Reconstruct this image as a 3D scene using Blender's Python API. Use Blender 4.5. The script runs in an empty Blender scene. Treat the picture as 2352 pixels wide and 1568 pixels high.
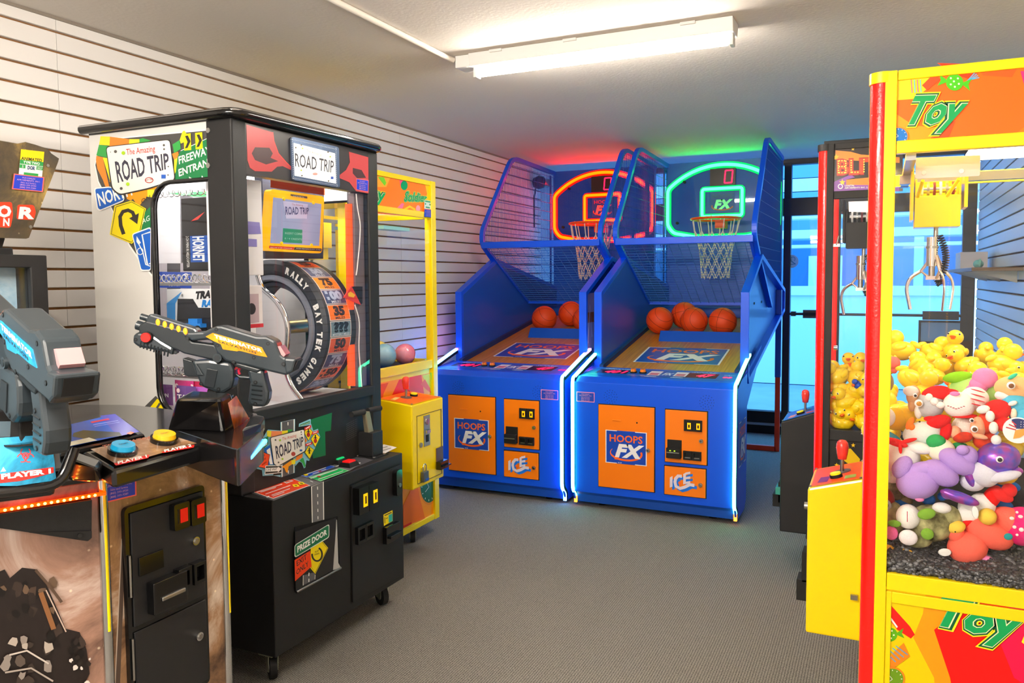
import bpy, bmesh, math, random
from math import sin, cos, pi, radians, atan2, sqrt, hypot
from mathutils import Vector, Matrix, Euler, noise

sc = bpy.context.scene
COL = sc.collection
rng = random.Random(7)

# ---------------------------------------------------------------- camera
FPX, CX0, CY0 = 1819.4, 1176.0, 750.6
YAW, PIT, ROL, EYE = .4375, .0607, -.0064, 1.40
_f = Vector((-sin(YAW)*cos(PIT), cos(YAW)*cos(PIT), -sin(PIT)))
_r0 = Vector((cos(YAW), sin(YAW), 0)); _u0 = _r0.cross(_f)
CR = _r0*cos(ROL)+_u0*sin(ROL); CU = _u0*cos(ROL)-_r0*sin(ROL)
CAM = Vector((0, 0, EYE))
cd = bpy.data.cameras.new('camera'); co = bpy.data.objects.new('camera', cd); COL.objects.link(co)
cd.sensor_width = 36; cd.lens = FPX/2352*36; cd.shift_y = -(784-CY0)/2352; cd.clip_start = .05; cd.clip_end = 200
M = Matrix((CR, CU, -_f)).transposed().to_4x4(); M.translation = CAM
co.matrix_world = M; sc.camera = co

# ---------------------------------------------------------------- world, light, exposure
sc.view_settings.view_transform = 'Standard'; sc.view_settings.look = 'None'
sc.view_settings.gamma = 1; sc.view_settings.use_curve_mapping = False
sc.view_settings.exposure = 0.6
w = bpy.data.worlds.new('sky'); sc.world = w; w.use_nodes = True
bgn = w.node_tree.nodes['Background']; bgn.inputs[0].default_value = (.45, .70, 1, 1); bgn.inputs[1].default_value = 3.3
TUBE_E = 85.0
try:
    sc.cycles.max_bounces = 10; sc.cycles.transparent_max_bounces = 24; sc.cycles.sample_clamp_indirect = 6
    sc.cycles.use_denoising = True
except Exception: pass

def ray(x, y): return CR*(x-CX0)+CU*(CY0-y)+_f*FPX
def AX(x, y, X): r = ray(x, y); return r*(X/r.x)+CAM
def AY(x, y, Y): r = ray(x, y); return r*(Y/r.y)+CAM
def AZ(x, y, Z): r = ray(x, y); return r*((Z-EYE)/r.z)+CAM

# ---------------------------------------------------------------- materials
def lin(c):
    if not isinstance(c, str): return tuple(c)
    c = c.lstrip('#'); v = [int(c[i:i+2], 16)/255 for i in (0, 2, 4)]
    return tuple(x/12.92 if x <= .04045 else ((x+.055)/1.055)**2.4 for x in v)+(1,)
MATS = {}
def mat(name, col='#808080', rough=.5, metal=0, emit=0, ecol=None, coat=0, alpha=1, spec=.5, bump=0, bscale=200, vary=0, vscale=4, col2=None, trans=0, ior=1.45):
    if name in MATS: return MATS[name]
    m = bpy.data.materials.new(name); m.use_nodes = True; nt = m.node_tree; N = nt.nodes; L = nt.links
    b = N['Principled BSDF']; c = lin(col) if isinstance(col, str) else col
    b.inputs['Base Color'].default_value = c; b.inputs['Roughness'].default_value = rough; b.inputs['Metallic'].default_value = metal
    b.inputs['Specular IOR Level'].default_value = spec; b.inputs['Coat Weight'].default_value = coat; b.inputs['Coat Roughness'].default_value = .08
    b.inputs['Alpha'].default_value = alpha; b.inputs['Transmission Weight'].default_value = trans; b.inputs['IOR'].default_value = ior
    if emit:
        b.inputs['Emission Color'].default_value = lin(ecol) if ecol else c; b.inputs['Emission Strength'].default_value = emit
    if bump or vary or col2:
        tc = N.new('ShaderNodeTexCoord')
    if bump:
        n = N.new('ShaderNodeTexNoise'); n.inputs['Scale'].default_value = bscale; n.inputs['Detail'].default_value = 3
        bp = N.new('ShaderNodeBump'); bp.inputs['Strength'].default_value = bump; bp.inputs['Distance'].default_value = .002
        L.new(tc.outputs['Object'], n.inputs['Vector']); L.new(n.outputs[0], bp.inputs['Height']); L.new(bp.outputs[0], b.inputs['Normal'])
    if vary or col2:
        n = N.new('ShaderNodeTexNoise'); n.inputs['Scale'].default_value = vscale; n.inputs['Detail'].default_value = 4
        r = N.new('ShaderNodeValToRGB'); c2 = lin(col2) if col2 else tuple(x*(1-vary) for x in c[:3])+(1,)
        r.color_ramp.elements[0].position = .35; r.color_ramp.elements[1].position = .65
        r.color_ramp.elements[0].color = c; r.color_ramp.elements[1].color = c2
        L.new(tc.outputs['Object'], n.inputs['Vector']); L.new(n.outputs[0], r.inputs[0]); L.new(r.outputs[0], b.inputs['Base Color'])
    MATS[name] = m; return m
def glassmat(name, tint=(1, 1, 1), refl=.06, haze=None, hazeamt=0):
    if name in MATS: return MATS[name]
    m = bpy.data.materials.new(name); m.use_nodes = True; nt = m.node_tree; N = nt.nodes; L = nt.links
    N.remove(N['Principled BSDF']); out = N['Material Output']
    t = N.new('ShaderNodeBsdfTransparent'); t.inputs[0].default_value = tuple(tint)+(1,)
    g = N.new('ShaderNodeBsdfGlossy'); g.inputs['Roughness'].default_value = .02
    fr = N.new('ShaderNodeFresnel'); fr.inputs[0].default_value = 1.5
    mx = N.new('ShaderNodeMixShader'); last = t
    if hazeamt:
        d = N.new('ShaderNodeBsdfDiffuse'); d.inputs[0].default_value = lin(haze or '#ffffff')
        m2 = N.new('ShaderNodeMixShader'); m2.inputs[0].default_value = hazeamt
        L.new(t.outputs[0], m2.inputs[1]); L.new(d.outputs[0], m2.inputs[2]); last = m2
    ge = N.new('ShaderNodeNewGeometry'); inv = N.new('ShaderNodeMath'); inv.operation = 'SUBTRACT'; inv.inputs[0].default_value = 1; L.new(ge.outputs['Backfacing'], inv.inputs[1])
    mu = N.new('ShaderNodeMath'); mu.operation = 'MULTIPLY'; L.new(inv.outputs[0], mu.inputs[0]); L.new(fr.outputs[0], mu.inputs[1])
    L.new(mu.outputs[0], mx.inputs[0]); L.new(last.outputs[0], mx.inputs[1]); L.new(g.outputs[0], mx.inputs[2]); L.new(mx.outputs[0], out.inputs[0])
    MATS[name] = m; return m
def C(hexcol, rough=.45, **k):       # plain printed / painted colour
    n = 'print_'+hexcol.lstrip('#')+('' if rough == .45 else '_%d' % int(rough*100))+''.join(str(v) for v in k.values())
    return mat(n, hexcol, rough, **k)

# ---------------------------------------------------------------- mesh builder
class MB:
    def __init__(s): s.v = []; s.f = []; s.m = []; s.sm = []
    def add(s, vs, fs, m, smooth=False):
        o = len(s.v); s.v += [Vector(v) for v in vs]
        for f in fs: s.f.append([i+o for i in f]); s.m.append(m); s.sm.append(smooth)
        return s
    def hexa(s, p, m):               # 8 points: 4 bottom loop, 4 top loop
        return s.add(p, [(3, 2, 1, 0), (4, 5, 6, 7), (0, 1, 5, 4), (1, 2, 6, 5), (2, 3, 7, 6), (3, 0, 4, 7)], m)
    def box(s, a, b, m):
        x0, y0, z0 = [min(a[i], b[i]) for i in range(3)]; x1, y1, z1 = [max(a[i], b[i]) for i in range(3)]
        return s.hexa([(x0, y0, z0), (x1, y0, z0), (x1, y1, z0), (x0, y1, z0), (x0, y0, z1), (x1, y0, z1), (x1, y1, z1), (x0, y1, z1)], m)
    def prism(s, pts, vec, m, caps=True):
        n = len(pts); pts = [Vector(p) for p in pts]; vec = Vector(vec)
        fs = [(i, (i+1) % n, (i+1) % n+n, i+n) for i in range(n)]
        if caps: fs += [tuple(reversed(range(n))), tuple(range(n, 2*n))]
        return s.add(pts+[p+vec for p in pts], fs, m)
    def flat(s, pts, m): return s.add(pts, [tuple(range(len(pts)))], m)
    def ring(s, outer, inner, vec, m):   # frame between two loops with thickness
        n = len(outer); vec = Vector(vec); A = [Vector(p) for p in outer]; B = [Vector(p) for p in inner]
        vs = A+B+[p+vec for p in A]+[p+vec for p in B]; fs = []
        for i in range(n):
            j = (i+1) % n
            fs += [(i, j, j+n, i+n), (i+2*n, i+3*n, j+3*n, j+2*n), (i, i+2*n, j+2*n, j), (i+n, j+n, j+3*n, i+3*n)]
        return s.add(vs, fs, m)
    def tube(s, path, r, m, seg=8, closed=False, r2=None, flatten=1, caps=True, rot=0):
        P = [Vector(p) for p in path]; n = len(P)
        if n < 2: return s
        T = []
        for i in range(n):
            a = P[(i-1) % n] if (closed or i > 0) else P[i]; b = P[(i+1) % n] if (closed or i < n-1) else P[i]
            t = (b-a); T.append(t.normalized() if t.length > 1e-9 else Vector((0, 0, 1)))
        up = Vector((0, 0, 1)) if abs(T[0].z) < .9 else Vector((1, 0, 0))
        U = (up-T[0]*up.dot(T[0])).normalized(); vs = []; fs = []
        for i in range(n):
            U = (U-T[i]*U.dot(T[i])); U = U.normalized() if U.length > 1e-6 else Vector((1, 0, 0)); W = T[i].cross(U)
            rr = r if r2 is None else r+(r2-r)*i/(n-1)
            k = 1.0
            if 0 < i < n-1 or closed:
                d = (P[i]-P[(i-1) % n]).normalized(); k = 1/max(.5, d.dot(T[i]))
            for j in range(seg):
                a = 2*pi*(j+rot)/seg; vs.append(P[i]+U*(cos(a)*rr*k)+W*(sin(a)*rr*flatten))
        m2 = n if closed else n-1
        for i in range(m2):
            for j in range(seg):
                a = i*seg+j; b = i*seg+(j+1) % seg; c = ((i+1) % n)*seg+(j+1) % seg; d = ((i+1) % n)*seg+j
                fs.append((a, b, c, d))
        s.add(vs, fs, m, seg > 5)
        if not closed and caps: s.add(vs[:seg], [tuple(reversed(range(seg)))], m); s.add(vs[-seg:], [tuple(range(seg))], m)
        return s
    def cyl(s, a, b, r, m, seg=20, r2=None, smooth=True):
        a = Vector(a); b = Vector(b); t = (b-a).normalized(); up = Vector((0, 0, 1)) if abs(t.z) < .9 else Vector((1, 0, 0))
        U = (up-t*up.dot(t)).normalized(); W = t.cross(U); r2 = r if r2 is None else r2
        A = [a+(U*cos(2*pi*j/seg)+W*sin(2*pi*j/seg))*r for j in range(seg)]; B = [b+(U*cos(2*pi*j/seg)+W*sin(2*pi*j/seg))*r2 for j in range(seg)]
        s.add(A+B, [(j, (j+1) % seg, (j+1) % seg+seg, j+seg) for j in range(seg)], m, smooth)
        s.add(A, [tuple(reversed(range(seg)))], m); s.add(B, [tuple(range(seg))], m); return s
    def ball(s, c, r, m, nu=16, nv=10, sc=(1, 1, 1), R=None, z0=-1, z1=1):
        c = Vector(c); vs = []; fs = []
        R = R or Matrix.Identity(3)
        for i in range(nv+1):
            t = -pi/2+pi*i/nv; zz = max(z0, min(z1, sin(t))); rr = sqrt(max(0, 1-zz*zz)) if z0 < sin(t) < z1 or abs(zz) < 1 else 0
            if i in (0, nv) and abs(zz) < 1: rr = 0
            for j in range(nu):
                a = 2*pi*j/nu; p = Vector((cos(a)*rr*sc[0], sin(a)*rr*sc[1], zz*sc[2]))*r; vs.append(c+R @ p)
        for i in range(nv):
            for j in range(nu): fs.append((i*nu+j, i*nu+(j+1) % nu, (i+1)*nu+(j+1) % nu, (i+1)*nu+j))
        return s.add(vs, fs, m, True)
    def lathe(s, prof, m, c=(0, 0, 0), R=None, seg=24, smooth=True):   # prof [(r,z)]
        c = Vector(c); R = R or Matrix.Identity(3); vs = []; fs = []
        for (r, z) in prof:
            for j in range(seg): a = 2*pi*j/seg; vs.append(c+R @ Vector((cos(a)*r, sin(a)*r, z)))
        for i in range(len(prof)-1):
            for j in range(seg): fs.append((i*seg+j, i*seg+(j+1) % seg, (i+1)*seg+(j+1) % seg, (i+1)*seg+j))
        return s.add(vs, fs, m, smooth)
    def join(s, o, X=None):
        vs = [X @ v for v in o.v] if X is not None else o.v
        k = len(s.v); s.v += [Vector(v) for v in vs]; s.f += [[i+k for i in f] for f in o.f]; s.m += o.m; s.sm += o.sm; return s
    def build(s, name, parent=None, bevel=0, origin=None, subsurf=0, remesh=0):
        org = Vector(origin) if origin is not None else Vector((0, 0, 0))
        if parent is not None:
            org = world_loc(parent)
        me = bpy.data.meshes.new(name); me.from_pydata([tuple(v-org) for v in s.v], [], s.f)
        slots = []; idx = []
        for m in s.m:
            if m not in slots: slots.append(m)
            idx.append(slots.index(m))
        for m in slots: me.materials.append(m)
        for i, p in enumerate(me.polygons): p.material_index = idx[i]; p.use_smooth = s.sm[i]
        me.validate(); me.update()
        o = bpy.data.objects.new(name, me); COL.objects.link(o)
        if parent is not None: o.parent = parent
        else: o.location = org
        if remesh:
            r = o.modifiers.new('r', 'REMESH'); r.mode = 'VOXEL'; r.voxel_size = remesh; r.use_smooth_shade = True
            q = o.modifiers.new('s', 'SMOOTH'); q.factor = .7; q.iterations = 6
        if bevel:
            b = o.modifiers.new('b', 'BEVEL'); b.width = bevel; b.segments = 2; b.limit_method = 'ANGLE'; b.angle_limit = radians(40)
        if subsurf:
            b = o.modifiers.new('s', 'SUBSURF'); b.levels = subsurf; b.render_levels = subsurf
        return o
def world_loc(o):
    v = Vector((0, 0, 0))
    while o is not None: v += o.location; o = o.parent
    return v
def tag(o, label=None, cat=None, group=None, kind=None):
    if label: o['label'] = label
    if cat: o['category'] = cat
    if group: o['group'] = group
    if kind: o['kind'] = kind
    return o
def thing(name, loc, label, cat, group=None):
    o = bpy.data.objects.new(name, None); COL.objects.link(o); o.location = loc; o.empty_display_size = .1
    return tag(o, label, cat, group)
def copy_tree(o, parent=None):
    c = o.copy(); COL.objects.link(c); c.parent = parent
    for ch in list(o.children): copy_tree(ch, c)
    return c
def structure(mb, name, **k): return tag(mb.build(name, **k), kind='structure')

# ---------------------------------------------------------------- text as flat mesh
_TX = {}
def glyphs(txt, fat=0.0, sp=1.0, res=2):
    key = (txt, fat, sp, res)
    if key in _TX: return _TX[key]
    cu = bpy.data.curves.new('lettering', 'FONT'); cu.body = txt; cu.size = 1; cu.offset = fat; cu.resolution_u = res; cu.space_character = sp
    cu.dimensions = '2D'; cu.fill_mode = 'BOTH' if hasattr(cu, 'fill_mode') else cu.fill_mode
    ob = bpy.data.objects.new('lettering', cu); COL.objects.link(ob)
    dg = bpy.context.evaluated_depsgraph_get(); dg.update()
    me = ob.evaluated_get(dg).to_mesh(); vs = [(v.co.x, v.co.y) for v in me.vertices]; fs = [tuple(p.vertices) for p in me.polygons]
    ob.evaluated_get(dg).to_mesh_clear(); bpy.data.objects.remove(ob); bpy.data.curves.remove(cu)
    if not vs: vs = [(0, 0)]
    _TX[key] = (vs, fs, min(v[0] for v in vs), max(v[0] for v in vs), min(v[1] for v in vs), max(v[1] for v in vs)); return _TX[key]

class PL:                             # a plane in the room that prints and panels sit on
    def __init__(s, o, u, v, fn=None):
        s.o = Vector(o); s.u = Vector(u).normalized(); s.v = Vector(v).normalized(); s.n = s.u.cross(s.v).normalized(); s.fn = fn
    def P(s, a, b, h=0): return s.o+s.u*a+s.v*b+s.n*h
    def px(s, x, y, h=0):             # photograph pixel -> point on this plane
        r = ray(x, y); t = (s.o-CAM).dot(s.n)/r.dot(s.n); return CAM+r*t+s.n*h
    def uv(s, x, y): p = s.px(x, y)-s.o; return (p.dot(s.u), p.dot(s.v))
class Art:                            # layered flat print on a plane
    def __init__(s, pl, h=.0012, dh=.00012, px=True): s.pl = pl; s.h = h; s.dh = dh; s.mb = MB(); s.pxm = px
    def up(s, n=1): s.h += s.dh*n; return s
    def pt(s, p): return s.pl.px(p[0], p[1], s.h) if s.pxm else s.pl.P(p[0], p[1], s.h)
    def poly(s, pts, m, up=True):
        s.mb.flat([s.pt(p) for p in pts], m)
        if up: s.up()
        return s
    def tri(s, pts, m):               # fan-free concave safe polygon
        vs = [s.pt(p) for p in pts]; from_t = tess([s.pl_uv(v) for v in vs]); s.mb.add(vs, from_t, m); s.up(); return s
    def pl_uv(s, v): d = v-s.pl.o; return Vector((d.dot(s.pl.u), d.dot(s.pl.v), 0))
    def rect(s, x0, y0, x1, y1, m): return s.poly([(x0, y0), (x1, y0), (x1, y1), (x0, y1)], m)
    def quad4(s, A, B, D):            # parallelogram from bl, br, tl
        return A, B, (B[0]+D[0]-A[0], B[1]+D[1]-A[1]), D
    def text(s, txt, A, B, D, m, fat=0.0, sp=1.0, caps=True, res=2, E=None):   # A base-left, B base-right, D top-left (pixels or plane coordinates)
        vs, fs, x0, x1, y0, y1 = glyphs(txt, fat, sp, res)
        a = s.pt(A); eu = (s.pt(B)-a); ev = (s.pt(D)-a); H = .73 if caps else y1; w = (x1-x0) or 1
        tw = (s.pt(E)-a-eu-ev) if E else Vector((0, 0, 0))
        s.mb.add([a+eu*((x-x0)/w)+ev*(y/H)+tw*((x-x0)/w*y/H) for x, y in vs], fs, m); s.up(); return s
    def disc(s, c, r, m, seg=20, ry=None, a0=0, a1=2*pi):     # plane units when px False, else pixels
        pts = [(c[0]+r*cos(a0+(a1-a0)*k/seg), c[1]+(ry or r)*sin(a0+(a1-a0)*k/seg)) for k in range(seg if a1-a0 > 6.28 else seg+1)]
        return s.poly(pts, m)
    def line(s, pts, w, m, taper=None):
        P = [Vector((p[0], p[1])) for p in pts]; L = []; R = []; n = len(P)
        for i in range(n):
            t = (P[min(i+1, n-1)]-P[max(i-1, 0)]).normalized(); q = Vector((-t.y, t.x)); ww = w/2*(taper[i] if taper else 1)
            L.append(P[i]+q*ww); R.append(P[i]-q*ww)
        for i in range(n-1): s.mb.flat([s.pt(p) for p in (L[i], L[i+1], R[i+1], R[i])], m)
        s.up(); return s
    def build(s, name, parent=None): return s.mb.build(name, parent)
def tess(pts):
    from mathutils.geometry import tessellate_polygon
    return [tuple(t) for t in tessellate_polygon([pts])]
def rrect(x0, y0, x1, y1, r, n=5):
    out = []
    for cx, cy, a in ((x1-r, y1-r, 0), (x0+r, y1-r, 90), (x0+r, y0+r, 180), (x1-r, y0+r, 270)):
        for k in range(n+1): t = radians(a+90*k/n); out.append((cx+r*cos(t), cy+r*sin(t)))
    return out
def arc(cx, cy, r, a0, a1, n=12, ry=None):
    return [(cx+r*cos(radians(a0+(a1-a0)*k/n)), cy+(ry or r)*sin(radians(a0+(a1-a0)*k/n))) for k in range(n+1)]
def round_poly(pts, r, n=4):          # rounded corners of a 2-D or 3-D loop
    out = []; N_ = len(pts); P = [Vector(p) for p in pts]
    for i in range(N_):
        a, b, c = P[i-1], P[i], P[(i+1) % N_]
        d1 = (a-b); d2 = (c-b); rr = min(r, d1.length*.45, d2.length*.45); p0 = b+d1.normalized()*rr; p2 = b+d2.normalized()*rr
        for k in range(n+1): t = k/n; out.append(p0*(1-t)**2+b*2*t*(1-t)+p2*t*t)
    return out
def round_path(pts, r, n=5):
    P = [Vector(p) for p in pts]; out = [P[0]]
    for i in range(1, len(P)-1):
        a, b, c = P[i-1], P[i], P[i+1]; d1 = a-b; d2 = c-b; rr = min(r, d1.length*.49, d2.length*.49); p0 = b+d1.normalized()*rr; p2 = b+d2.normalized()*rr
        for k in range(n+1): t = k/n; out.append(p0*(1-t)**2+b*2*t*(1-t)+p2*t*t)
    out.append(P[-1]); return out

def panel_hole(mb, pl, outer, hole, th, m, m_edge=None):   # plate with an opening, plane coordinates, th into the plane
    loops = [[Vector((p[0], p[1], 0)) for p in outer], [Vector((p[0], p[1], 0)) for p in hole]]; f = tess_l(loops)
    flat = [p for l in loops for p in l]
    mb.add([pl.P(p.x, p.y, 0) for p in flat], f, m); mb.add([pl.P(p.x, p.y, -th) for p in flat], [tuple(reversed(t)) for t in f], m)
    for l in loops:
        n = len(l); mb.add([pl.P(p.x, p.y, 0) for p in l]+[pl.P(p.x, p.y, -th) for p in l], [(i, (i+1) % n, (i+1) % n+n, i+n) for i in range(n)], m_edge or m)
def tess_l(loops):
    from mathutils.geometry import tessellate_polygon
    return [tuple(t) for t in tessellate_polygon(loops)]
def coil(mb, a, b, r, turns, wire, m):
    a = Vector(a); b = Vector(b); t = (b-a).normalized(); U = t.orthogonal().normalized(); W = t.cross(U); n = turns*9
    mb.tube([a+(b-a)*(i/n)+(U*cos(2*pi*i/9)+W*sin(2*pi*i/9))*r for i in range(n+1)], wire, m, 5)
def caster(mat_w=None):
    pass
# ================================================================ the room
XW, XR, YB, YF, ZC = -2.91, .67, 7.33, -2.6, 2.42
def carpet():
    m = bpy.data.materials.new('ribbed_carpet'); m.use_nodes = True; N = m.node_tree.nodes; L = m.node_tree.links; b = N['Principled BSDF']
    b.inputs['Roughness'].default_value = .95; b.inputs['Specular IOR Level'].default_value = .25
    tc = N.new('ShaderNodeTexCoord'); mp = N.new('ShaderNodeMapping'); mp.inputs['Scale'].default_value = (1, 1, 1)
    L.new(tc.outputs['Object'], mp.inputs[0])
    wv = N.new('ShaderNodeTexWave'); wv.wave_type = 'BANDS'; wv.bands_direction = 'X'; wv.inputs['Scale'].default_value = 34; wv.inputs['Distortion'].default_value = 2.2; wv.inputs['Detail'].default_value = 2; wv.inputs['Detail Scale'].default_value = 9
    wv2 = N.new('ShaderNodeTexWave'); wv2.wave_type = 'BANDS'; wv2.bands_direction = 'Y'; wv2.inputs['Scale'].default_value = 50; wv2.inputs['Distortion'].default_value = 3; wv2.inputs['Detail Scale'].default_value = 7
    L.new(mp.outputs[0], wv.inputs[0]); L.new(mp.outputs[0], wv2.inputs[0])
    ns = N.new('ShaderNodeTexNoise'); ns.inputs['Scale'].default_value = 220; ns.inputs['Detail'].default_value = 2; L.new(mp.outputs[0], ns.inputs[0])
    mu = N.new('ShaderNodeMath'); mu.operation = 'MULTIPLY'; L.new(wv.outputs['Fac'], mu.inputs[0]); L.new(wv2.outputs['Fac'], mu.inputs[1])
    ad = N.new('ShaderNodeMath'); ad.operation = 'ADD'; L.new(mu.outputs[0], ad.inputs[0]); L.new(ns.outputs[0], ad.inputs[1])
    rp = N.new('ShaderNodeValToRGB'); rp.color_ramp.elements[0].position = .35; rp.color_ramp.elements[1].position = 1.15
    rp.color_ramp.elements[0].color = lin('#454340'); rp.color_ramp.elements[1].color = lin('#a29d94'); L.new(ad.outputs[0], rp.inputs[0]); L.new(rp.outputs[0], b.inputs['Base Color'])
    bp = N.new('ShaderNodeBump'); bp.inputs['Strength'].default_value = .5; bp.inputs['Distance'].default_value = .004; L.new(ad.outputs[0], bp.inputs['Height']); L.new(bp.outputs[0], b.inputs['Normal'])
    return m
M_wall = mat('slatwall_white', '#ebe8e5', .38, bump=.05, bscale=300)
M_groove = mat('slatwall_groove_board', '#9a6a38', .7, vary=.3, vscale=20)
M_ceil = mat('ceiling_plaster', '#e2dbd1', .9, bump=.6, bscale=60)
M_plain = mat('painted_plaster', '#d9dde2', .8, bump=.1)
M_black = mat('black_powder_coat', '#1c1c1d', .5, bump=.35, bscale=900)
M_blackg = mat('black_gloss_plastic', '#0d0d0e', .16, coat=.4)
M_blackm = mat('black_matte', '#0e0e0f', .7)
M_bronze = mat('dark_bronze_frame', '#2b2725', .45)
M_white = mat('white_enamel', '#eeeeec', .4)
M_chrome = mat('chrome', '#d8d8d8', .12, 1)
M_steel = mat('brushed_steel', '#a9a8a4', .32, 1)
M_yel = mat('yellow_enamel', '#ffe000', .3, coat=.3)
M_rub = mat('rubber', '#19191b', .7)
M_glass = glassmat('clear_glass')
M_film = glassmat('blue_tinted_glass', (.50, .80, 1.0))
structure(MB().flat([(XW-.1, YF, 0), (XR+.1, YF, 0), (XR+.1, YB+.03, 0), (XW-.1, YB+.03, 0)], carpet()), 'floor')
structure(MB().box((XW-.1, YF, ZC), (XR+.1, YB+.1, ZC+.12), M_ceil), 'ceiling')
# left wall: backing board and slats, one object per slat
GR = .0762; Z0 = EYE+.963
wl = structure(MB().box((XW-.12, YF, 0), (XW-.018, 6.87, ZC), M_groove).box((XW-.12, 6.87, 0), (XW, YB, ZC), M_plain), 'wall_left')
seams = [YF, -.35, 2.085, 4.488, 6.87]
slatm = {}
def slatwall(wallobj, X, sgn, ys, zt=ZC):
    ztop = zt; k = 0; z = Z0
    while ztop > .02:
        zb = max(z+.0048, 0)
        for i in range(len(ys)-1):
            a, b = ys[i]+.0012, ys[i+1]-.0012; h = ztop-zb
            key = (round(a, 3), round(b, 3), round(h, 4), sgn)
            if key not in slatm:
                t = MB(); e = .0022
                prof = [(0, 0), (sgn*-.018, 0), (sgn*-.018, h), (0, h)]
                prof = [(sgn*-.018, 0), (-sgn*e, 0), (0, e), (0, h-e), (-sgn*e, h), (sgn*-.018, h)]
                t.prism([(p[0], a, p[1]) for p in prof], (0, b-a, 0), M_wall)
                o = t.build('slat'); slatm[key] = o.data; bpy.data.objects.remove(o)
            o = bpy.data.objects.new('slat', slatm[key]); COL.objects.link(o); o.parent = wallobj; o.location = Vector((X, 0, zb))
        ztop = z-.0048; z -= GR
slatwall(wl, XW, 1, seams)
wr = structure(MB().box((XR+.018, YF, 0), (XR+.12, YB, ZC), M_groove), 'wall_right')
slatwall(wr, XR, -1, [YF, -.2, 2.24, 4.68, 7.2])
structure(MB().box((XW-.1, YF-.1, 0), (XR+.1, YF, ZC), M_plain), 'wall_front')
tr = MB().box((XW, YF, ZC-.012), (XW+.006, 6.87, ZC), mat('caulk_line', '#8d8378', .8)); structure(tr, 'trim_1')
# back wall: storefront frame with two glazed bays and doors
fm = MB()
fm.box((XW, YB, 2.375), (XR, YB+.09, ZC), M_bronze)
fm.box((XW, YB-.01, 1.934), (XR, YB+.09, 2.085), M_bronze)
fm.box((XW, YB, 0), (XR, YB+.09, .20), M_blackm)
fm.box((XW, YB-.012, .075), (XR, YB, .10), M_steel)
for x0, x1 in ((-2.91, -2.86), (-1.80, -1.72), (-.795, -.735), (.575, .67)): fm.box((x0, YB-.005, .1), (x1, YB+.08, ZC-.03), M_bronze)
structure(fm, 'wall_back', bevel=.003)
k = 0
for x0, x1 in ((-2.86, -1.80), (-1.72, -.795), (-.735, .575)):
    for z0, z1 in ((2.085, 2.375), (.2, 1.934)):
        k += 1; structure(MB().box((x0, YB+.03, z0), (x1, YB+.038, z1), M_film), 'window_%d' % k)
db = MB()
db.tube([(-.735, YB-.05, 1.08), (.575, YB-.05, 1.08)], .012, M_bronze, 8)
db.box((-.62, YB-.075, 1.045), (-.36, YB-.02, 1.115), M_bronze); db.box((.30, YB-.075, 1.045), (.56, YB-.02, 1.115), M_bronze)
db.box((-.62, YB-.077, 1.066), (-.36, YB-.074, 1.094), M_blackm)
for x in (-.7, .54): db.box((x-.02, YB-.06, 1.06), (x+.02, YB, 1.10), M_bronze)
tag(db.build('push_bar', bevel=.002), 'dark bronze panic push bar across the glass exit door', 'push bar')
# round sticker on the door glass
st = MB(); pc = AY(1818, 600, YB+.025)
st.cyl(pc, pc+Vector((0, .002, 0)), .058, C('#9fd3ee'), 28)
stk = tag(st.build('window_sticker', origin=pc), 'round pale blue sticker with a curled letter on the door glass', 'sticker')
a = Art(PL(pc+Vector((0, -.001, 0)), (1, 0, 0), (0, 0, 1)), px=False)
a.line([(-.028, .012), (-.01, .034), (-.002, .01), (-.02, -.012)], .005, C('#1f86b8')); a.line([(-.03, .02), (.004, -.002), (.034, -.026)], .006, C('#1f86b8')); a.line([(-.012, -.028), (.036, -.022)], .005, C('#1f86b8'))
a.line(arc(.012, .02, .018, -60, 150, 10), .004, C('#1f86b8')); a.build('lettering', stk)

# ---------------------------------------------------------------- outside
M_ow = mat('white_outside_panel', '#f4f7fa', .6); M_ob = mat('blue_siding', '#7ea7c9', .7); M_og = mat('concrete_walk', '#9aa6b0', .9, vary=.1)  # even outside colours: white panels, blue siding, grey walk
M_od = mat('dark_blue_opening', '#4a7ea8', .8)
structure(MB().box((-14, YB+.1, -.1), (14, 24, -.01), M_og), 'ground_outside')
def zpx(py, Y, px=1843): return AY(px, py, Y).z
YO = 12.0
pk = MB().box((-12, 10.9, 0), (10, 11.1, zpx(660, 11)), mat('white_stucco', '#dfeaf4', .8, bump=.2)).box((-12, 10.86, zpx(663, 11)-.08), (10, 11.14, zpx(657, 11)), M_ow)
tag(pk.build('parapet_wall', origin=(0, 11, 0)), 'low white stucco wall outside beyond the exit door', 'wall')
of = thing('walkway_roof', (0, YO, 0), 'white and blue roof beams of the covered walkway outside the windows', 'roof')
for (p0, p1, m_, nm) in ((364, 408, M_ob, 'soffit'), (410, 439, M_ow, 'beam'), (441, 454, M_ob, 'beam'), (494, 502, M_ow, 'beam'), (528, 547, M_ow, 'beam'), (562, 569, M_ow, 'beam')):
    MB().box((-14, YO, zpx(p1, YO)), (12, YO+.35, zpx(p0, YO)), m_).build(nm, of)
bl = thing('building_outside', (0, 16, 0), 'blue building front with white posts across the walkway', 'building')
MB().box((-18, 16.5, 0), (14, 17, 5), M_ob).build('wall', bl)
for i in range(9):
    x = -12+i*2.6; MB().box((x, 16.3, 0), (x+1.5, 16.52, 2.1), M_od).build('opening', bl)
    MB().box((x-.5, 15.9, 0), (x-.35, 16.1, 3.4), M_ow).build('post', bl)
    MB().box((x+.3, 16.26, .9), (x+.9, 16.31, 1.8), M_ow).build('pane', bl)

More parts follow.
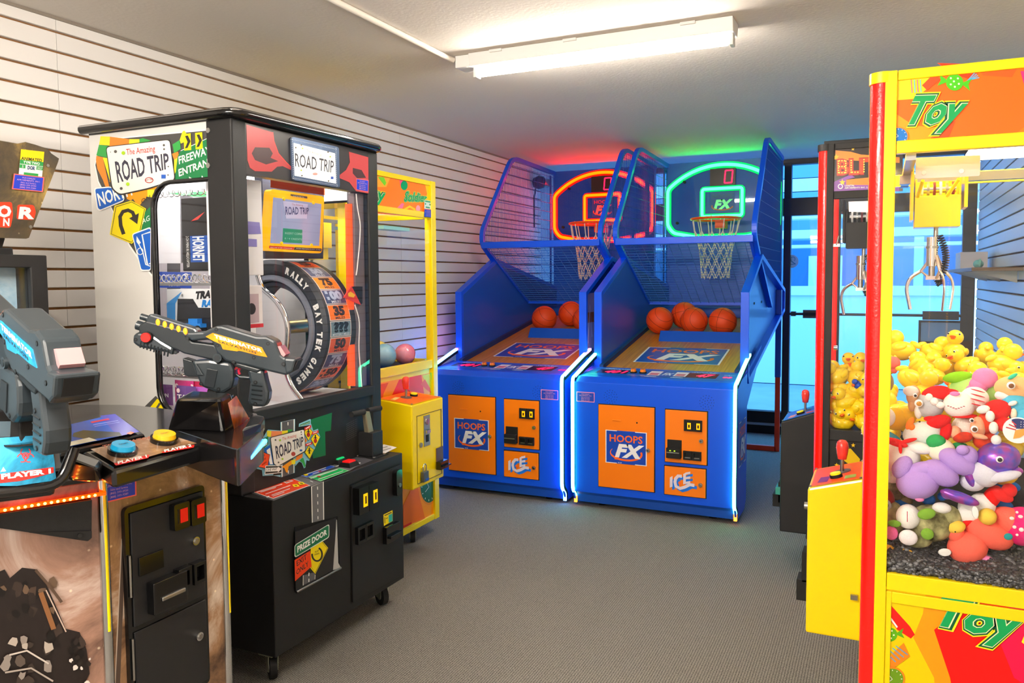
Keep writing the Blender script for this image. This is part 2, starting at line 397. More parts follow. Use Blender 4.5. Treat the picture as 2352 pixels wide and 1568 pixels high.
# ---------------------------------------------------------------- ceiling lights
M_tube = mat('lit_fluorescent_tube', '#ffffff', .5, emit=TUBE_E, ecol='#fff4e6'); M_tube2 = mat('boosted_fluorescent_tube', '#ffffff', .5, emit=TUBE_E*2.6, ecol='#fff4e6')  # second tube is boosted, for the unseen fixtures that brighten the room
def fixture(x0, x1, y, label, cat='light', tm=None, drop=0):
    t = thing('ceiling_light', ((x0+x1)/2, y, ZC), label, cat)
    if drop:
        for x in (x0+.15, x1-.15): MB().cyl((x, y, ZC-drop), (x, y, ZC), .006, M_white, 8).build('added_hanger', t)
    b = MB(); ZC_ = ZC-drop; zb = ZC_-.055
    b.prism([(x0, y-.065, ZC_-.001), (x0, y-.05, zb), (x0, y+.05, zb), (x0, y+.065, ZC_-.001)], (x1-x0, 0, 0), M_white); b.build('housing', t, bevel=.003)
    MB().box((x0-.075, y-.05, ZC_-.055), (x0, y+.05, ZC_-.001), M_white).build('junction_box', t, bevel=.003)
    MB().tube([(x0+.03, y, zb-.022), (x1-.03, y, zb-.022)], .019, tm or M_tube, 14).build('tube', t)
    for x in (x0+.005, x1-.02): MB().box((x, y-.024, zb-.045), (x+.015, y+.024, zb), M_white).build('socket', t, bevel=.002)
    for f in (.12, .42, .85): MB().box((x0+(x1-x0)*f-.03, y-.072, ZC_-.012), (x0+(x1-x0)*f+.03, y-.06, ZC_-.001), M_white).build('clip', t)
    return t
fixture(-1.72, -.55, 3.29, 'white fluorescent strip light on the ceiling, fed by the round conduit')
fixture(-1.72, -.55, .35, 'unseen white fluorescent strip light above the camera, its hanging drop added to light the ceiling', tm=M_tube2, drop=.28)  # hanging drop and extra power added to light the ceiling
fixture(-1.72, -.55, -1.5, 'unseen white fluorescent strip light added behind the camera to brighten the room', tm=M_tube2, drop=.28)  # unseen fixture added to brighten the room
cn = MB().tube([(-1.815, -2.0, ZC-.014), (-1.815, 3.20, ZC-.014), (-1.80, 3.235, ZC-.02)], .012, M_ceil, 12)
tag(cn.build('conduit', origin=(-1.815, 0, ZC)), 'white painted conduit pipe running along the ceiling to the strip light', 'conduit')
# small flood light on the left wall near the back corner
sp = thing('flood_light', (XW+.05, 6.62, 2.1), 'small dark twin security light on the slat wall by the corner window', 'light')
p = AX(1238, 419, XW+.06)
sp.location = p
MB().lathe([(0, -.05), (.045, -.045), (.062, 0), (.05, .045), (0, .05)], M_bronze, p, Euler((0, pi/2, 0)).to_matrix(), 12).build('lamp_head', sp)
MB().cyl(p+Vector((.03, .03, 0)), p+Vector((.06, .07, -.005)), .04, M_steel, 14).build('lens', sp)
MB().tube([p+Vector((-.03, 0, -.04)), p+Vector((-.055, .02, -.12)), p+Vector((-.056, .02, -.4))], .006, M_bronze, 6).build('cable', sp)
# ================================================================ basketball machines
M_blue = mat('blue_powder_coat', '#0054ea', .36, coat=.12, bump=.12, bscale=700)
M_blued = mat('blue_powder_coat_panel', '#0a50bc', .38, coat=.15, bump=.12, bscale=700)
M_or = mat('orange_powder_coat', '#ff8200', .4, bump=.15, bscale=700)
M_orr = mat('orange_red_tube', '#d63a10', .45)
def woodmat():
    m = bpy.data.materials.new('laminate_wood_lane'); m.use_nodes = True; N = m.node_tree.nodes; L = m.node_tree.links; b = N['Principled BSDF']
    b.inputs['Roughness'].default_value = .3; tc = N.new('ShaderNodeTexCoord'); mp = N.new('ShaderNodeMapping'); mp.inputs['Scale'].default_value = (60, 1.5, 1.5)
    n = N.new('ShaderNodeTexNoise'); n.inputs['Scale'].default_value = 2; n.inputs['Detail'].default_value = 5; r = N.new('ShaderNodeValToRGB')
    r.color_ramp.elements[0].color = lin('#a5631c'); r.color_ramp.elements[1].color = lin('#d08a35'); r.color_ramp.elements[0].position = .3; r.color_ramp.elements[1].position = .7
    L.new(tc.outputs['Object'], mp.inputs[0]); L.new(mp.outputs[0], n.inputs[0]); L.new(n.outputs[0], r.inputs[0]); L.new(r.outputs[0], b.inputs['Base Color']); return m
M_wood = woodmat()
M_net = mat('net_cord', '#e9e0cc', .8); M_rim = mat('orange_rim', '#ff5a10', .4)
M_logoB = C('#1747b8', .35); M_logoO = C('#ff6a1a', .35); M_logoW = C('#f2f2f6', .35)
M_led = lambda n, c, e: mat(n, c, .5, emit=e, ecol=c)
def hoops_logo(pl, u0, v0, w, h, parent, name='logo_print'):
    a = Art(pl, px=False)
    X = lambda f: u0+w*f
    Y = lambda f: v0+h*f
    a.poly([(X(0), Y(0)), (X(1), Y(0)), (X(1), Y(1)), (X(0), Y(1))], M_logoW)
    b = .022
    a.poly([(X(b), Y(b)), (X(1-b), Y(b)), (X(1-b), Y(1-b)), (X(b), Y(1-b))], M_logoB)
    for (xa, xb, ya, yb) in ((.28, .72, .93, 1), (.28, .72, 0, .06)): a.poly([(X(xa), Y(ya)), (X(xb), Y(ya)), (X(xb), Y(yb)), (X(xa), Y(yb))], M_logoB)
    a.text('HOOPS', (X(.10), Y(.66)), (X(.90), Y(.66)), (X(.10), Y(.88)), M_logoO, fat=.02)
    a.line([(X(.5+.38*cos(t)), Y(.33+.21*sin(t))) for t in [radians(x) for x in range(150, 385, 12)]], w*.045, M_logoO, [min(1, .25+.12*i) for i in range(20)])
    a.poly([(X(.22), Y(.12)), (X(.30), Y(.12)), (X(.36), Y(.34)), (X(.26), Y(.34))], M_logoO)
    a.text('FX', (X(.24), Y(.22)), (X(.86), Y(.22)), (X(.33), Y(.60)), M_logoW, fat=.055)
    a.text('ICE', (X(.31), Y(.015)), (X(.40), Y(.015)), (X(.31), Y(.05)), M_logoW)
    return a.build(name, parent)
def clip_poly_line(poly, p, d):      # parameter intervals of the line p+t*d inside a 2-D polygon
    ts = []; n = len(poly)
    for i in range(n):
        a, b = poly[i], poly[(i+1) % n]; ex, ey = b[0]-a[0], b[1]-a[1]; den = d[0]*ey-d[1]*ex
        if abs(den) < 1e-12: continue
        t = ((a[0]-p[0])*ey-(a[1]-p[1])*ex)/den; s_ = ((a[0]-p[0])*d[1]-(a[1]-p[1])*d[0])/den
        if 0 <= s_ < 1: ts.append(t)
    ts.sort(); return [(ts[i], ts[i+1]) for i in range(0, len(ts)-1, 2)]
def wire_mesh(mb, poly, to3, s1, s2, r, m):   # poly 2-D, to3(a,b)->3-D
    xs = [p[0] for p in poly]; ys = [p[1] for p in poly]
    x = min(xs)+s1*.5
    while x < max(xs):
        for t0, t1 in clip_poly_line(poly, (x, 0), (0, 1)): mb.tube([to3(x, t0), to3(x, t1)], r, m, 4, caps=False)
        x += s1
    y = min(ys)+s2*.5
    while y < max(ys):
        for t0, t1 in clip_poly_line(poly, (0, y), (1, 0)): mb.tube([to3(t0, y), to3(t1, y)], r, m, 4, caps=False)
        y += s2
HX0, HX1, HF = -1.700, -.722, 4.49    # machine extents in the room
HB, HZ = 6.70, 2.36                   # backboard plane and top
def deck_z(y): return .81+.172*(y-4.85)
def led_mat(kind, which): pass
def hoops(label, neon, leds, digits):
    T = thing('basketball_machine', ((HX0+HX1)/2, HF, 0), label, 'arcade machine', 'pair of blue basketball machines')
    W_ = HX1-HX0; xc = (HX0+HX1)/2
    fr = PL((HX0, HF, 0), (1, 0, 0), (0, 0, 1))          # front face, normal -y
    # pedestal
    b = MB(); prof = [(HF, .10), (HF, .775), (4.555, .803), (4.86, .828), (4.86, .10)]
    b.prism([(HX0+.012, y, z) for y, z in prof], (W_-.024, 0, 0), M_blue)
    cab = b.build('cabinet', T, bevel=.003)
    b = MB().prism([(HX0+.02, y, z) for y, z in [(4.53, .03), (4.53, .075), (HF+.02, .10), (4.84, .10), (4.84, .03)]], (W_-.04, 0, 0), M_blued); b.build('kick_plate', T, bevel=.002)
    for x in (HX0+.15, HX1-.15): MB().cyl((x, 4.62, 0), (x, 4.62, .04), .022, M_blackm, 14).build('foot', T)
    # side cheeks of the pedestal with chamfered foot
    for x in (HX0, HX1-.012):
        MB().prism([(x, y, z) for y, z in [(HF+.005, .10), (HF+.05, .02), (4.80, .02), (4.86, .07), (4.86, .83), (4.56, .80), (HF+.005, .775)]], (.012, 0, 0), M_blue).build('side_panel', T)
    for x in (HX0+.008, HX1-.008):  # LED strips
        path = round_path([(x, 5.0, .925), (x, 4.86, .895), (x, HF-.004, .795), (x, HF-.008, .76), (x, HF-.008, .115), (x, 4.535, .075), (x, 4.535, .022)], .03, 3)
        n = len(path); k1 = [i for i, p in enumerate(path) if p.z > .9]; ks = [0, 2, n-3, n-1] if leds[1] else [0, n-1]
        segs = [(0, 2, leds[0]), (1, n-2, leds[2]), (n-3, n, leds[1])]
        o = MB()
        for i0, i1, mm in segs: o.tube(path[i0:i1], .0125, mm, 4, flatten=1, rot=.5)
        o.build('led_strip', T)
        MB().tube([Vector(p)+Vector((0, .012, -.012 if i < 6 else 0)) for i, p in enumerate(path)], .014, M_blackm, 4, rot=.5).build('led_channel', T)
    # speaker holes
    for cx in (HX0+.245, HX1-.165):
        b = MB()
        for rr, n in ((.012, 5), (.026, 10), (.040, 15)):
            for i in range(n):
                a = 2*pi*i/n; p = (cx+rr*cos(a), .695+rr*sin(a))
                b.add([fr.P(p[0]-HX0+.0022*cos(t), p[1]+.0022*sin(t), .0006) for t in [k*pi/3 for k in range(6)]], [tuple(range(6))], M_blackm)
        tag(b.build('speaker_holes', T), kind='stuff')
    # service sticker
    a = Art(fr, px=False); sx = .03 if leds[3] == 'L' else W_-.15
    a.rect(sx, .655, sx+.115, .715, C('#ff8fb0')); a.rect(sx+.004, .659, sx+.111, .711, C('#1540b5'))
    for i, (l, t) in enumerate(((.05, 'McDONALDS'), (.08, 'AMUSEMENTS, INC.'), (.055, 'Sales and Service'), (.055, '(843) 399-3930'), (.055, '(888) 399-9389'))):
        z = .700-.0095*i; a.text(t, (sx+.0575-l/2, z), (sx+.0575+l/2, z), (sx+.0575-l/2, z+.006), C('#f3a6c8'), res=1)
    a.build('sticker', T)
    # doors
    def door(u0, z0, u1, z1, name='door'):
        gap = Art(fr, h=.0004, px=False).rect(u0-.005, z0-.005, u1+.005, z1+.005, M_blackm)
        d = MB().join(gap.mb); p0 = fr.P(u0, z0, .001); p1 = fr.P(u1, z1, .010); d.box(p0, p1, M_or); return d.build(name, T, bevel=.0015)
    def lockb(u, z, par):
        c = fr.P(u, z, .010); return MB().cyl(c, c+fr.n*.010, .0115, M_steel, 16).cyl(c+fr.n*.010, c+fr.n*.0125, .007, M_chrome, 12).box(c+fr.n*.0126+Vector((-.0012, 0, -.005)), c+fr.n*.013+Vector((.0012, 0, .005)), M_blackm).build('lock', par)
    X = lambda x: x-(-1.700)
    pf = PL(fr.P(0, 0, .011), fr.u, fr.v)
    d1 = door(X(-1.527), .150, X(-1.187), .646); lockb(X(-1.222), .395, d1)
    hoops_logo(pf, X(-1.482), .300, .252, .198, d1)
    MB().box(fr.P(X(-1.44), .555, .01), fr.P(X(-1.385), .563, .015), M_or).build('handle', d1, bevel=.002)
    MB().cyl(fr.P(X(-1.29), .552, .009), fr.P(X(-1.29), .552, .0107), .005, M_blackm, 10).build('peephole', d1)
    d2 = door(X(-1.122), .338, X(-.884), .641); lockb(X(-.915), .475, d2)
    for i in (0, 1):                  # coin entry and return
        u = X(-1.012)+i*.052
        s_ = MB().box(fr.P(u, .528, .01), fr.P(u+.050, .592, .022), M_blackm); s_.box(fr.P(u+.008, .538, .022), fr.P(u+.014, .582, .0224), C('#000000'))
        s_.box(fr.P(u+.020, .540, .022), fr.P(u+.040, .576, .0245), mat('lit_amber_token', '#f0b400', .3, emit=.6, ecol='#ffb000')); s_.box(fr.P(u+.025, .548, .0246), fr.P(u+.035, .566, .025), C('#3a1a00')); s_.build('coin_entry', d2, bevel=.002)
        s_ = MB().ring([fr.P(*p, .01) for p in [(u-.003, .362), (u+.047, .362), (u+.047, .412), (u-.003, .412)]], [fr.P(*p, .01) for p in [(u+.006, .371), (u+.038, .371), (u+.038, .403), (u+.006, .403)]], fr.n*.014, M_blackm)
        s_.box(fr.P(u+.005, .37, .0102), fr.P(u+.039, .404, .011), C('#050505')); s_.box(fr.P(u+.006, .371, .011), fr.P(u+.038, .376, .02), M_steel); s_.build('coin_return', d2, bevel=.001)
    u = X(-1.108)
    bv = MB().box(fr.P(u, .368, .01), fr.P(u+.082, .470, .016), M_blackm).box(fr.P(u, .368, .016), fr.P(u+.082, .425, .045), M_blackm).box(fr.P(u+.004, .398, .045), fr.P(u+.076, .404, .050), M_steel)
    if digits == 'R':
        for q in (.02, .045): bv.box(fr.P(u+q, .410, .045), fr.P(u+q+.008, .414, .047), mat('green_led', '#a8ff20', .5, emit=3))
    bv.build('bill_acceptor', d2, bevel=.0015)
    d3 = door(X(-1.125), .147, X(-.889), .312); lockb(X(-.917), .222, d3)
    a = Art(pf, px=False); u = X(-1.093); WH = C('#e6dcea'); BL = C('#1379ea')
    for m_, dx, dz in ((BL, .014, -.012), (WH, 0, 0)):
        for (ax, ay, t) in ((0, 0, 0),):
            a.poly([(u+dx, .188+dz), (u+.016+dx, .196+dz), (u+.016+dx, .258+dz), (u+dx, .248+dz)], m_)
            a.line([(u+.070+dx, .262+dz), (u+.048+dx, .262+dz), (u+.034+dx, .245+dz), (u+.030+dx, .225+dz), (u+.036+dx, .200+dz), (u+.060+dx, .190+dz), (u+.085+dx, .200+dz), (u+.115+dx, .218+dz), (u+.142+dx, .216+dz)], .018, m_)
            a.poly([(u+.078+dx, .215+dz), (u+.093+dx, .222+dz), (u+.093+dx, .286+dz), (u+.078+dx, .276+dz)], m_)
            for z in (.216, .243, .270): a.poly([(u+.09+dx, z+dz+.003), (u+.118+dx, z+dz+.010), (u+.118+dx, z+dz+.024), (u+.09+dx, z+dz+.016)], m_)
    a.disc((u+.058, .222), .009, M_logoO, 14); a.build('logo_print', d3)
    # control strip on the sloping top
    cp = PL((HX0, 4.60, .8067), (1, 0, 0), (0, .305, .025)); a = Art(cp, px=False, h=.0008)
    a.rect(.02, 0, W_-.02, .235, mat('control_overlay', '#0b57c9', .3))
    TXW = C('#dfe7ff'); sc_ = mat('score_window', '#3a1630', .2); red = mat('lit_red_digit', '#ff1040', .5, emit=2.2)
    a.text('HIGH SCORE', (.10, .195), (.27, .195), (.115, .225), TXW, fat=.02, res=1)
    a.rect(.085, .07, .285, .185, sc_); a.text('40', (.13, .09), (.22, .09), (.15, .165), red, fat=.03); a.text('1', (.245, .09), (.26, .09), (.26, .165), red, fat=.03)
    a.text('SCORE', (.66, .195), (.80, .195), (.675, .225), TXW, fat=.02, res=1)
    a.rect(.62, .05, .83, .185, sc_); a.text('47', (.70, .08), (.79, .08), (.72, .165), red, fat=.03)
    a.text('TICKETS', (.855, .15), (.925, .15), (.86, .17), TXW, res=1); a.text('00', (.86, .08), (.91, .08), (.87, .12), red)
    for u in (.415, .575):
        a.rect(u, .06, u+.075, .19, C('#e8dff0')); a.rect(u+.01, .075, u+.065, .14, C('#c86a90')); a.rect(u-.005, .02, u+.07, .032, TXW)
    a.rect(.495, .03, .57, .20, C('#3850c0')); a.text('FX', (.505, .08), (.56, .08), (.515, .15), TXW, fat=.04)
    for u, t in ((.30, 'SELECT'), (.36, 'START')): a.text(t, (u, .03), (u+.045, .03), (u+.005, .05), TXW, res=1)
    a.build('control_overlay', T)
    for u in (.318, .378):
        c = cp.P(u, .12, .001); MB().cyl(c, c+cp.n*.009, .022, M_blackm, 20).cyl(c+cp.n*.009, c+cp.n*.024, .018, mat('amber_button', '#f07a10', .25, coat=.5), 20, r2=.016).build('button', T)
    # lane
    y0, y1 = 4.86, 6.45
    dk = MB().hexa([(HX0+.05, y0, deck_z(y0)-.02), (HX1-.05, y0, deck_z(y0)-.02), (HX1-.05, y1, deck_z(y1)-.02), (HX0+.05, y1, deck_z(y1)-.02), (HX0+.05, y0, deck_z(y0)), (HX1-.05, y0, deck_z(y0)), (HX1-.05, y1, deck_z(y1)), (HX0+.05, y1, deck_z(y1))], M_wood)
    dk = dk.build('lane', T)
    dpl = PL((HX0, y0, deck_z(y0)+.0005), (1, 0, 0), (0, 1, .172)); hoops_logo(dpl, .215, .20, .56, .40, dk)
    zs = deck_z(5.66)
    MB().prism([(HX0+.24, 5.62, deck_z(5.62)), (HX0+.24, 5.67, deck_z(5.62)+.075), (HX0+.24, 5.80, deck_z(5.80)+.003)], (W_-.29, 0, 0), M_blued).build('ball_stop', T, bevel=.002)
    for x in (HX0+.05, HX1-.075): MB().hexa([(x, y0, deck_z(y0)), (x+.025, y0, deck_z(y0)), (x+.025, y1, deck_z(y1)), (x, y1, deck_z(y1)), (x, y0, deck_z(y0)+.03), (x+.025, y0, deck_z(y0)+.03), (x+.025, y1, deck_z(y1)+.03), (x, y1, deck_z(y1)+.03)], mat('navy_gasket', '#0a2a66', .6)).build('lane_edge', T)
    # side panels: plate with deep rim
    out = [(4.90, .80), (4.90, 1.310), (5.47, 1.555), (6.84, 1.305), (6.84, 1.12), (4.93, .755)]
    inn = [(4.93, .83), (4.93, 1.290), (5.47, 1.520), (6.81, 1.280), (6.81, 1.145), (4.95, .79)]
    for sgn, x in ((-1, HX0), (1, HX1)):
        xo = x; xi = x-sgn*.050
        g = MB().ring([(xo, *p) for p in out], [(xo, *p) for p in inn], (xi-xo, 0, 0), M_blue)
        g.prism([(xi, *p) for p in inn], (sgn*.004, 0, 0), M_blued); sp_ = g.build('side_wing', T, bevel=.003)
        if sgn == 1:
            a = Art(PL((xo-.0455, 4.9, .8), (0, 1, 0), (0, 0, 1)), px=False)
            a.rect(.10, .12, .30, .50, C('#b9a2d8', .25)); a.rect(.12, .30, .28, .37, C('#b0521c', .3)); a.line([(.16, .16), (.2, .42), (.24, .2)], .012, C('#d8cdee')); a.build('sticker', sp_)
            for yy, zz in ((5.40, 1.22), (5.75, 1.22)): MB().box((xo-.047, yy, zz), (xo-.044, yy+.05, zz+.015), M_blackm).build('slot', sp_)
        elif leds[3] == 'L':
            pass
    # cage
    for sgn, x in ((-1, HX0+.028), (1, HX1-.028)):
        path = round_path([(x, 6.10, 1.19), (x, 5.46, 1.54), (x, 5.27, 1.66), (x, 5.27, 1.75), (x, 5.80, 2.365), (x, HB+.02, 2.345)], .10, 5)
        MB().tube(path, .022, M_blue, 4, rot=.5).build('cage_frame', T, bevel=.004)
        poly = [(5.48, 1.53), (5.28, 1.67), (5.30, 1.78), (5.80, 2.34), (HB, 2.325), (HB, 1.33)]
        wm = MB(); wire_mesh(wm, poly, lambda a_, b_: Vector((x, a_, b_)), .026, .078, .0022, M_blued)
        wm.build('side_wire_mesh', T)
        MB().box((x+sgn*.014-.004, HB-.07, 1.33), (x+sgn*.014+.004, HB-.04, 2.32), M_blued).build('mesh_mount_strip', T)
    MB().box((HX0+.03, 5.245, 1.625), (HX1-.03, 5.275, 1.672), M_blue).build('cross_bar', T, bevel=.004)
    lp = lambda a_, b_: Vector((a_, 5.29+b_*.874, 1.63-b_*.486))
    wm = MB(); wire_mesh(wm, [(HX0+.05, 0), (HX1-.05, 0), (HX1-.05, .88), (HX0+.05, .88)], lp, .062, .036, .0016, mat('pale_blue_wire', '#3f7fd0', .4))
    wm.build('lower_wire_mesh', T)
    b = MB().tube([(HX0+.05, 6.06, 1.205), (HX1-.05, 6.06, 1.205)], .016, M_blue, 4, rot=.5)
    for x in (HX0+.05, HX1-.05): b.tube([lp(x, 0), lp(x, .88)], .014, M_blue, 4, rot=.5)
    b.build('lower_mesh_frame', T)
    # backboard
    bb = MB().box((HX0+.02, HB, 1.05), (HX1-.02, HB+.02, HZ), M_blued).build('back_panel', T, bevel=.002)
    MB().box((HX0+.05, 6.42, 1.0), (HX1-.05, 6.70, 1.16), M_blued).build('ball_tray', T, bevel=.004)
    X2 = lambda f: HX0+W_*f
    YN = HB-.012
    ar = [(X2(.115), 1.745), (X2(.035), 1.81), (X2(.035), 2.16)]+[(X2(.5)-W_*.465*cos(t)*1.0, 2.16+.165*sin(t)) for t in [radians(x) for x in (18, 36, 54, 72, 90, 108, 126, 144, 162)]]+[(X2(.965), 2.16), (X2(.965), 1.81), (X2(.885), 1.745), (X2(.5), 1.72)]
    ar = [(X2(.04), 2.14)]+[(X2(.5)+W_*.46*f_, 2.14+(sqrt(.64**2-(.45*f_)**2)-.455)) for f_ in [-.88+.16*i for i in range(12)]]+[(X2(.96), 2.14), (X2(.96), 1.84), (X2(.91), 1.775), (X2(.70), 1.735), (X2(.30), 1.735), (X2(.09), 1.775), (X2(.04), 1.84)]
    p3 = round_poly([(x, YN-.012, z) for x, z in ar], .03, 3)
    MB().tube(p3, .0125, neon[0], 8, closed=True).build('neon_arch', T)
    MB().tube([Vector(p)+Vector((0, .012, 0)) for p in p3], .027, neon[1], 8, closed=True, flatten=.3, rot=0).build('neon_halo', T)  # neon halo modelled as a dim glowing band behind the tube
    gl = MB().prism(round_poly([(x, HB-.004, z) for x, z in ar], .03, 3), (0, .003, 0), glassmat('smoked_backboard', (.85, .90, .96)))
    gl.build('backboard', T)
    sq = [(X2(.335), YN-.012, 2.13), (X2(.665), YN-.012, 2.13), (X2(.665), YN-.012, 1.905), (X2(.335), YN-.012, 1.905)]
    MB().tube(round_poly(sq, .02, 3), .0115, neon[0], 8, closed=True).build('neon_square', T)
    MB().tube([Vector(p)+Vector((0, .011, 0)) for p in round_poly(sq, .02, 3)], .022, neon[1], 8, closed=True, flatten=.3).build('neon_halo', T)  # same modelled halo behind the inner square
    bp = PL((HX0, HB-.006, 0), (1, 0, 0), (0, 0, 1))
    lg = MB(); a = Art(bp, px=False); dimw = C('#7ea0c8' if leds[3] != 'L' else '#86e0b8')
    a.rect(W_*.40, 1.935, W_*.60, 2.10, C('#25409a')); a.text('HOOPS', (W_*.42, 2.055), (W_*.58, 2.055), (W_*.42, 2.085), C('#35507a' if leds[3] == 'L' else '#c02050'), fat=.02)
    a.text('FX', (W_*.43, 1.965), (W_*.57, 1.965), (W_*.45, 2.04), C('#9ff0c8' if leds[3] == 'L' else '#ff8080'), fat=.06)
    a.line([(W_*.5+.085*cos(t), 1.985+.03*sin(t)) for t in [radians(x) for x in range(160, 370, 15)]], .010, C('#c05030')); a.build('logo_print', T)
    a = MB().box((X2(.40), HB-.028, 2.155), (X2(.61), HB-.010, 2.292), mat('score_box', '#2a1a16', .3)).build('score_display', T)
    z0_, z1_ = 2.172, 2.272; xa, xb = X2(.52), X2(.58); sk = .008
    g = Art(PL((0, HB-.029, 0), (1, 0, 0), (0, 0, 1)), px=False, h=.001)
    for seg in ([(xa, z0_), (xa+sk, z1_)], [(xb, z0_), (xb+sk, z1_)], [(xa, z0_), (xb, z0_)], [(xa+sk, z1_), (xb+sk, z1_)]): g.line(seg, .011, red)
    g.build('digit', a)
    for fx, fz in ((.18, 2.20), (.82, 2.20), (.12, 1.86), (.88, 1.86)): MB().cyl((X2(fx), HB-.02, fz), (X2(fx), HB, fz), .012, M_blackm, 12).build('bolt', T)
    # rim and net
    rc = Vector((xc+.005, 6.40, 1.862)); R_ = .19
    MB().tube([rc+Vector((R_*cos(t), R_*sin(t), 0)) for t in [2*pi*i/28 for i in range(28)]], .010, M_rim, 8, closed=True).box((xc-.035, 6.57, 1.80), (xc+.045, HB, 1.868), M_rim).build('rim', T)
    nb = MB(); ns = 12; lev = [(0, R_, 0), (.10, .165, 0), (.19, .140, .5), (.26, .125, 0), (.33, .118, .5), (.40, .112, 0), (.47, .105, .5)]
    def npt(k, li):
        d_, r_, off = lev[li]; t = 2*pi*(k+off)/ns; j = .006*sin(k*5.1+li*3.3); return rc+Vector(((r_+j)*cos(t), (r_+j)*sin(t), -d_+j))
    for k in range(ns):
        nb.tube([npt(k, 0)+Vector((0, 0, .012)), npt(k, 1), npt(k, 2)], .0042, M_net, 5, caps=False); nb.tube([npt(k, 1), npt(k-1, 2)], .0042, M_net, 5, caps=False)
        for li in range(2, 6):
            b_ = 0 if lev[li][2] == .5 else -1
            nb.tube([npt(k, li), npt(k+(1 if lev[li][2] == .5 else 0), li+1)], .004, M_net, 5, caps=False); nb.tube([npt(k, li), npt(k+(0 if lev[li][2] == .5 else -1), li+1)], .004, M_net, 5, caps=False)
    nb.build('net', T)
    # rear legs and floor rail
    for x in (HX0+.025, HX1-.025):
        MB().box((x-.022, 6.60, .60), (x+.022, 6.645, 1.30), M_blued).build('rear_leg', T, bevel=.003)
        MB().box((x-.019, 6.603, .0), (x+.019, 6.642, .60), M_orr).build('leg_extension', T, bevel=.003)
    MB().box((HX0+.03, 6.603, .0), (HX1-.03, 6.642, .04), M_orr).build('floor_rail', T, bevel=.003)
    hz = MB().prism([(HX1-.03, y, z) for y, z in ((4.86, .55), (4.86, .80), (5.6, .94), (5.45, .84))], (.012, 0, 0), M_blue); hz.build('gusset', T)
    # side logo on the pedestal
    if leds[3] == 'L': hoops_logo(PL((HX1+.0005, 4.545, 0), (0, 1, 0), (0, 0, 1)), .03, .315, .24, .26, T, 'side_logo_print')
    return T
cyanw = M_led('lit_cyan_led', (.07, 1, .50, 1), 12); greenw = M_led('lit_green_led', (.12, 1, .45, 1), 9); pinkw = M_led('lit_pink_led', (1, .08, .65, 1), 14); ambw = M_led('lit_amber_led', (1, .20, .02, 1), 4); bluew = M_led('lit_blue_led', (.07, .30, 1, 1), 16)
neon_g = (M_led('lit_green_neon', (.02, 1, .11, 1), 8), M_led('green_neon_halo', (.0, .62, .10, 1), 1.0)); neon_r = (M_led('lit_red_neon', (1, .024, .0, 1), 13), M_led('red_neon_halo', (.9, .004, .0, 1), 1.3))
hm1 = hoops('blue basketball machine with the green neon backboard beside the exit door', neon_g, (greenw, ambw, cyanw, 'L'), 'R')
hm2 = hoops('blue basketball machine with the red neon backboard beside the slat wall', neon_r, (pinkw, bluew, bluew, 'R'), 'L')
hm2.location.x -= 1.033

# basketballs lying behind the ball stops
M_bb = mat('orange_basketball', '#e8480c', .5, bump=.5, bscale=500); M_bl = mat('ball_seam', '#4a1205', .7)
def basketball():
    R_ = .100; T = thing('basketball', (0, 0, 0), 'orange basketball', 'ball', 'basketballs on the lanes')
    MB().ball((0, 0, 0), R_, M_bb, 32, 20).build('shell', T)
    s_ = MB()
    def gc(f): s_.tube([Vector(f(2*pi*i/48)).normalized()*(R_+.0001) for i in range(48)], .0011, M_bl, 5, closed=True)
    gc(lambda t: (cos(t), sin(t), 0)); gc(lambda t: (cos(t), 0, sin(t)))
    for sg in (-1, 1): gc(lambda t: (cos(t)*.78, sin(t)*.62, sg*(.55+.22*cos(2*t)))) ; 
    s_.build('seam', T); return T
b0 = basketball()
spots = [((1515, 732), 5.84, (20, 35, 10), 'orange basketball nearest the left wing behind the stop of the green neon machine'),
         ((1572, 727), 6.03, (70, 10, 60), 'orange basketball tucked behind two others in the green neon machine'),
         ((1594, 733), 5.84, (50, 60, 20), 'orange basketball second from the left wing in the green neon machine'),
         ((1660, 735), 5.84, (10, 20, 80), 'orange basketball lying alone toward the right wing of the green neon machine'),
         ((1250, 721), 5.84, (35, 15, 40), 'orange basketball fully in view in the red neon machine'),
         ((1311, 719), 6.03, (80, 45, 5), 'orange basketball second from the left wing in the red neon machine'),
         ((1345, 727), 5.80, (15, 70, 30), 'orange basketball mostly hidden by the wing of the red neon machine')]
for i, (p, Y, e, lab) in enumerate(spots):
    o = b0 if i == 0 else copy_tree(b0); q = AY(p[0], p[1], Y); o.location = (q.x, Y, deck_z(Y)+.1005/cos(.17)); o['label'] = lab.replace(' left wing', ' slat-wall-side wing').replace('right wing', 'door-side wing')
    o.rotation_euler = [radians(a) for a in e]
# ================================================================ prize wheel machine
RT = thing('prize_wheel_machine', (-2.30, 2.45, 0), 'tall black and white prize wheel machine covered in road signs', 'arcade machine')
TX0, TX1, TY0, TY1, TZ = -2.70, -1.99, 2.05, 2.875, 1.945      # tower
BX = -1.862                                                     # front of the lower base
M_rw = mat('white_laminate', '#dcdad5', .35); M_fl = mat('interior_white', '#f1f1f4', .4)
sd = PL((TX0, TY0, 0), (1, 0, 0), (0, 0, 1)); ft = PL((TX1, TY0, 0), (0, 1, 0), (0, 0, 1)); lf = PL((BX, TY0, 0), (0, 1, 0), (0, 0, 1)); tp = PL((BX, TY0, .655), (0, 1, 0), (-1, 0, 0))
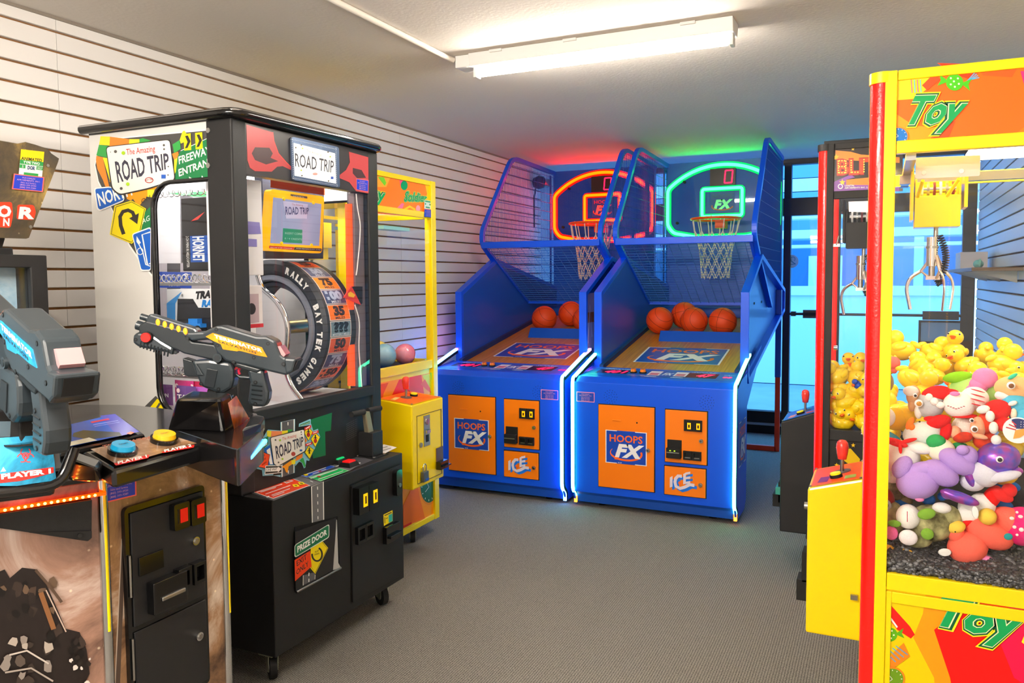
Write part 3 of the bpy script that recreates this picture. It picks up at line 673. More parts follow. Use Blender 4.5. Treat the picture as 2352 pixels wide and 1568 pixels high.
# side panels with rounded window
wx0, wx1, wz0, wz1 = .325, .61, .915, 1.748
hole = [(wx1, wz0), (wx0+.10, wz0)]+arc(wx0+.10, wz0+.10, .10, 270, 180, 6)[1:]+arc(wx0+.09, wz1-.09, .09, 180, 90, 6)+[(wx1, wz1)]
for y, th in ((TY0, .015), (TY1, -.015)):
    g = MB(); p_ = PL((TX0, y, 0), (1, 0, 0), (0, 0, 1)); panel_hole(g, p_, [(0, .656), (.71, .656), (.71, TZ), (0, TZ)], hole, th, M_rw, M_blackm)
    s_ = g.build('side_panel', RT)
    e = [p_.P(a, b, .004 if th > 0 else -.004) for a, b in hole]
    MB().tube(e[1:], .0085, M_blackg, 8).build('window_gasket', s_); MB().tube([q+Vector((0, -.004 if th > 0 else .004, 0)) for q in e[1:]], .004, M_chrome, 6).build('window_trim', s_)
    MB().prism([p_.P(a, b, -.006) for a, b in hole], (0, .003, 0), M_glass).build('side_glass', s_)
MB().box((TX0, TY0+.016, .656), (TX0+.015, TY1-.016, TZ), M_fl).build('back_panel', RT)
MB().box((TX0+.016, TY0+.016, .90), (TX1-.02, TY1-.016, .915), M_fl).build('inner_floor', RT)
MB().box((TX0+.016, TY0+.016, 1.86), (TX1-.02, TY1-.016, 1.872), M_fl).build('inner_top', RT)
# posts, rails and cap
for y0, y1 in ((TY0-.012, TY0+.057), (TY1-.057, TY1+.012)):
    MB().box((TX1-.112, y0, .657), (TX1+.004, y1, TZ), M_black).build('corner_post', RT, bevel=.006)
MB().box((TX1-.03, TY0+.05, .655), (TX1, TY1-.05, .91), M_black).build('front_panel', RT, bevel=.002)
MB().box((TX1-.03, TY0+.05, .905), (TX1+.012, TY1-.05, .945), M_black).build('window_sill', RT, bevel=.004)
MB().prism(round_poly([(TX0-.01, TY0-.02, TZ), (TX1+.02, TY0-.02, TZ), (TX1+.02, TY1+.02, TZ), (TX0-.01, TY1+.02, TZ)], .06, 5), (0, 0, .034), M_blackm).build('top_cap', RT)
cpx = round_path([(TX0-.01, TY0-.022, TZ+.017), (TX1+.022, TY0-.022, TZ+.017), (TX1+.022, TY1+.022, TZ+.017), (TX0-.01, TY1+.022, TZ+.017)], .06, 5)
MB().tube(cpx, .017, M_blackg, 10).tube([Vector(p)+Vector((.010 if i > 3 else 0, -.011 if i < 5 else 0, .008)) for i, p in enumerate(cpx)], .004, M_chrome, 6).build('t_molding', RT)
for z in (.30, 1.70): pass
for zz in (1.878, 1.782): MB().cyl(sd.px(485, 301 if zz > 1.8 else 381, .012), sd.px(485, 301 if zz > 1.8 else 381, .015), .009, M_steel, 14).build('bolt', RT)
MB().box((TX1-.006, TY0+.06, .945), (TX1-.003, TY1-.06, 1.765), M_glass).build('front_glass', RT)
# marquee
mq = MB().box((TX1-.04, TY0+.055, 1.765), (TX1+.002, TY1-.055, TZ-.005), mat('marquee_dark', '#3b3839', .3)).build('marquee', RT)
a = Art(ft, h=.003); rd = C('#c24a4c', .3); rd2 = C('#e0504a', .3)
S5 = lambda x, y: (x/3.92+500, y/3.92+240)
a.tri([S5(*p) for p in [(252, 180), (490, 250), (500, 330), (540, 440), (610, 520), (660, 565), (655, 590), (580, 555), (530, 560), (480, 605), (330, 600), (285, 570), (262, 500)]], rd)
a.tri([S5(*p) for p in [(330, 385), (460, 390), (490, 440), (470, 480), (540, 510), (430, 540), (330, 500), (300, 440)]], C('#4b3436', .3))
a.line([S5(*p) for p in [(490, 250), (500, 330), (540, 440), (610, 520), (660, 570)]], 2.2, rd2)
a.tri([S5(*p) for p in [(1175, 425), (1350, 475), (1352, 800), (1240, 780), (1180, 700), (1085, 660), (1085, 640), (1150, 590), (1185, 520)]], rd)
a.tri([S5(*p) for p in [(1210, 570), (1290, 590), (1330, 660), (1250, 665), (1210, 620)]], C('#4b3436', .3)); a.build('print', mq)
pp = PL((TX1+.012, TY0, 0), (0, 1, 0), (0, 0, 1)); Q = [S5(650, 290), S5(1075, 385), S5(1085, 750), S5(665, 680)]
def plate_px(pl, q, m, th, par, name, r=.012): pts = round_poly([pl.px(*p) for p in q], r, 3); return MB().prism(pts, pl.n*th, m).build(name, par)
pm = plate_px(PL(ft.o+Vector((.003, 0, 0)), ft.u, ft.v), Q, mat('diamond_plate', '#5d6f8c', .35, metal=.6, bump=.5, bscale=60), .009, mq, 'license_plate')
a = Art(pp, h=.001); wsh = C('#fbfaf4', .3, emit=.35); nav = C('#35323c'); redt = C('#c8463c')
for t in range(34):                    # raised diamonds on the tread plate border
    f = t/33
    for (A, B) in ((Q[0], Q[1]), (Q[3], Q[2])):
        x = A[0]+(B[0]-A[0])*(.02+.96*f); y = A[1]+(B[1]-A[1])*(.02+.96*f)+(5 if A is Q[0] else -5); a.mb.flat([a.pt(p) for p in ((x-1, y+1.4), (x, y+1), (x+1, y-1.4), (x, y-1))], C('#dfe6ee', .3))
for t in range(20):
    f = t/19
    for (A, B, dx) in ((Q[0], Q[3], 4), (Q[1], Q[2], -3)):
        x = A[0]+(B[0]-A[0])*f+dx; y = A[1]+(B[1]-A[1])*(.02+.94*f); a.mb.flat([a.pt(p) for p in ((x-1, y+1.4), (x, y+1), (x+1, y-1.4), (x, y-1))], C('#dfe6ee', .3))
a.poly([S5(*p) for p in [(680, 345), (1055, 440), (1065, 712), (690, 640)]], wsh)
a.text('The Amazing', S5(795, 425), S5(932, 465), S5(795, 400), C('#d88a70'), caps=False)
a.text('ROAD TRIP', S5(695, 555), S5(1040, 615), S5(692, 430), nav, fat=.01, sp=1.0, E=S5(1045, 502))
a.disc(S5(875, 625), 6, C('#d8a29a'), 14, ry=3.2); a.rect(*S5(1015, 648), *S5(1040, 672), C('#3a5fc0'))
for p in [(700, 388), (750, 365), (990, 428), (755, 640), (995, 688)]: a.disc(S5(*p), 2, C('#5b5340'), 8)
for p in [(760, 395), (748, 592), (1010, 470)]: a.disc(S5(*p), 2, C('#b7c63a'), 8)
a.build('print', pm)
def svc_sticker(pl, q, par, h=.004):
    a = Art(pl, h=h); TL, TR, BR, BL = q; L = lambda A, B, f: (A[0]+(B[0]-A[0])*f, A[1]+(B[1]-A[1])*f)
    W = lambda u, v: L(L(TL, TR, u), L(BL, BR, u), v)
    a.poly([BL, BR, TR, TL], C('#ff6a62', .3)); a.poly([W(.04, .94), W(.96, .94), W(.96, .06), W(.04, .06)], C('#2440c8', .3))
    for i, (l, t) in enumerate(((.42, 'McDONALDS'), (.76, 'AMUSEMENTS, INC.'), (.50, 'Sales and Service'), (.52, '(843) 399-3930'), (.52, '(888) 399-9389'))):
        v = .24+.155*i; a.text(t, W(.5-l/2, v), W(.5+l/2, v), W(.5-l/2, v-.10), C('#e7a9c9'), res=1)
    return a.build('sticker', par)
svc_sticker(ft, [S5(1240, 665), S5(1352, 680), S5(1350, 790), S5(1240, 770)], mq)
# side artwork
a = Art(sd, h=.0014); S = lambda x, y: (x/3.92+200, y/3.92+240); Sx = lambda L: [S(*p) for p in L]
dk = C('#4a4947'); O_ = C('#f5882c'); Y_ = C('#efe22a'); G_ = C('#36a34a'); GG = C('#157a44'); WT = C('#f3f3ef'); BU = C('#0f5fc4'); YS = C('#f6df00'); BK = C('#2e2b26'); OR2 = C('#f5a012')
a.tri(Sx([(68, 545), (100, 700), (150, 800), (225, 950), (380, 1275), (500, 1450), (588, 1550), (588, 690), (1092, 690), (1092, 222), (300, 296), (150, 300), (95, 420)]), WT)
a.tri(Sx([(78, 545), (108, 690), (158, 790), (235, 950), (388, 1262), (505, 1430), (588, 1530), (588, 690), (1092, 690), (1092, 234), (320, 306), (150, 310), (105, 420)]), dk)
for q, m_ in (([(125, 285), (210, 290), (205, 370), (112, 362)], Y_), ([(210, 290), (385, 312), (380, 380), (205, 380)], O_), ([(385, 312), (475, 312), (475, 360), (380, 370)], Y_), ([(475, 312), (505, 303), (578, 325), (475, 360)], G_),
              ([(112, 362), (195, 375), (195, 480), (88, 458)], G_), ([(88, 462), (145, 475), (205, 745), (170, 740), (148, 680), (98, 580), (84, 500)], O_), ([(145, 475), (200, 485), (215, 700)], Y_),
              ([(205, 690), (300, 800), (350, 800), (350, 760), (215, 690)], O_), ([(350, 800), (640, 735), (622, 760), (560, 790), (548, 830), (500, 880), (478, 910), (485, 950), (465, 935), (440, 880), (420, 850), (395, 865), (365, 850)], OR2), ([(548, 768), (612, 765), (598, 838), (550, 830)], Y_),
              ([(865, 245), (882, 235), (912, 280), (890, 335), (850, 352), (840, 320)], Y_), ([(775, 360), (840, 320), (850, 400), (790, 440)], G_), ([(770, 445), (825, 425), (835, 470), (790, 500)], O_), ([(790, 500), (835, 470), (825, 560), (790, 640)], Y_)): a.tri(Sx(q), m_)
a.tri(Sx([(795, 690), (822, 470), (850, 420), (1092, 305), (1092, 690)]), GG); a.line(Sx([(850, 418), (1092, 305)]), 1.4, WT)
for dx in (0, 104):
    a.poly(Sx([(876+dx, 268-dx*.1), (940+dx, 260-dx*.1), (945+dx, 410-dx*.1), (882+dx, 416-dx*.1)]), YS)
    a.tri(Sx([(890+dx, 285-dx*.1), (915+dx, 280-dx*.1), (940+dx, 332-dx*.1), (912+dx, 392-dx*.1), (888+dx, 396-dx*.1), (912+dx, 338-dx*.1)]), BK)
a.text('FREEWAY', S(836, 538), S(1120, 440), S(830, 468), WT, fat=.02); a.text('ENTRANCE', S(836, 648), S(1190, 520), S(830, 582), WT, fat=.02)
a.poly(Sx([(925, 650), (1005, 688), (935, 690)]), WT); a.poly(Sx([(1043, 640), (1080, 690), (1030, 690)]), WT)
a.tri([tuple(p) for p in round_poly([Vector((*S(*p), 0)) for p in [(72, 745), (225, 738), (345, 820), (345, 868), (120, 962), (100, 950)]], 6, 3)] and [(p.x, p.y) for p in round_poly([Vector((*S(*p), 0)) for p in [(72, 750), (225, 738), (345, 820), (345, 868), (120, 962), (98, 940)]], 6, 3)], WT)
a.tri([(p.x, p.y) for p in round_poly([Vector((*S(*p), 0)) for p in [(82, 760), (225, 748), (340, 824), (338, 860), (126, 948), (108, 932)]], 5, 3)], BU)
a.text('NORTH', S(122, 912), S(420, 812), S(96, 800), WT, fat=.025)
# license plate with its dark edge
a.tri([(p.x, p.y) for p in round_poly([Vector((*S(*p), 0)) for p in [(178, 380), (752, 312), (808, 684), (560, 765), (300, 822), (228, 762)]], 8, 3)], BK)
a.tri([(p.x, p.y) for p in round_poly([Vector((*S(*p), 0)) for p in [(184, 386), (752, 320), (798, 676), (560, 752), (304, 808), (240, 755)]], 8, 3)], C('#efeee8', .35))
a.text('The Amazing', S(366, 456), S(624, 424), S(362, 402), C('#cf3a34'), caps=False, fat=.01); a.text('ROAD TRIP', S(288, 702), S(752, 572), S(258, 508), C('#383749'), fat=.02, E=S(742, 432))
a.disc(S(570, 682), 10, C('#b8463e'), 16, ry=7); a.disc(S(570, 682), 8, C('#efeee8', .35), 16, ry=5); a.text('BAY TEK', S(535, 690), S(606, 680), S(535, 674), C('#a02a28'), fat=.03, res=1)
a.rect(*S(680, 632), *S(720, 668), C('#2a5fc0'))
for p, r_ in (((268, 425), 3.6), ((320, 757), 3.4), ((704, 368), 2.6), ((706, 404), 2.2), ((225, 430), 1), ((742, 636), 1.6), ((745, 560), 1.6)): a.disc(S(*p), r_, C('#565350'), 10)
for p in ((340, 438), (381, 718)): a.disc(S(*p), 4.4, C('#a9d41c'), 7)
a.tri(Sx([(262, 912), (415, 866), (545, 938), (495, 1160), (418, 1255), (218, 1170)]), YS); a.line(Sx([(275, 922), (416, 878), (533, 942), (486, 1155), (414, 1240), (232, 1165), (275, 922)]), 1.5, BK)
a.line(Sx([(345, 1168), (318, 1090), (312, 1010), (338, 965), (385, 952), (425, 972), (445, 1020)]), 8.5, BK); a.poly(Sx([(394, 1025), (482, 978), (468, 1078)]), BK)
a.text('ON', S(505, 895), S(585, 855), S(500, 852), BK); a.poly(Sx([(538, 965), (586, 920), (586, 1112), (498, 1150)]), GG); a.text('AG', S(514, 1078), S(580, 1042), S(510, 1030), WT)
a.tri([(p.x, p.y) for p in round_poly([Vector((*S(*p), 0)) for p in [(418, 1165), (590, 1100), (590, 1498), (500, 1500)]], 6, 3)], WT); a.tri([(p.x, p.y) for p in round_poly([Vector((*S(*p), 0)) for p in [(428, 1172), (586, 1114), (586, 1486), (506, 1488)]], 5, 3)], BU)
a.line(Sx([(586, 1148), (512, 1172), (560, 1440), (586, 1430)]), 3, WT); a.line(Sx([(475, 1240), (500, 1290), (520, 1330), (545, 1440), (585, 1455)]), 2.2, WT); a.line([S(495+26*cos(t), 1322+30*sin(t)) for t in [k*pi/6 for k in range(13)]], 1.8, WT); a.poly(Sx([(464, 1185), (502, 1245), (482, 1262), (462, 1235)]), WT)
a.tri([(300, 968), (362, 908), (392, 940), (400, 968)], dk); a.tri([(322, 968), (366, 914), (392, 944), (396, 968)], YS); a.line([(344, 968), (372, 925)], 5, dk)
a.build('sign_print', RT)
# lower base
lb = MB().box((TX0, TY0, .105), (BX, 2.857, .655), M_black); o = lb.build('lower_cabinet', RT, bevel=.004)
a = Art(tp, h=.001); gry = C('#7d7c82', .3); rdp = C('#f4431c', .35); wl_ = C('#f2e6e4'); R8 = lambda x, y: (x/8.2536+590, y/8.2536+940); R7 = lambda x, y: (x/7.84+560, y/7.84+1040)
a.poly([R7(*p) for p in [(10, 680), (1990, 45), (2330, 130), (540, 865)]], C('#55545a', .3))
a.poly([R7(*p) for p in [(690, 440), (900, 372), (1420, 520), (1180, 610)]], gry); a.poly([R7(*p) for p in [(1440, 190), (1830, 110), (2120, 190), (1900, 330)]], gry)
a.poly([R7(*p) for p in [(110, 690), (840, 445), (1200, 590), (530, 832)]], wl_); a.poly([R7(*p) for p in [(130, 690), (838, 455), (1180, 588), (530, 820)]], rdp)
for i, (p, q) in enumerate((((160, 690), (400, 625)), ((230, 715), (690, 568)), ((300, 715), (580, 625)), ((390, 750), (840, 590)), ((500, 770), (830, 650)), ((520, 790), (730, 715)))): a.line([R7(*p), R7(*q)], 1.6, wl_)
a.poly([R7(*p) for p in [(690, 520), (800, 490), (900, 510), (770, 560)]], wl_); a.poly([R7(*p) for p in [(730, 522), (800, 500), (860, 514), (770, 545)]], C('#e0705c'))
for dx, dy in ((0, 0), (100, -38)): a.poly([R7(p[0]+dx, p[1]+dy) for p in [(870, 580), (960, 570), (1010, 612), (905, 625)]], YS); a.line([R7(915+dx, 595+dy), R7(965+dx, 600+dy)], 1.6, BK)
a.poly([R7(*p) for p in [(880, 385), (1470, 205), (1650, 260), (1140, 455)]], C('#8aa4ef')); a.poly([R7(*p) for p in [(960, 385), (1468, 225), (1630, 262), (1145, 440)]], C('#0a50c8'))
for p, q in (((1020, 392), (1320, 285)), ((1130, 395), (1480, 275)), ((1240, 392), (1480, 310))): a.line([R7(*p), R7(*q)], 1.5, wl_)
a.poly([R7(*p) for p in [(1320, 270), (1480, 215), (1500, 240), (1360, 285)]], C('#e2504c')); a.poly([R7(*p) for p in [(1065, 405), (1130, 392), (1170, 415), (1110, 430)]], YS); a.poly([R7(*p) for p in [(1335, 345), (1380, 330), (1410, 350), (1365, 362)]], C('#c03050'))
a.poly([R7(*p) for p in [(1160, 455), (1720, 285), (1900, 335), (1380, 530)]], C('#9be8b4')); a.poly([R7(*p) for p in [(1200, 470), (1720, 300), (1870, 338), (1375, 515)]], C('#0fbf62'))
for p, q in (((1230, 470), (1690, 312)), ((1340, 495), (1790, 340)), ((1200, 480), (1330, 440))): a.line([R7(*p), R7(*q)], 1.5, wl_)
a.poly([R7(*p) for p in [(1310, 445), (1350, 430), (1400, 445), (1355, 465)]], C('#c03020'))
for p, q in (((700, 442), (770, 465)), ((885, 425), (940, 440)), ((1195, 525), (1245, 545)), ((1650, 270), (1720, 245)), ((1760, 240), (1830, 220)), ((1900, 165), (1960, 150)), ((1990, 235), (2100, 200)), ((115, 720), (160, 700)), ((410, 828), (460, 805))): a.line([R7(*p), R7(*q)], 1.8, C('#f0f0f0'))
a.poly([(864, 1030), (882, 1023), (912, 1030), (880, 1046)], C('#e6e6ea')); a.line([(868, 1034), (890, 1028)], 1.2, C('#55555c')); a.line([(874, 1039), (898, 1032)], 1.2, C('#55555c'))
a.build('instruction_print', o)
for pc_, cm, nm in (((1695, 150), '#12b060', 'green'), ((1895, 205), '#e01818', 'red')):
    c = tp.px(*R7(pc_[0], pc_[1]+30)); t = MB(); t.hexa([c+Vector((x, y, 0)) for x, y in ((-.030, -.034), (.030, -.034), (.030, .034), (-.030, .034))]+[c+Vector((x, y, .018)) for x, y in ((-.022, -.026), (.022, -.026), (.022, .026), (-.022, .026))], M_blackm)
    t.hexa([c+Vector((x, y, .018)) for x, y in ((-.018, -.022), (.018, -.022), (.018, .022), (-.018, .022))]+[c+Vector((x, y, .024)) for x, y in ((-.016, -.020), (.016, -.020), (.016, .020), (-.016, .020))], mat('%s_button_cap' % nm, cm, .25, emit=.5)); b_ = t.build('button', RT, bevel=.001); b_['label'] = nm+' square push button'
# front artwork below the window
a = Art(ft, h=.0012); P8 = lambda L: [R8(*p) for p in L]; cy = C('#86c4dc')
a.tri(P8([(1020, 190), (1420, 60), (1400, 400), (1290, 420), (1300, 870), (1060, 930), (1020, 600)]), C('#0a6b40'))
a.poly(P8([(440, 240), (718, 180), (712, 1200), (455, 1285)]), cy); a.poly(P8([(455, 240), (706, 185), (700, 1200), (470, 1280)]), WT); a.poly(P8([(470, 238), (690, 190), (688, 1205), (484, 1275)]), C('#5a5a5e'))
a.line([R8(583, 240), R8(583, 300)], 2, WT); a.line([R8(590, 1155), R8(590, 1215)], 2, WT)
a.tri(P8([(20, 680), (200, 380), (440, 400), (440, 620), (300, 1250), (440, 1280), (440, 1240), (100, 1260), (90, 1150), (-20, 1120), (-30, 800)]), cy)
a.poly(P8([(785, 330), (790, 270), (1000, 180), (1015, 190), (1015, 290)]), cy); a.poly(P8([(805, 325), (808, 290), (995, 215), (995, 265)]), GG); a.text('HOW TO PLAY', R8(815, 322), R8(990, 255), R8(815, 302), WT, fat=.02, res=1)
a.tri(P8([(870, 400), (1020, 270), (1060, 400), (1150, 365), (1160, 440), (1195, 520), (980, 975), (930, 960), (910, 1100), (880, 1115), (840, 1010), (790, 990), (720, 1070), (700, 900)]), cy)
for q, m_ in (([(180, 400), (265, 405), (255, 520), (185, 520)], Y_), ([(265, 405), (465, 410), (465, 480), (260, 520)], C('#f5925c')), ([(465, 405), (575, 395), (575, 440), (465, 470)], Y_), ([(575, 375), (680, 385), (575, 440)], G_), ([(460, 1090), (640, 960), (650, 1040), (590, 1080), (570, 1195), (540, 1190), (510, 1110)], OR2), ([(640, 960), (720, 940), (715, 1030), (650, 1040)], Y_),
              ([(735, 890), (860, 830), (850, 910), (720, 980)], O_), ([(840, 920), (870, 920), (912, 1060), (890, 1100), (850, 1010), (800, 970)], G_), ([(895, 520), (940, 590), (900, 640)], O_)): a.tri(P8(q), m_)
for q in ([(870, 430), (960, 320), (1050, 420), (965, 600)], [(1000, 560), (1090, 430), (1185, 520), (1090, 720)], [(885, 810), (960, 680), (1070, 760), (980, 945)]):
    a.poly(P8(q), BK); c = [sum(p[0] for p in q)/4, sum(p[1] for p in q)/4]; a.poly(P8([(c[0]+(p[0]-c[0])*.9, c[1]+(p[1]-c[1])*.9) for p in q]), YS)
    a.disc(R8(c[0], c[1]-65), 1.8, BK, 10); a.line([R8(c[0], c[1]-50), R8(c[0], c[1]+40)], 3.4, BK); a.line([R8(c[0]-38, c[1]-10), R8(c[0], c[1]-40), R8(c[0]+38, c[1]-10)], 1.4, BK); a.disc(R8(c[0], c[1]+35), 4, C('#b02010'), 12, ry=5.4) if q[0][1] < 700 else None
for q in ([(878, 345), (1005, 290), (1010, 340), (885, 400)], [(1018, 430), (1145, 390), (1148, 440), (1020, 480)], [(898, 650), (1025, 610), (1028, 655), (902, 700)]): a.poly(P8(q), C('#e02424')); a.line([R8(q[0][0]+25, (q[0][1]+q[3][1])/2-8), R8(q[1][0]-25, (q[1][1]+q[2][1])/2+4)], 1.8, WT)
a.tri([(p.x, p.y) for p in round_poly([Vector((*R8(*p), 0)) for p in [(225, 525), (878, 365), (905, 790), (370, 1085), (290, 1040)]], 4, 3)], BK); a.tri([(p.x, p.y) for p in round_poly([Vector((*R8(*p), 0)) for p in [(235, 535), (868, 378), (893, 778), (372, 1068), (300, 1030)]], 4, 3)], C('#ecebe6', .35))
a.text('The Amazing', R8(455, 588), R8(722, 512), R8(455, 530), C('#cf3a34'), caps=False); a.text('ROAD TRIP', R8(345, 935), R8(862, 670), R8(318, 685), C('#383749'), fat=.02, E=R8(855, 500))
a.disc(R8(665, 840), 5, C('#b8463e'), 14); a.rect(*R8(785, 755), *R8(832, 790), C('#2a5fc0'))
for p, r_ in (((325, 575), 2), ((382, 1000), 2), ((812, 425), 1.6), ((815, 470), 1.4)): a.disc(R8(*p), r_, C('#565350'), 10)
for p in ((410, 578), (455, 935)): a.disc(R8(*p), 2.4, C('#a9d41c'), 7)
a.poly(P8([(15, 830), (60, 560), (185, 500), (185, 660), (100, 740), (100, 800)]), GG); a.tri(P8([(45, 690), (70, 600), (150, 560), (165, 660), (100, 700)]), WT); a.tri(P8([(62, 670), (80, 625), (140, 600), (146, 650), (100, 675)]), GG)
a.poly(P8([(100, 740), (215, 665), (250, 850), (280, 1040), (190, 1040)]), BU); a.poly(P8([(150, 770), (215, 720), (245, 900), (270, 1035), (215, 1035)]), WT)
a.poly(P8([(-10, 1090), (35, 780), (215, 850), (170, 1125)]), C('#2e2b26')); a.poly(P8([(0, 1080), (42, 795), (205, 858), (162, 1112)]), C('#f4501e'))
for i, t in enumerate(('PRIZE', 'ZONE', 'AHEAD')): a.text(t, R8(35+i*12, 925+i*70), R8(118+i*16, 870+i*66), R8(30+i*12, 892+i*70), C('#8a2408'), fat=.02)
a.poly(P8([(110, 1230), (125, 1060), (440, 1055), (440, 1195)]), C('#f0f0ee')); a.poly(P8([(122, 1215), (135, 1072), (430, 1068), (430, 1184)]), BK); a.poly(P8([(135, 1175), (138, 1105), (360, 1095), (360, 1075), (430, 1120), (362, 1190), (360, 1165)]), C('#f4f4f2')); a.text('ONE WAY', R8(148, 1165), R8(345, 1150), R8(150, 1112), BK, fat=.01)
a.build('sign_print', RT)
b = MB()                               # perforated speaker patch
for i in range(11):
    for j in range(9): q = ft.px(796+i*2.3, 974+j*4.6-i*1.2, .0005); b.add([q+Vector((0, .0016*cos(t), .0016*sin(t))) for t in [k*pi/3 for k in range(6)]], [tuple(range(6))], mat('vent_hole', '#6f6f70', .5))
tag(b.build('speaker_holes', RT), kind='stuff')
# prize door recess and flap
q = [lf.px(*p) for p in ((676, 1210), (775, 1185), (780, 1303), (678, 1360))]
S6 = lambda x, y: (x/6.532+660, y/6.532+1160)
MB().prism([p+Vector((.0004, 0, 0)) for p in q], (.001, 0, 0), C('#060606', .9)).build('door_recess', RT)
fl = PL((BX+.004, TY0, 0), (0, 1, 0), (0, 0, 1))
f = MB().prism([fl.px(*p) for p in (S6(105, 395), S6(720, 190), S6(680, 965), S6(115, 1290))], (.004, 0, 0), mat('prize_flap', '#242426', .3)).build('prize_door', RT)
MB().prism([fl.px(*p) for p in (S6(725, 215), S6(745, 860), S6(785, 935), S6(670, 968))], (.006, 0, 0), C('#b9b9b7', .5)).build('flap_edge', f)
MB().tube([fl.px(*S6(118, 1300), .006), fl.px(*S6(785, 935), .006)], .0045, M_steel, 8).build('flap_hinge', f)
a = Art(PL((BX+.008, TY0, 0), (0, 1, 0), (0, 0, 1)), h=.001)
a.poly([S6(225, 1205), S6(232, 1050), S6(415, 1000), S6(405, 1110)], C('#606064')); a.line([S6(322, 1010), S6(318, 1060)], 2, WT); a.line([S6(320, 1100), S6(318, 1150)], 2, WT); a.line([S6(233, 1050), S6(232, 1200)], 1.2, WT); a.line([S6(412, 1040), S6(408, 1110)], 1.2, WT)
a.poly([S6(*p) for p in [(340, 940), (345, 640), (520, 535), (608, 640), (415, 1030)]], YS); a.line([S6(*p) for p in [(350, 925), (412, 1012), (596, 645), (518, 552)]], 1, BK)
a.line([S6(440+75*cos(t), 735+100*sin(t)) for t in [radians(k) for k in range(-70, 200, 15)]], 4, BK); a.text('PLAY', S6(408, 715), S6(468, 690), S6(408, 685), BK, res=1); a.text('AGAIN', S6(398, 755), S6(472, 730), S6(398, 728), BK, res=1)
a.poly([S6(*p) for p in [(108, 1138), (102, 820), (335, 680), (358, 915)]], C('#f4440e')); a.text('EXIT', S6(135, 915), S6(285, 800), S6(128, 835), BK, fat=.01); a.text('ONLY', S6(128, 1045), S6(310, 905), S6(125, 965), BK, fat=.01)
a.tri([(p.x, p.y) for p in round_poly([Vector((*S6(*p), 0)) for p in [(98, 595), (622, 275), (622, 480), (100, 788)]], 6, 4)], C('#d8e0da')); a.tri([(p.x, p.y) for p in round_poly([Vector((*S6(*p), 0)) for p in [(108, 602), (612, 292), (612, 470), (112, 770)]], 5, 4)], C('#17724a'))
a.text('PRIZE DOOR', S6(140, 708), S6(585, 430), S6(138, 615), WT, fat=.04, E=S6(585, 352)); a.build('sign_print', f)
a = Art(lf, h=.0012); a.poly([(714, 1117), (743, 1105), (744, 1200), (716, 1212)], WT); a.poly([(716, 1117), (741, 1106), (742, 1201), (718, 1211)], C('#6c6d70'))
for k in range(5): a.line([(728.5+k*.2, 1117+k*17), (728.7+k*.2, 1124+k*17)], 1.8, WT)
a.build('road_print', RT)
# coin door on the base
dq = [(805, 1116), (917, 1066), (918, 1322), (808, 1382)]; dpts = [lf.px(*p, .0005) for p in dq]
o = MB().prism([lf.px(*p, .0002) for p in ((803, 1113), (919, 1062), (920, 1325), (806, 1386))], (.0006, 0, 0), C('#050505')).prism(dpts, (.006, 0, 0), M_black).build('door', RT)
dp = PL((BX+.0065, TY0, 0), (0, 1, 0), (0, 0, 1)); u0, v0 = dp.uv(838, 1135)
for i, px_ in enumerate(((822, 1145), (845, 1136))):
    u, v = dp.uv(*px_); e = MB().box(dp.P(u-.032, v-.055, 0), dp.P(u+.032, v+.05, .03), M_blackg); e.box(dp.P(u-.005, v-.030, .03), dp.P(u+.022, v+.022, .032), C('#f2c800', .3, emit=.4)); e.box(dp.P(u+.004, v-.018, .032), dp.P(u+.014, v+.012, .0325), C('#5a3a00')); e.build('coin_entry', o, bevel=.003)
for px_ in ((825, 1226), (843, 1217)):
    u, v = dp.uv(*px_); e = MB().ring([dp.P(*p) for p in [(u-.028, v-.034), (u+.028, v-.034), (u+.028, v+.034), (u-.028, v+.034)]], [dp.P(*p) for p in [(u-.018, v-.022), (u+.018, v-.022), (u+.018, v+.022), (u-.018, v+.022)]], dp.n*.016, M_blackg); e.box(dp.P(u-.018, v-.022, 0), dp.P(u+.018, v+.022, .002), C('#020202')); e.build('coin_return', o, bevel=.002)
u, v = dp.uv(894, 1222); e = MB().box(dp.P(u-.05, v-.035, 0), dp.P(u+.05, v+.035, .022), M_blackg).box(dp.P(u-.04, v-.014, .022), dp.P(u+.048, v-.002, .036), M_blackg); e.build('bill_acceptor', o, bevel=.002)
a = Art(dp, h=.001); a.poly([S6(*p) for p in [(1438, 140), (1575, 72), (1578, 235), (1445, 310)]], C('#f6de00')); a.poly([S6(*p) for p in [(1515, 150), (1572, 120), (1574, 235), (1518, 262)]], C('#2ab0a8')); a.line([S6(1455, 155), S6(1560, 105)], 2, BK); a.line([S6(1458, 180), S6(1460, 270)], 1.4, BK); a.line([S6(1475, 200), S6(1503, 186)], 1.4, BK); a.build('sticker', o)
u, v = dp.uv(908, 1107); e = MB().prism([dp.P(*p) for p in round_poly([Vector((u-.022, v-.055, 0)), Vector((u+.022, v-.055, 0)), Vector((u+.022, v+.055, 0)), Vector((u-.022, v+.055, 0))], .015, 4)] if False else [dp.P(p.x, p.y) for p in round_poly([Vector((u-.022, v-.055, 0)), Vector((u+.022, v-.055, 0)), Vector((u+.022, v+.055, 0)), Vector((u-.022, v+.055, 0))], .015, 4)], (.022, 0, 0), M_blackg); e.cyl(dp.P(u, v-.01, .022), dp.P(u, v-.01, .026), .009, M_steel, 12); e.build('latch', o)
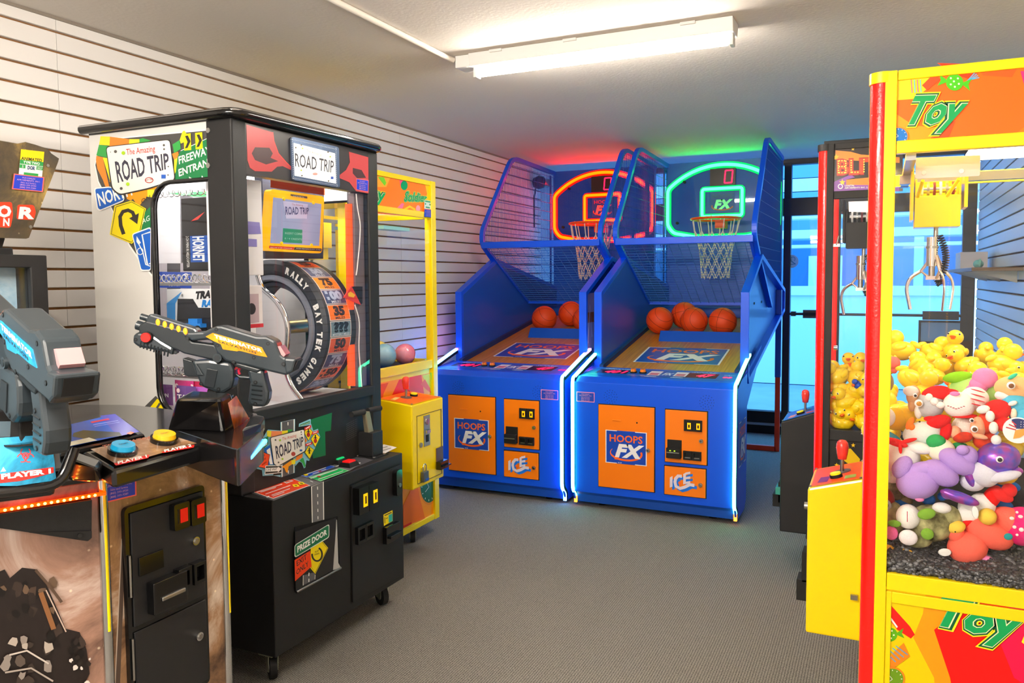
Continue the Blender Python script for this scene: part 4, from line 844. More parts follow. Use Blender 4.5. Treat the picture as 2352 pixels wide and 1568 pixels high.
# pump lever
c = tp.px(852, 1046); lv = MB().box((c.x-.055, c.y-.05, .655), (c.x+.055, c.y+.05, .659), M_black).build('lever_plate', RT)
q0 = tp.px(841, 1054); bz = MB(); bz.box((c.x-.045, c.y-.035, .659), (c.x+.035, c.y+.04, .76), M_black); bz.build('lever_box', RT, bevel=.003)
for dx, dy in ((-.04, -.042), (.045, -.042), (.045, .03)): MB().cyl((c.x+dx, c.y+dy, .659), (c.x+dx, c.y+dy, .663), .007, M_steel, 12).build('screw', lv)
h0 = Vector((c.x, c.y-.01, .755)); top = AX(840, 945, c.x); MB().hexa([h0+Vector((-.012, -.018, 0)), h0+Vector((.012, -.018, 0)), h0+Vector((.012, .018, 0)), h0+Vector((-.012, .018, 0)), top+Vector((-.010, -.016, 0)), top+Vector((.010, -.016, 0)), top+Vector((.010, .016, 0)), top+Vector((-.010, .016, 0))], mat('worn_steel', '#a39a80', .4, .6)).build('lever_arm', RT, bevel=.003)
g0, g1 = AX(807, 952, c.x), AX(873, 937, c.x); d_ = (g1-g0).normalized()
for s0, s1 in ((0, .42), (.56, 1)): MB().tube([g0+(g1-g0)*s0-d_*.0, g0+(g1-g0)*(s0+.02), g0+(g1-g0)*(s1-.02), g0+(g1-g0)*s1], .0125, M_rub, 12).build('grip', RT)
# casters
def make_caster(x, y, h, par, ang=0, name='caster'):
    R = Matrix.Rotation(ang, 3, 'Z'); c = Vector((x, y, 0)); T_ = lambda v: c+R @ Vector(v); r = h*.40
    m = MB(); m.cyl(T_((-.012, 0, r)), T_((.012, 0, r)), r, M_rub, 24); m.cyl(T_((-.014, 0, r)), T_((.014, 0, r)), r*.45, M_steel, 16)
    for s in (-1, 1): m.hexa([T_((s*.015, -.018, r-.01)), T_((s*.018, -.018, r-.01)), T_((s*.018, .018, r-.01)), T_((s*.015, .018, r-.01)), T_((s*.015, -.03, h-.012)), T_((s*.018, -.03, h-.012)), T_((s*.018, .03, h-.012)), T_((s*.015, .03, h-.012))], mat('zinc_plate', '#b9bda6', .35, .8))
    m.box(c+Vector((-.03, -.035, h-.012)), c+Vector((.03, .035, h)), mat('zinc_plate')); m.hexa([T_((-.012, .018, r+.01)), T_((.012, .018, r+.01)), T_((.012, .065, r+.005)), T_((-.012, .065, r+.005)), T_((-.012, .018, r+.014)), T_((.012, .018, r+.014)), T_((.012, .065, r+.008)), T_((-.012, .065, r+.008))], mat('zinc_plate'))
    return m.build(name, par)
for x, y, an in ((-1.925, 2.10, .9), (-1.935, 2.79, 1.1), (-2.62, 2.10, .3), (-2.62, 2.80, .3)): make_caster(x, y, .105, RT, an)
# inside: display, tyre wheel, lamps
sc_c = Vector((-2.10, 0, 0)); F5 = lambda x, y: (x/7.84+560, y/7.84+400)
dsp = PL((-2.14, TY0, 0), (0, 1, 0), (0, 0, 1))
fr_ = MB(); o_ = [F5(*p) for p in [(475, 262), (1450, 400), (1408, 1425), (402, 1375)]]
oo = [dsp.px(*p) for p in o_]; fr_.prism(round_poly(oo, .02, 4), (-.03, 0, 0), mat('amber_bezel', '#ffb400', .3, emit=.25)); dz = fr_.build('display_bezel', RT)
a = Art(dsp, h=.001)
a.poly([F5(*p) for p in [(470, 1240), (525, 415), (1395, 535), (1355, 1290)]], mat('lit_display', '#7f86a0', .15, emit=.35, ecol='#8a90b0'))
a.poly([F5(*p) for p in [(760, 800), (700, 480), (1150, 540), (1130, 800)]], C('#a9a6c0', .3, emit=.3)); a.text('The Amazing', F5(860, 560), F5(1060, 578), F5(862, 520), C('#b07080'), caps=False); a.text('ROAD TRIP', F5(745, 728), F5(1165, 715), F5(742, 575), C('#3a4278'), fat=.02, E=F5(1165, 600))
a.poly([F5(*p) for p in [(690, 1225), (700, 970), (1050, 1000), (1045, 1245)]], C('#1d7a5c', .3, emit=.3)); a.text('INSERT COINS', F5(735, 1078), F5(1046, 1095), F5(738, 1040), C('#b8d8d0')); a.text('0 / 4 CREDITS', F5(728, 1172), F5(1042, 1192), F5(730, 1138), C('#b8d8d0'))
a.poly([F5(*p) for p in [(835, 390), (835, 355), (1138, 400), (1138, 440)]], C('#5a4a3a')); a.text('BUILT IN THE USA', F5(888, 405), F5(1078, 428), F5(888, 380), WT, res=1)
a.poly([F5(*p) for p in [(450, 1330), (450, 1285), (905, 1312), (885, 1362)]], C('#d03018')); a.poly([F5(*p) for p in [(890, 1362), (908, 1312), (1395, 1338), (1390, 1388)]], C('#3a2a22'))
a.text('MILES START AT ZERO AT EACH LEVEL', F5(470, 1326), F5(865, 1348), F5(470, 1306), WT, res=1); a.text('MYSTERY MILES RANGE FROM 50 - 300 MILES', F5(935, 1345), F5(1380, 1370), F5(935, 1326), WT, res=1)
a.build('print', dz)
for p in ((710, 445), (1243, 518), (670, 1240), (1208, 1275)): MB().cyl(dsp.px(*F5(*p)), dsp.px(*F5(*p), .006), .006, M_yel, 14).build('knob', dz)
dsp2 = PL((-2.20, TY0, 0), (0, 1, 0), (0, 0, 1)); MB().prism([dsp2.px(*F5(*p)) for p in ((485, 75), (1465, 245), (1460, 380), (480, 240))], (-.01, 0, 0), mat('orange_header', '#ff5a28', .3, emit=.35)).build('header_panel', RT)
MB().prism([dsp2.px(*F5(*p)) for p in ((330, 30), (1445, 240), (1430, 1520), (390, 1520))], (-.04, 0, 0), mat('slate_bezel', '#4b5060', .4)).build('display_mount', RT)
WY, WC, WR = 2.55, Vector((-2.295, 2.55, 1.201)), .285
wh = MB(); My = Matrix.Rotation(radians(90), 3, 'X')
tyre = mat('tyre_black', '#2c2e33', .5); rimc = mat('rim_grey', '#9aa0ae', .3, .5)
tw_ = .195
wh.lathe([(.205, .004), (.228, -.006), (.262, -.006), (WR, .004), (WR, tw_), (.262, tw_), (.205, tw_), (.205, .004)], tyre, WC, Matrix(((1, 0, 0), (0, 0, 1), (0, -1, 0))) @ Matrix.Identity(3), 56)
# lathe axis runs along +y
wheel = None
wb = MB()
def ringy(prof, m, seg=64):
    for i in range(len(prof)-1):
        (r0, a0), (r1, a1) = prof[i], prof[i+1]
        vs = [WC+Vector((r*cos(t), a, r*sin(t))) for (r, a) in ((r0, a0), (r1, a1)) for t in [2*pi*k/seg for k in range(seg)]]
        wb.add(vs, [(k, (k+1) % seg, (k+1) % seg+seg, k+seg) for k in range(seg)], m, True)
ringy([(.222, .006), (.240, -.004), (.268, -.004), (WR, .006), (WR, tw_), (.222, tw_), (.222, .006)], tyre)
wheel = wb.build('prize_wheel', RT)
wb = MB(); ringy([(.196, .004), (.202, -.008), (.216, -.008), (.222, .004)], rimc); ringy([(.17, .03), (.176, .02), (.190, .02), (.196, .03)], mat('rim_dark', '#4a4e58', .35, .5)); ringy([(.196, .004), (.196, .18)], mat('rim_dark')); wb.build('rim', wheel)
a = MB()
def on_side(r, t, h=-.0055): return WC+Vector((r*cos(t), h, r*sin(t)))
word = 'RALLY   BAY TEK GAMES'; t = radians(70)
for ch in word:
    if ch == ' ': t -= radians(5.2); continue
    vs, fs, x0, x1, y0, y1 = glyphs(ch, .06); wd = .022; st_ = wd/.250
    a.add([on_side(.242+.026*(y/.73), t-st_*(x-x0)/max(x1-x0, .3)) for x, y in vs], fs, WT); t -= st_*(.8 if ch in 'IL' else 1)+radians(1.6)
a.build('lettering', wheel)
SG = [('50', '#8a5a3a', 1), ('75', '#f5922a', 1), ('100', '#3c4c74', 0), ('35', '#f57a1c', 1), ('???', '#6f8590', 2), ('50', '#e2582a', 1), ('75', '#3c4c74', 0), ('150', '#ee6a34', 1), ('200', '#3c4c74', 0), ('25', '#f5922a', 1), ('125', '#3c4c74', 0), ('10', '#3c4c74', 0)]
tl = radians(13.6)
def tread(yy, t, h=.0008): return WC+Vector(((WR+h)*cos(t), yy, (WR+h)*sin(t)))
for i, (tx, cc, kd) in enumerate([('5', '#f2641a', 1), ('50', '#4a5a84', 0)]+SG[1:]+[('50', '#f57a1c', 1), ('100', '#3c4c74', 0), ('25', '#f5922a', 1), ('75', '#3c4c74', 0), ('35', '#e2582a', 1), ('150', '#3c4c74', 0), ('50', '#f57a1c', 1)]):
    t1 = radians(74.4)-i*tl; t0 = t1-tl*.96; g = MB(); n = 5
    for (ya, yb, ta, tb, m_, h) in ((.022, .160, t0, t1, C('#e8d8d0'), .0008), (.026, .156, t0+.01, t1-.01, C(cc, .3), .0014)):
        vs = [tread(y, ta+(tb-ta)*k/n, h) for k in range(n+1) for y in (ya, yb)]; g.add(vs, [(2*k, 2*k+1, 2*k+3, 2*k+2) for k in range(n)], m_)
    for (s_, f0, f1, w0, w1, fat) in ((tx, .34, .90, .055 if len(tx) < 3 else .04, .127 if len(tx) < 3 else .142, .07), ('MYSTERY MILES' if kd == 2 else 'MILES', .08, .24, .035 if kd == 2 else .06, .147 if kd == 2 else .122, .02)):
        vs, fs, x0, x1, y0, y1 = glyphs(s_, fat, 1, 1 if s_ != tx else 2)
        g.add([tread(w0+(w1-w0)*(x-x0)/(x1-x0), t0+(t1-t0)*(f0+(f1-f0)*y/.73), .002) for x, y in vs], fs, C({1: '#3a2a2c', 0: '#9fb0cc', 2: '#1c2430'}[kd] if s_ == tx else ('#3a2a2c' if kd == 1 else '#c8d0dc')))
    g.build('wheel_segment', wheel)
MB().cyl((-2.295, 2.52, 1.201), (-2.295, 2.86, 1.201), .03, M_steel, 20).build('axle', RT)
# curved white inner panel with chrome edging
cp_ = PL((TX0, 2.46, 0), (1, 0, 0), (0, 0, 1)); cur = [(594, 632), (603, 662), (623, 677), (645, 701), (657, 725), (663, 750), (662, 786), (655, 830), (661, 862), (672, 888), (698, 922)]
g = MB(); g.prism([cp_.px(*p) for p in [(540, 632)]+cur+[(698, 940), (540, 960)]], (0, .004, 0), M_fl); cv = g.build('curved_panel', RT)
MB().tube(round_path([cp_.px(*p, .004) for p in cur], .03, 3), .011, M_chrome, 8).build('chrome_edge', cv)
# red pointer, orange light column, cables, inner frame
pt = PL((-2.005, TY0, 0), (0, 1, 0), (0, 0, 1)); P4 = lambda x, y: (x/4.126+560, y/4.126+580)
po = MB().prism([pt.px(*P4(*p)) for p in ((1010, 315), (1100, 495), (940, 425))], (.006, 0, 0), C('#d83a2a', .3)).build('pointer', RT)
a = Art(PL((-1.999, TY0, 0), (0, 1, 0), (0, 0, 1)), h=.001); a.poly([P4(*p) for p in ((985, 385), (1010, 368), (1055, 400), (1040, 425), (990, 415))], C('#f0b81c')); a.build('print', po)
MB().prism([pt.px(*P4(*p)) for p in ((1020, 320), (1125, 320), (1125, 480), (1100, 495))], (-.004, 0, 0), M_blackm).build('pointer_bracket', RT)
lc = MB(); lp_ = PL((-2.02, TY0, 0), (0, 1, 0), (0, 0, 1)); q = [(797, 468), (815, 468), (822, 886), (803, 886)]; lc.prism([lp_.px(*p) for p in q], (-.01, 0, 0), mat('orange_light_channel', '#ff4a12', .4, emit=.7)); lcol = lc.build('light_column', RT)
for k in range(56):
    f = k/55; yp = 472+f*408
    if 655 < yp < 672: continue
for cdx in (0, 4.2):
    for k in range(62):
        f = k/61; q = lp_.px(803.5+cdx+f*6, 473+f*408, .001); M_bulb = mat('lit_amber_bulb', '#ffd050', .4, emit=5, ecol='#ffb020')
        o = MB().ball((0, 0, 0), .0036, M_bulb, 6, 4) if k == 0 and cdx == 0 else None
        if o: bo = o.build('led', lcol); bm_ = bo.data
        else: bo = bpy.data.objects.new('led', bm_); COL.objects.link(bo); bo.parent = lcol
        bo.location = q-world_loc(lcol)
MB().box((TX1-.05, TY1-.13, .945), (TX1-.02, TY1-.06, 1.765), mat('inner_post', '#6a6064', .4)).build('inner_post', RT, bevel=.003)
MB().tube(round_path([AX(p[0], p[1], -2.0) for p in ((818, 445), (821, 480), (828, 512), (826, 560), (820, 620), (818, 632))], .03, 3), .0025, M_white, 6).tube(round_path([AX(p[0], p[1], -2.0) for p in ((815, 700), (826, 735), (824, 800), (831, 888))], .03, 3), .0025, M_white, 6).build('cable', RT)
for y in (2.45, 2.75): MB().box((TX0+.05, y-.012, 1.848), (TX1-.06, y+.012, 1.858), mat('lit_white_strip', '#ffffff', .5, emit=30, ecol='#fff8f4')).build('lamp_strip', RT)
MB().box((TX1-.08, TY0+.08, 1.75), (TX1-.05, TY1-.15, 1.84), mat('lit_white_strip')).build('lamp_strip', RT) if False else None
# back wall print seen through the side window
bw = PL((TX0+.016, TY0, 0), (0, 1, 0), (0, 0, 1)); a = Art(bw, h=.001); Z1 = lambda x, y: (x/3.136, y/3.136+300)
a.poly([Z1(*p) for p in ((1300, 460), (1390, 480), (1400, 950), (1308, 950))], C('#55545a')); a.line([Z1(1300, 460), Z1(1304, 950)], .7, C('#8a8a90')); a.line([Z1(1390, 480), Z1(1400, 950)], .7, C('#8a8a90'))
for k in range(9): a.line([Z1(1342+k*1.4, 490+k*52), Z1(1343+k*1.4, 515+k*52)], 2.4, WT)
a.poly([Z1(*p) for p in ((1200, 450), (1530, 435), (1530, 475), (1400, 475))], C('#2fae5a')); a.text('HOLLYWOOD', Z1(1285, 460), Z1(1390, 463), Z1(1285, 442), WT, res=1)
a.poly([Z1(*p) for p in ((1140, 955), (1560, 955), (1560, 1500), (1140, 1500))], C('#b9b4ba')); a.poly([Z1(*p) for p in ((1200, 955), (1295, 955), (1298, 1300), (1202, 1300))], C('#4d4c50'))
a.poly([Z1(*p) for p in ((1140, 1015), (1378, 1020), (1376, 1135), (1140, 1130))], C('#2c4fae')); a.text('MEDIUM', Z1(1195, 1060), Z1(1300, 1062), Z1(1195, 1034), WT); a.text('2', Z1(1322, 1068), Z1(1355, 1068), Z1(1322, 1026), WT, fat=.03); a.text('DENVER', Z1(1212, 1120), Z1(1290, 1120), Z1(1212, 1100), WT)
a.build('road_print', RT)
# spiral hooks
for (z, y, n_) in ((AY(400, 640, 2.30).z, 2.30, 9), (AY(400, 848, 2.30).z, 2.26, 9), (AY(400, 852, 2.20).z, 2.20, 9)):
    m = MB(); coil(m, (TX0+.02, y, z), (TX1-.30, y, z), .016, 14, .0024, M_chrome); m.box((TX0+.02, y+.02, z-.028), (TX1-.28, y+.024, z-.012), M_steel); m.build('spiral_hook', RT)
m = MB(); coil(m, (TX0+.02, 2.22, 1.733), (TX1-.08, 2.22, 1.733), .012, 20, .002, M_chrome); m.build('spiral_hook', RT)
# prizes
def carton(name, x0, x1, y0, y1, z0, z1, body, label, cat='box', prints=None, group='prizes inside the prize wheel machine'):
    t = thing(name, ((x0+x1)/2, (y0+y1)/2, z0), label, cat, group); b = MB().box((x0, y0, z0), (x1, y1, z1), body); b.build('carton', t, bevel=.003)
    if prints: prints(t, PL((x0, y0, z0), (1, 0, 0), (0, 0, 1)), PL((x1, y0, z0), (0, 1, 0), (0, 0, 1)), x1-x0, y1-y0, z1-z0)
    return t
def pr_h(t, A, B, w, d, h):
    a = Art(A, px=False); a.poly([(w*.30, h*.12), (w*.95, h*.12), (w*.95, h*.48), (w*.30, h*.48)], C('#0f4fa8'))
    a.text('HORNET', (w*.40, h*.47), (w*.40, h*.13), (w*.80, h*.47), WT, fat=.03); a.text('2CH MINI IR HELICOPTER', (w*.16, h*.48), (w*.16, h*.05), (w*.26, h*.48), WT, res=1); a.tri([(w*.35, h*.68), (w*.5, h*.72), (w*.85, h*.80), (w*.6, h*.70)], C('#e0403a')); a.build('print', t)
zt = AY(470, 452, 2.16).z; zb = AY(470, 622, 2.16).z
carton('helicopter_box', -2.362, -2.22, 2.16, 2.24, zb, zt, C('#15171c', .3), 'black toy helicopter carton hanging at the side window of the prize machine', prints=pr_h)
def pr_t(t, A, B, w, d, h):
    a = Art(A, px=False); a.tri([(0, 0), (w*.12, 0), (w*.14, h*.7), (w*.25, h*.95), (0, h*.70)], C('#2f8fd8')); a.tri([(w*.14, 0), (w, 0), (w, h*.62), (w*.5, h*.62), (w*.42, h*.80), (w*.18, h*.80)], C('#25272c', .2))
    a.text('TRAIL', (w*.45, h*.80), (w*.78, h*.84), (w*.47, h*.95), C('#1a1c22'), fat=.06); a.text('RACERS', (w*.55, h*.64), (w*.98, h*.66), (w*.57, h*.78), C('#1d7fd0'), fat=.06); a.text('8', (w*.24, h*.84), (w*.27, h*.84), (w*.24, h*.90), BK)
    a.build('print', t); c = MB(); y = A.o.y-.012
    c.box((A.o.x+w*.32, y-.02, A.o.z+h*.18), (A.o.x+w*.62, y+.01, A.o.z+h*.30), mat('blue_toy_plastic', '#2a86e0', .3)); c.box((A.o.x+w*.42, y-.015, A.o.z+h*.30), (A.o.x+w*.56, y+.008, A.o.z+h*.40), mat('blue_toy_plastic'))
    for f in (.36, .58): c.cyl((A.o.x+w*f, y-.024, A.o.z+h*.18), (A.o.x+w*f, y+.01, A.o.z+h*.18), h*.085, M_rub, 14)
    c.build('toy_truck', t)
zt = AY(420, 664, 2.22).z; zb = AY(420, 775, 2.22).z
carton('truck_box', -2.535, -2.20, 2.235, 2.36, zb, zt, C('#e9ecef', .3), 'white and blue toy truck carton with a dark window in the prize machine', prints=pr_t)
def pr_d(t, A, B, w, d, h):
    a = Art(B, px=False); a.tri([(.01, h*.42), (d*.9, h*.44), (d*.85, h*.56), (.01, h*.56)], C('#8f86d0')); a.poly([(.02, h*.30), (d*.7, h*.30), (d*.7, h*.38), (.02, h*.38)], C('#8f86d0')); a.build('print', t)
zt = AY(590, 400, 2.14).z
carton('drone_box', -2.21, -2.05, 2.135, 2.245, AX(590, 632, -2.05).z, 1.76, C('#f2f2f6', .3), 'tall white carton with a purple toy print behind the front glass', prints=pr_d)
def pr_e(t, A, B, w, d, h):
    a = Art(B, px=False); a.poly([(.008, h*.12), (d*.8, h*.12), (d*.8, h*.80), (.008, h*.80)], C('#c9b4bc', .2)); a.poly([(0, 0), (d, 0), (d, h*.09), (0, h*.09)], C('#d83038')); a.disc((d*.45, h*.45), d*.2, C('#3a3438'), 12); a.build('print', t)
carton('toy_box', -2.20, -2.05, 2.13, 2.235, AX(590, 752, -2.05).z, AX(590, 655, -2.05).z, C('#efe9ea', .3), 'white carton with a red base stripe below the tall white carton', prints=pr_e)
for i, (x, y, cc, tx) in enumerate(((-2.545, 2.17, '#7a4a8a', 'MOON'), (-2.425, 2.17, '#6a4a8c', 'TAG'), (-2.37, 2.19, '#c06ad0', ''), (-2.50, 2.23, '#d8408a', ''), (-2.43, 2.24, '#c8305a', ''), (-2.34, 2.24, '#e0406a', ''), (-2.20, 2.13, '#f07a20', ''))):
    z0 = .925; z1 = AY(400, 884 if i < 3 else 872, y).z; t = thing('mystery_pack', (x, y, z0), '%s foil mystery pack %s in the prize machine' % ({'#7a4a8a': 'plum', '#6a4a8c': 'dark violet', '#c06ad0': 'bright lilac', '#d8408a': 'hot pink', '#c8305a': 'crimson', '#e0406a': 'rosy red', '#f07a20': 'orange'}[cc], ('beside the window rim', 'second along the window', 'lying nearest the corner post', 'in the back row by the rim', 'in the middle of the back row', 'at the end of the back row', 'behind the corner post')[i]), 'toy pack', 'mystery packs at the bottom of the prize machine')
    b = MB(); n = 6
    vs = [Vector((x+.1*(u/n)-.0, y-.010*sin(pi*v/n)*sin(pi*u/n)*s, z0+(z1-z0)*v/n)) for s in (1, -1) for u in range(n+1) for v in range(n+1)]; m_ = C(cc, .25); K = (n+1)**2
    b.add(vs, [(u*(n+1)+v, (u+1)*(n+1)+v, (u+1)*(n+1)+v+1, u*(n+1)+v+1) for u in range(n) for v in range(n)]+[(K+u*(n+1)+v+1, K+(u+1)*(n+1)+v+1, K+(u+1)*(n+1)+v, K+u*(n+1)+v) for u in range(n) for v in range(n)], m_, True); b.build('pouch', t)
    a = Art(PL((x, y-.011, z0), (1, 0, 0), (0, 0, 1)), px=False); h = z1-z0; a.disc((.022, h*.78), .009, C('#f6d8dc'), 10)
    if tx: a.text(tx, (.015, h*.42), (.09, h*.42), (.015, h*.60), WT, fat=.03)
    a.build('print', t)
# ================================================================ claw machines
M_red = mat('red_lit_lens', '#e01208', .25, coat=.4, emit=.35, ecol='#ff1208', bump=.6, bscale=120)
M_silver = mat('pinkish_silver', '#d9c9c2', .3, .6)
def claw_gear(par, c, s=1.0, arms=True, box=M_yel, coilr=True):
    """gantry carriage with claw hanging from it; c = centre of the bottom of the carriage box"""
    V = lambda x, y, z: c+Vector((x, y, z))*s
    if box:
        b = MB().box(V(-.055, -.045, 0), V(.055, .045, .085), box); b.box(V(-.055, -.045, .085), V(-.050, .045, .13), box).box(V(.050, -.045, .085), V(.055, .045, .13), box).box(V(-.055, .035, .085), V(.055, .045, .13), box) if True else b.ring([V(-.055, -.045, .085), V(.055, -.045, .085), V(.055, .045, .085), V(-.055, .045, .085)], [V(-.048, -.038, .085), V(.048, -.038, .085), V(.048, .038, .085), V(-.048, .038, .085)], Vector((0, 0, .045*s)), box)
        b.build('carriage', par, bevel=.002)
        g = MB().cyl(V(-.045, -.01, .105), V(.045, -.01, .105), .012*s, M_chrome, 12)
        for i in range(6): g.cyl(V(-.04+i*.015, -.01, .105), V(-.034+i*.015, -.01, .105), .019*s, (M_white, M_steel, C('#7a2030'))[i % 3], 14)
        g.build('winch', par)
        MB().box(V(-.065, -.05, .02), V(-.058, .05, .16), box).box(V(.062, -.05, .05), V(.07, .05, .16), box).build('side_plate', par)
    MB().cyl(V(0, 0, 0), V(0, 0, -.03), .006*s, M_steel, 10).cyl(V(-.008, 0, -.025), V(-.008, 0, -.105), .014*s, M_chrome, 16).cyl(V(-.008, 0, -.05), V(-.008, 0, -.056), .016*s, M_steel, 16).cyl(V(-.008, 0, -.105), V(-.008, 0, -.135), .008*s, M_steel, 12).box(V(-.022, -.012, -.142), V(.012, .012, -.132), M_silver).build('solenoid', par)
    if coilr:
        m = MB(); pts = [V(.008+.018*sin(pi*t), .0, -.02-.13*t) for t in [k/10 for k in range(11)]]+[V(.014-.012*t, 0, -.155+.02*t) for t in (0, .5, 1)]
        for i in range(len(pts)-1): coil(m, pts[i], pts[i+1], .008*s, 2, .0018*s, M_rub)
        m.build('coiled_cable', par)
    if arms:
        for a in (0, 2*pi/3, 4*pi/3):
            d = Vector((cos(a+2.9), sin(a+2.9), 0)); P = lambda r, z: c+(d*r+Vector((0, 0, z)))*s
            MB().tube([P(.005, -.075), P(.035, -.118), P(.012, -.138)], .004*s, M_silver, 6).tube(round_path([P(.035, -.118), P(.062, -.135), P(.072, -.165), P(.060, -.225)], .02*s, 4), .005*s, M_chrome, 6, flatten=.5).build('claw_arm', par)
def gantry(par, y0, y1, x0, x1, z, n=2):
    for x in (x0, x1): MB().box((x-.008, y0, z-.008), (x+.008, y1, z+.008), M_steel).build('rail', par)
def toy_title(a, pt, s, grad=True):   # the green machine title, pt maps unit square (0..1, 0..1) to the print
    for (m_, fat) in ((C('#f4f000', .3), .10), (C('#10683a', .3), .065), (C('#1fb86a', .3), .02)):
        pass
def title(a, txt, A, B, D, E=None, lo='#b8dc20', hi='#10a558'):
    a.text(txt, A, B, D, C('#f6ee20', .3), fat=.115, caps=True, E=E); a.text(txt, A, B, D, C('#0c5c38', .3), fat=.085, E=E); a.text(txt, A, B, D, C('#eef6c0', .3), fat=.048, E=E); a.text(txt, A, B, D, C(hi, .3), fat=.03, E=E)
def clock_print(a, c, r, ry, face, rim='#f08a1c'):
    a.disc(c, r*1.14, C(rim, .3), 28, ry=ry*1.14); a.disc(c, r, C(face, .3), 28, ry=ry)
    for k in range(12):
        t = k*pi/6; a.line([(c[0]+r*.78*cos(t), c[1]+ry*.78*sin(t)), (c[0]+r*.90*cos(t), c[1]+ry*.90*sin(t))], r*.07, C('#f4f4f0', .3))
    a.line([(c[0]-r*.5, c[1]-ry*.62), c], r*.05, C('#e8e8e8', .3)); a.line([c, (c[0]-r*.45, c[1]+ry*.32)], r*.05, C('#e8e8e8', .3))
def candy(a, c, r, col, ang=0, dots=True):
    ca, sa = cos(ang), sin(ang); Rr = lambda x, y: (c[0]+(x*ca-y*sa)*r, c[1]+(x*sa+y*ca)*r)
    for s_ in (-1, 1): a.poly([Rr(s_*.7, 0), Rr(s_*1.9, .7), Rr(s_*1.6, 0), Rr(s_*1.9, -.7)], C(col, .3))
    a.poly([Rr(cos(t), sin(t)*.95) for t in [k*pi/10 for k in range(20)]], C(col, .3))
    if dots:
        for x, y in ((-.4, .3), (.1, .5), (.5, .1), (-.1, -.1), (.3, -.5), (-.5, -.4)): a.poly([Rr(x+.12*cos(t), y+.12*sin(t)) for t in [k*pi/4 for k in range(8)]], C('#f2f6d8', .3))
def claw_cabinet(T, fx, sg, y0, W, D, zb, zt, zm, zw, zl, body, red, rail=.045, wrap=None):
    """sg=+1 faces +x. zm marquee bottom, zw window bottom, zl lower panel top"""
    Mp = (lambda u, w, z: Vector((fx-w, y0+u, z))) if sg > 0 else (lambda u, w, z: Vector((fx+w, y0+W-u, z)))
    def bx(name, u0, w0, z0, u1, w1, z1, m, bevel=.002): return MB().box(Mp(u0, w0, z0), Mp(u1, w1, z1), m).build(name, T, bevel=bevel)
    p = rail
    for (u, w) in ((0, 0), (W-p, 0), (0, D-p), (W-p, D-p)):
        if red and w == 0:
            uu = u+p-.030 if u > 0 else u+.030; c0, c1 = Mp(uu, .030, zb), Mp(uu, .030, zt-.025)
            MB().cyl(c0, c1, .029, M_red, 20).build('light_strip', T)
            MB().cyl(Mp(uu, .030, zt-.028), Mp(uu, .030, zt), .033, body if body is not M_blackm else M_black, 20).build('corner_cap', T)
            bx('corner_post', u, .036, zb, u+p, .036+.028, zt, body); bx('corner_post', (u+p-.064 if u > 0 else u+.036), 0, zb, (u+p-.058 if u > 0 else u+.064), .028, zt, body)
        else: bx('corner_post', u, w, zb, u+p, w+p, zt, body)
    for z0, z1, nm in ((zt-.025, zt, 'top_rail'), (zm-.02, zm+.012, 'marquee_rail'), (zw-.045, zw, 'window_rail'), (zb, zb+.03, 'bottom_rail')):
        bx(nm, p, .004, z0, W-p, .03, z1, body); bx(nm, W-.03, p+.02, z0, W-.004, D-p, z1, body); bx(nm, .004, p+.02, z0, .03, D-p, z1, body); bx(nm, p, D-.03, z0, W-p, D-.004, z1, body)
    bx('roof', .01, .01, zt-.02, W-.01, D-.01, zt-.004, body); bx('floor_tray', .01, .01, zw-.04, W-.01, D-.01, zw-.03, M_blackm)
    bx('marquee', p, .012, zm, W-p, .02, zt-.02, M_white, 0); bx('marquee_side', W-.02, p+.02, zm, W-.012, D-p, zt-.02, M_white, 0)
    bx('lower_panel', p, .014, zb, W-p, .022, zw-.04, body, 0); bx('lower_side', W-.022, p+.02, zb, W-.014, D-p, zw-.04, body, 0); bx('lower_side', .014, p+.02, zb, .022, D-p, zw-.04, body, 0); bx('lower_back', p, D-.022, zb, W-p, D-.014, zw-.04, body, 0)
    for (a_, b_) in (((p, .010, zw), (W-p, .014, zm-.02)), ((W-.014, p+.02, zw), (W-.010, D-p, zm-.02)), ((.010, p+.02, zw), (.014, D-p, zm-.02))): MB().box(Mp(*a_), Mp(*b_), M_glass).build('glass_pane', T)
    bx('inner_lamp', .1, .06, zt-.05, W-.1, .09, zt-.03, mat('lit_cabinet_lamp', '#ffffff', .5, emit=14, ecol='#fff8ee'), 0)
    return Mp
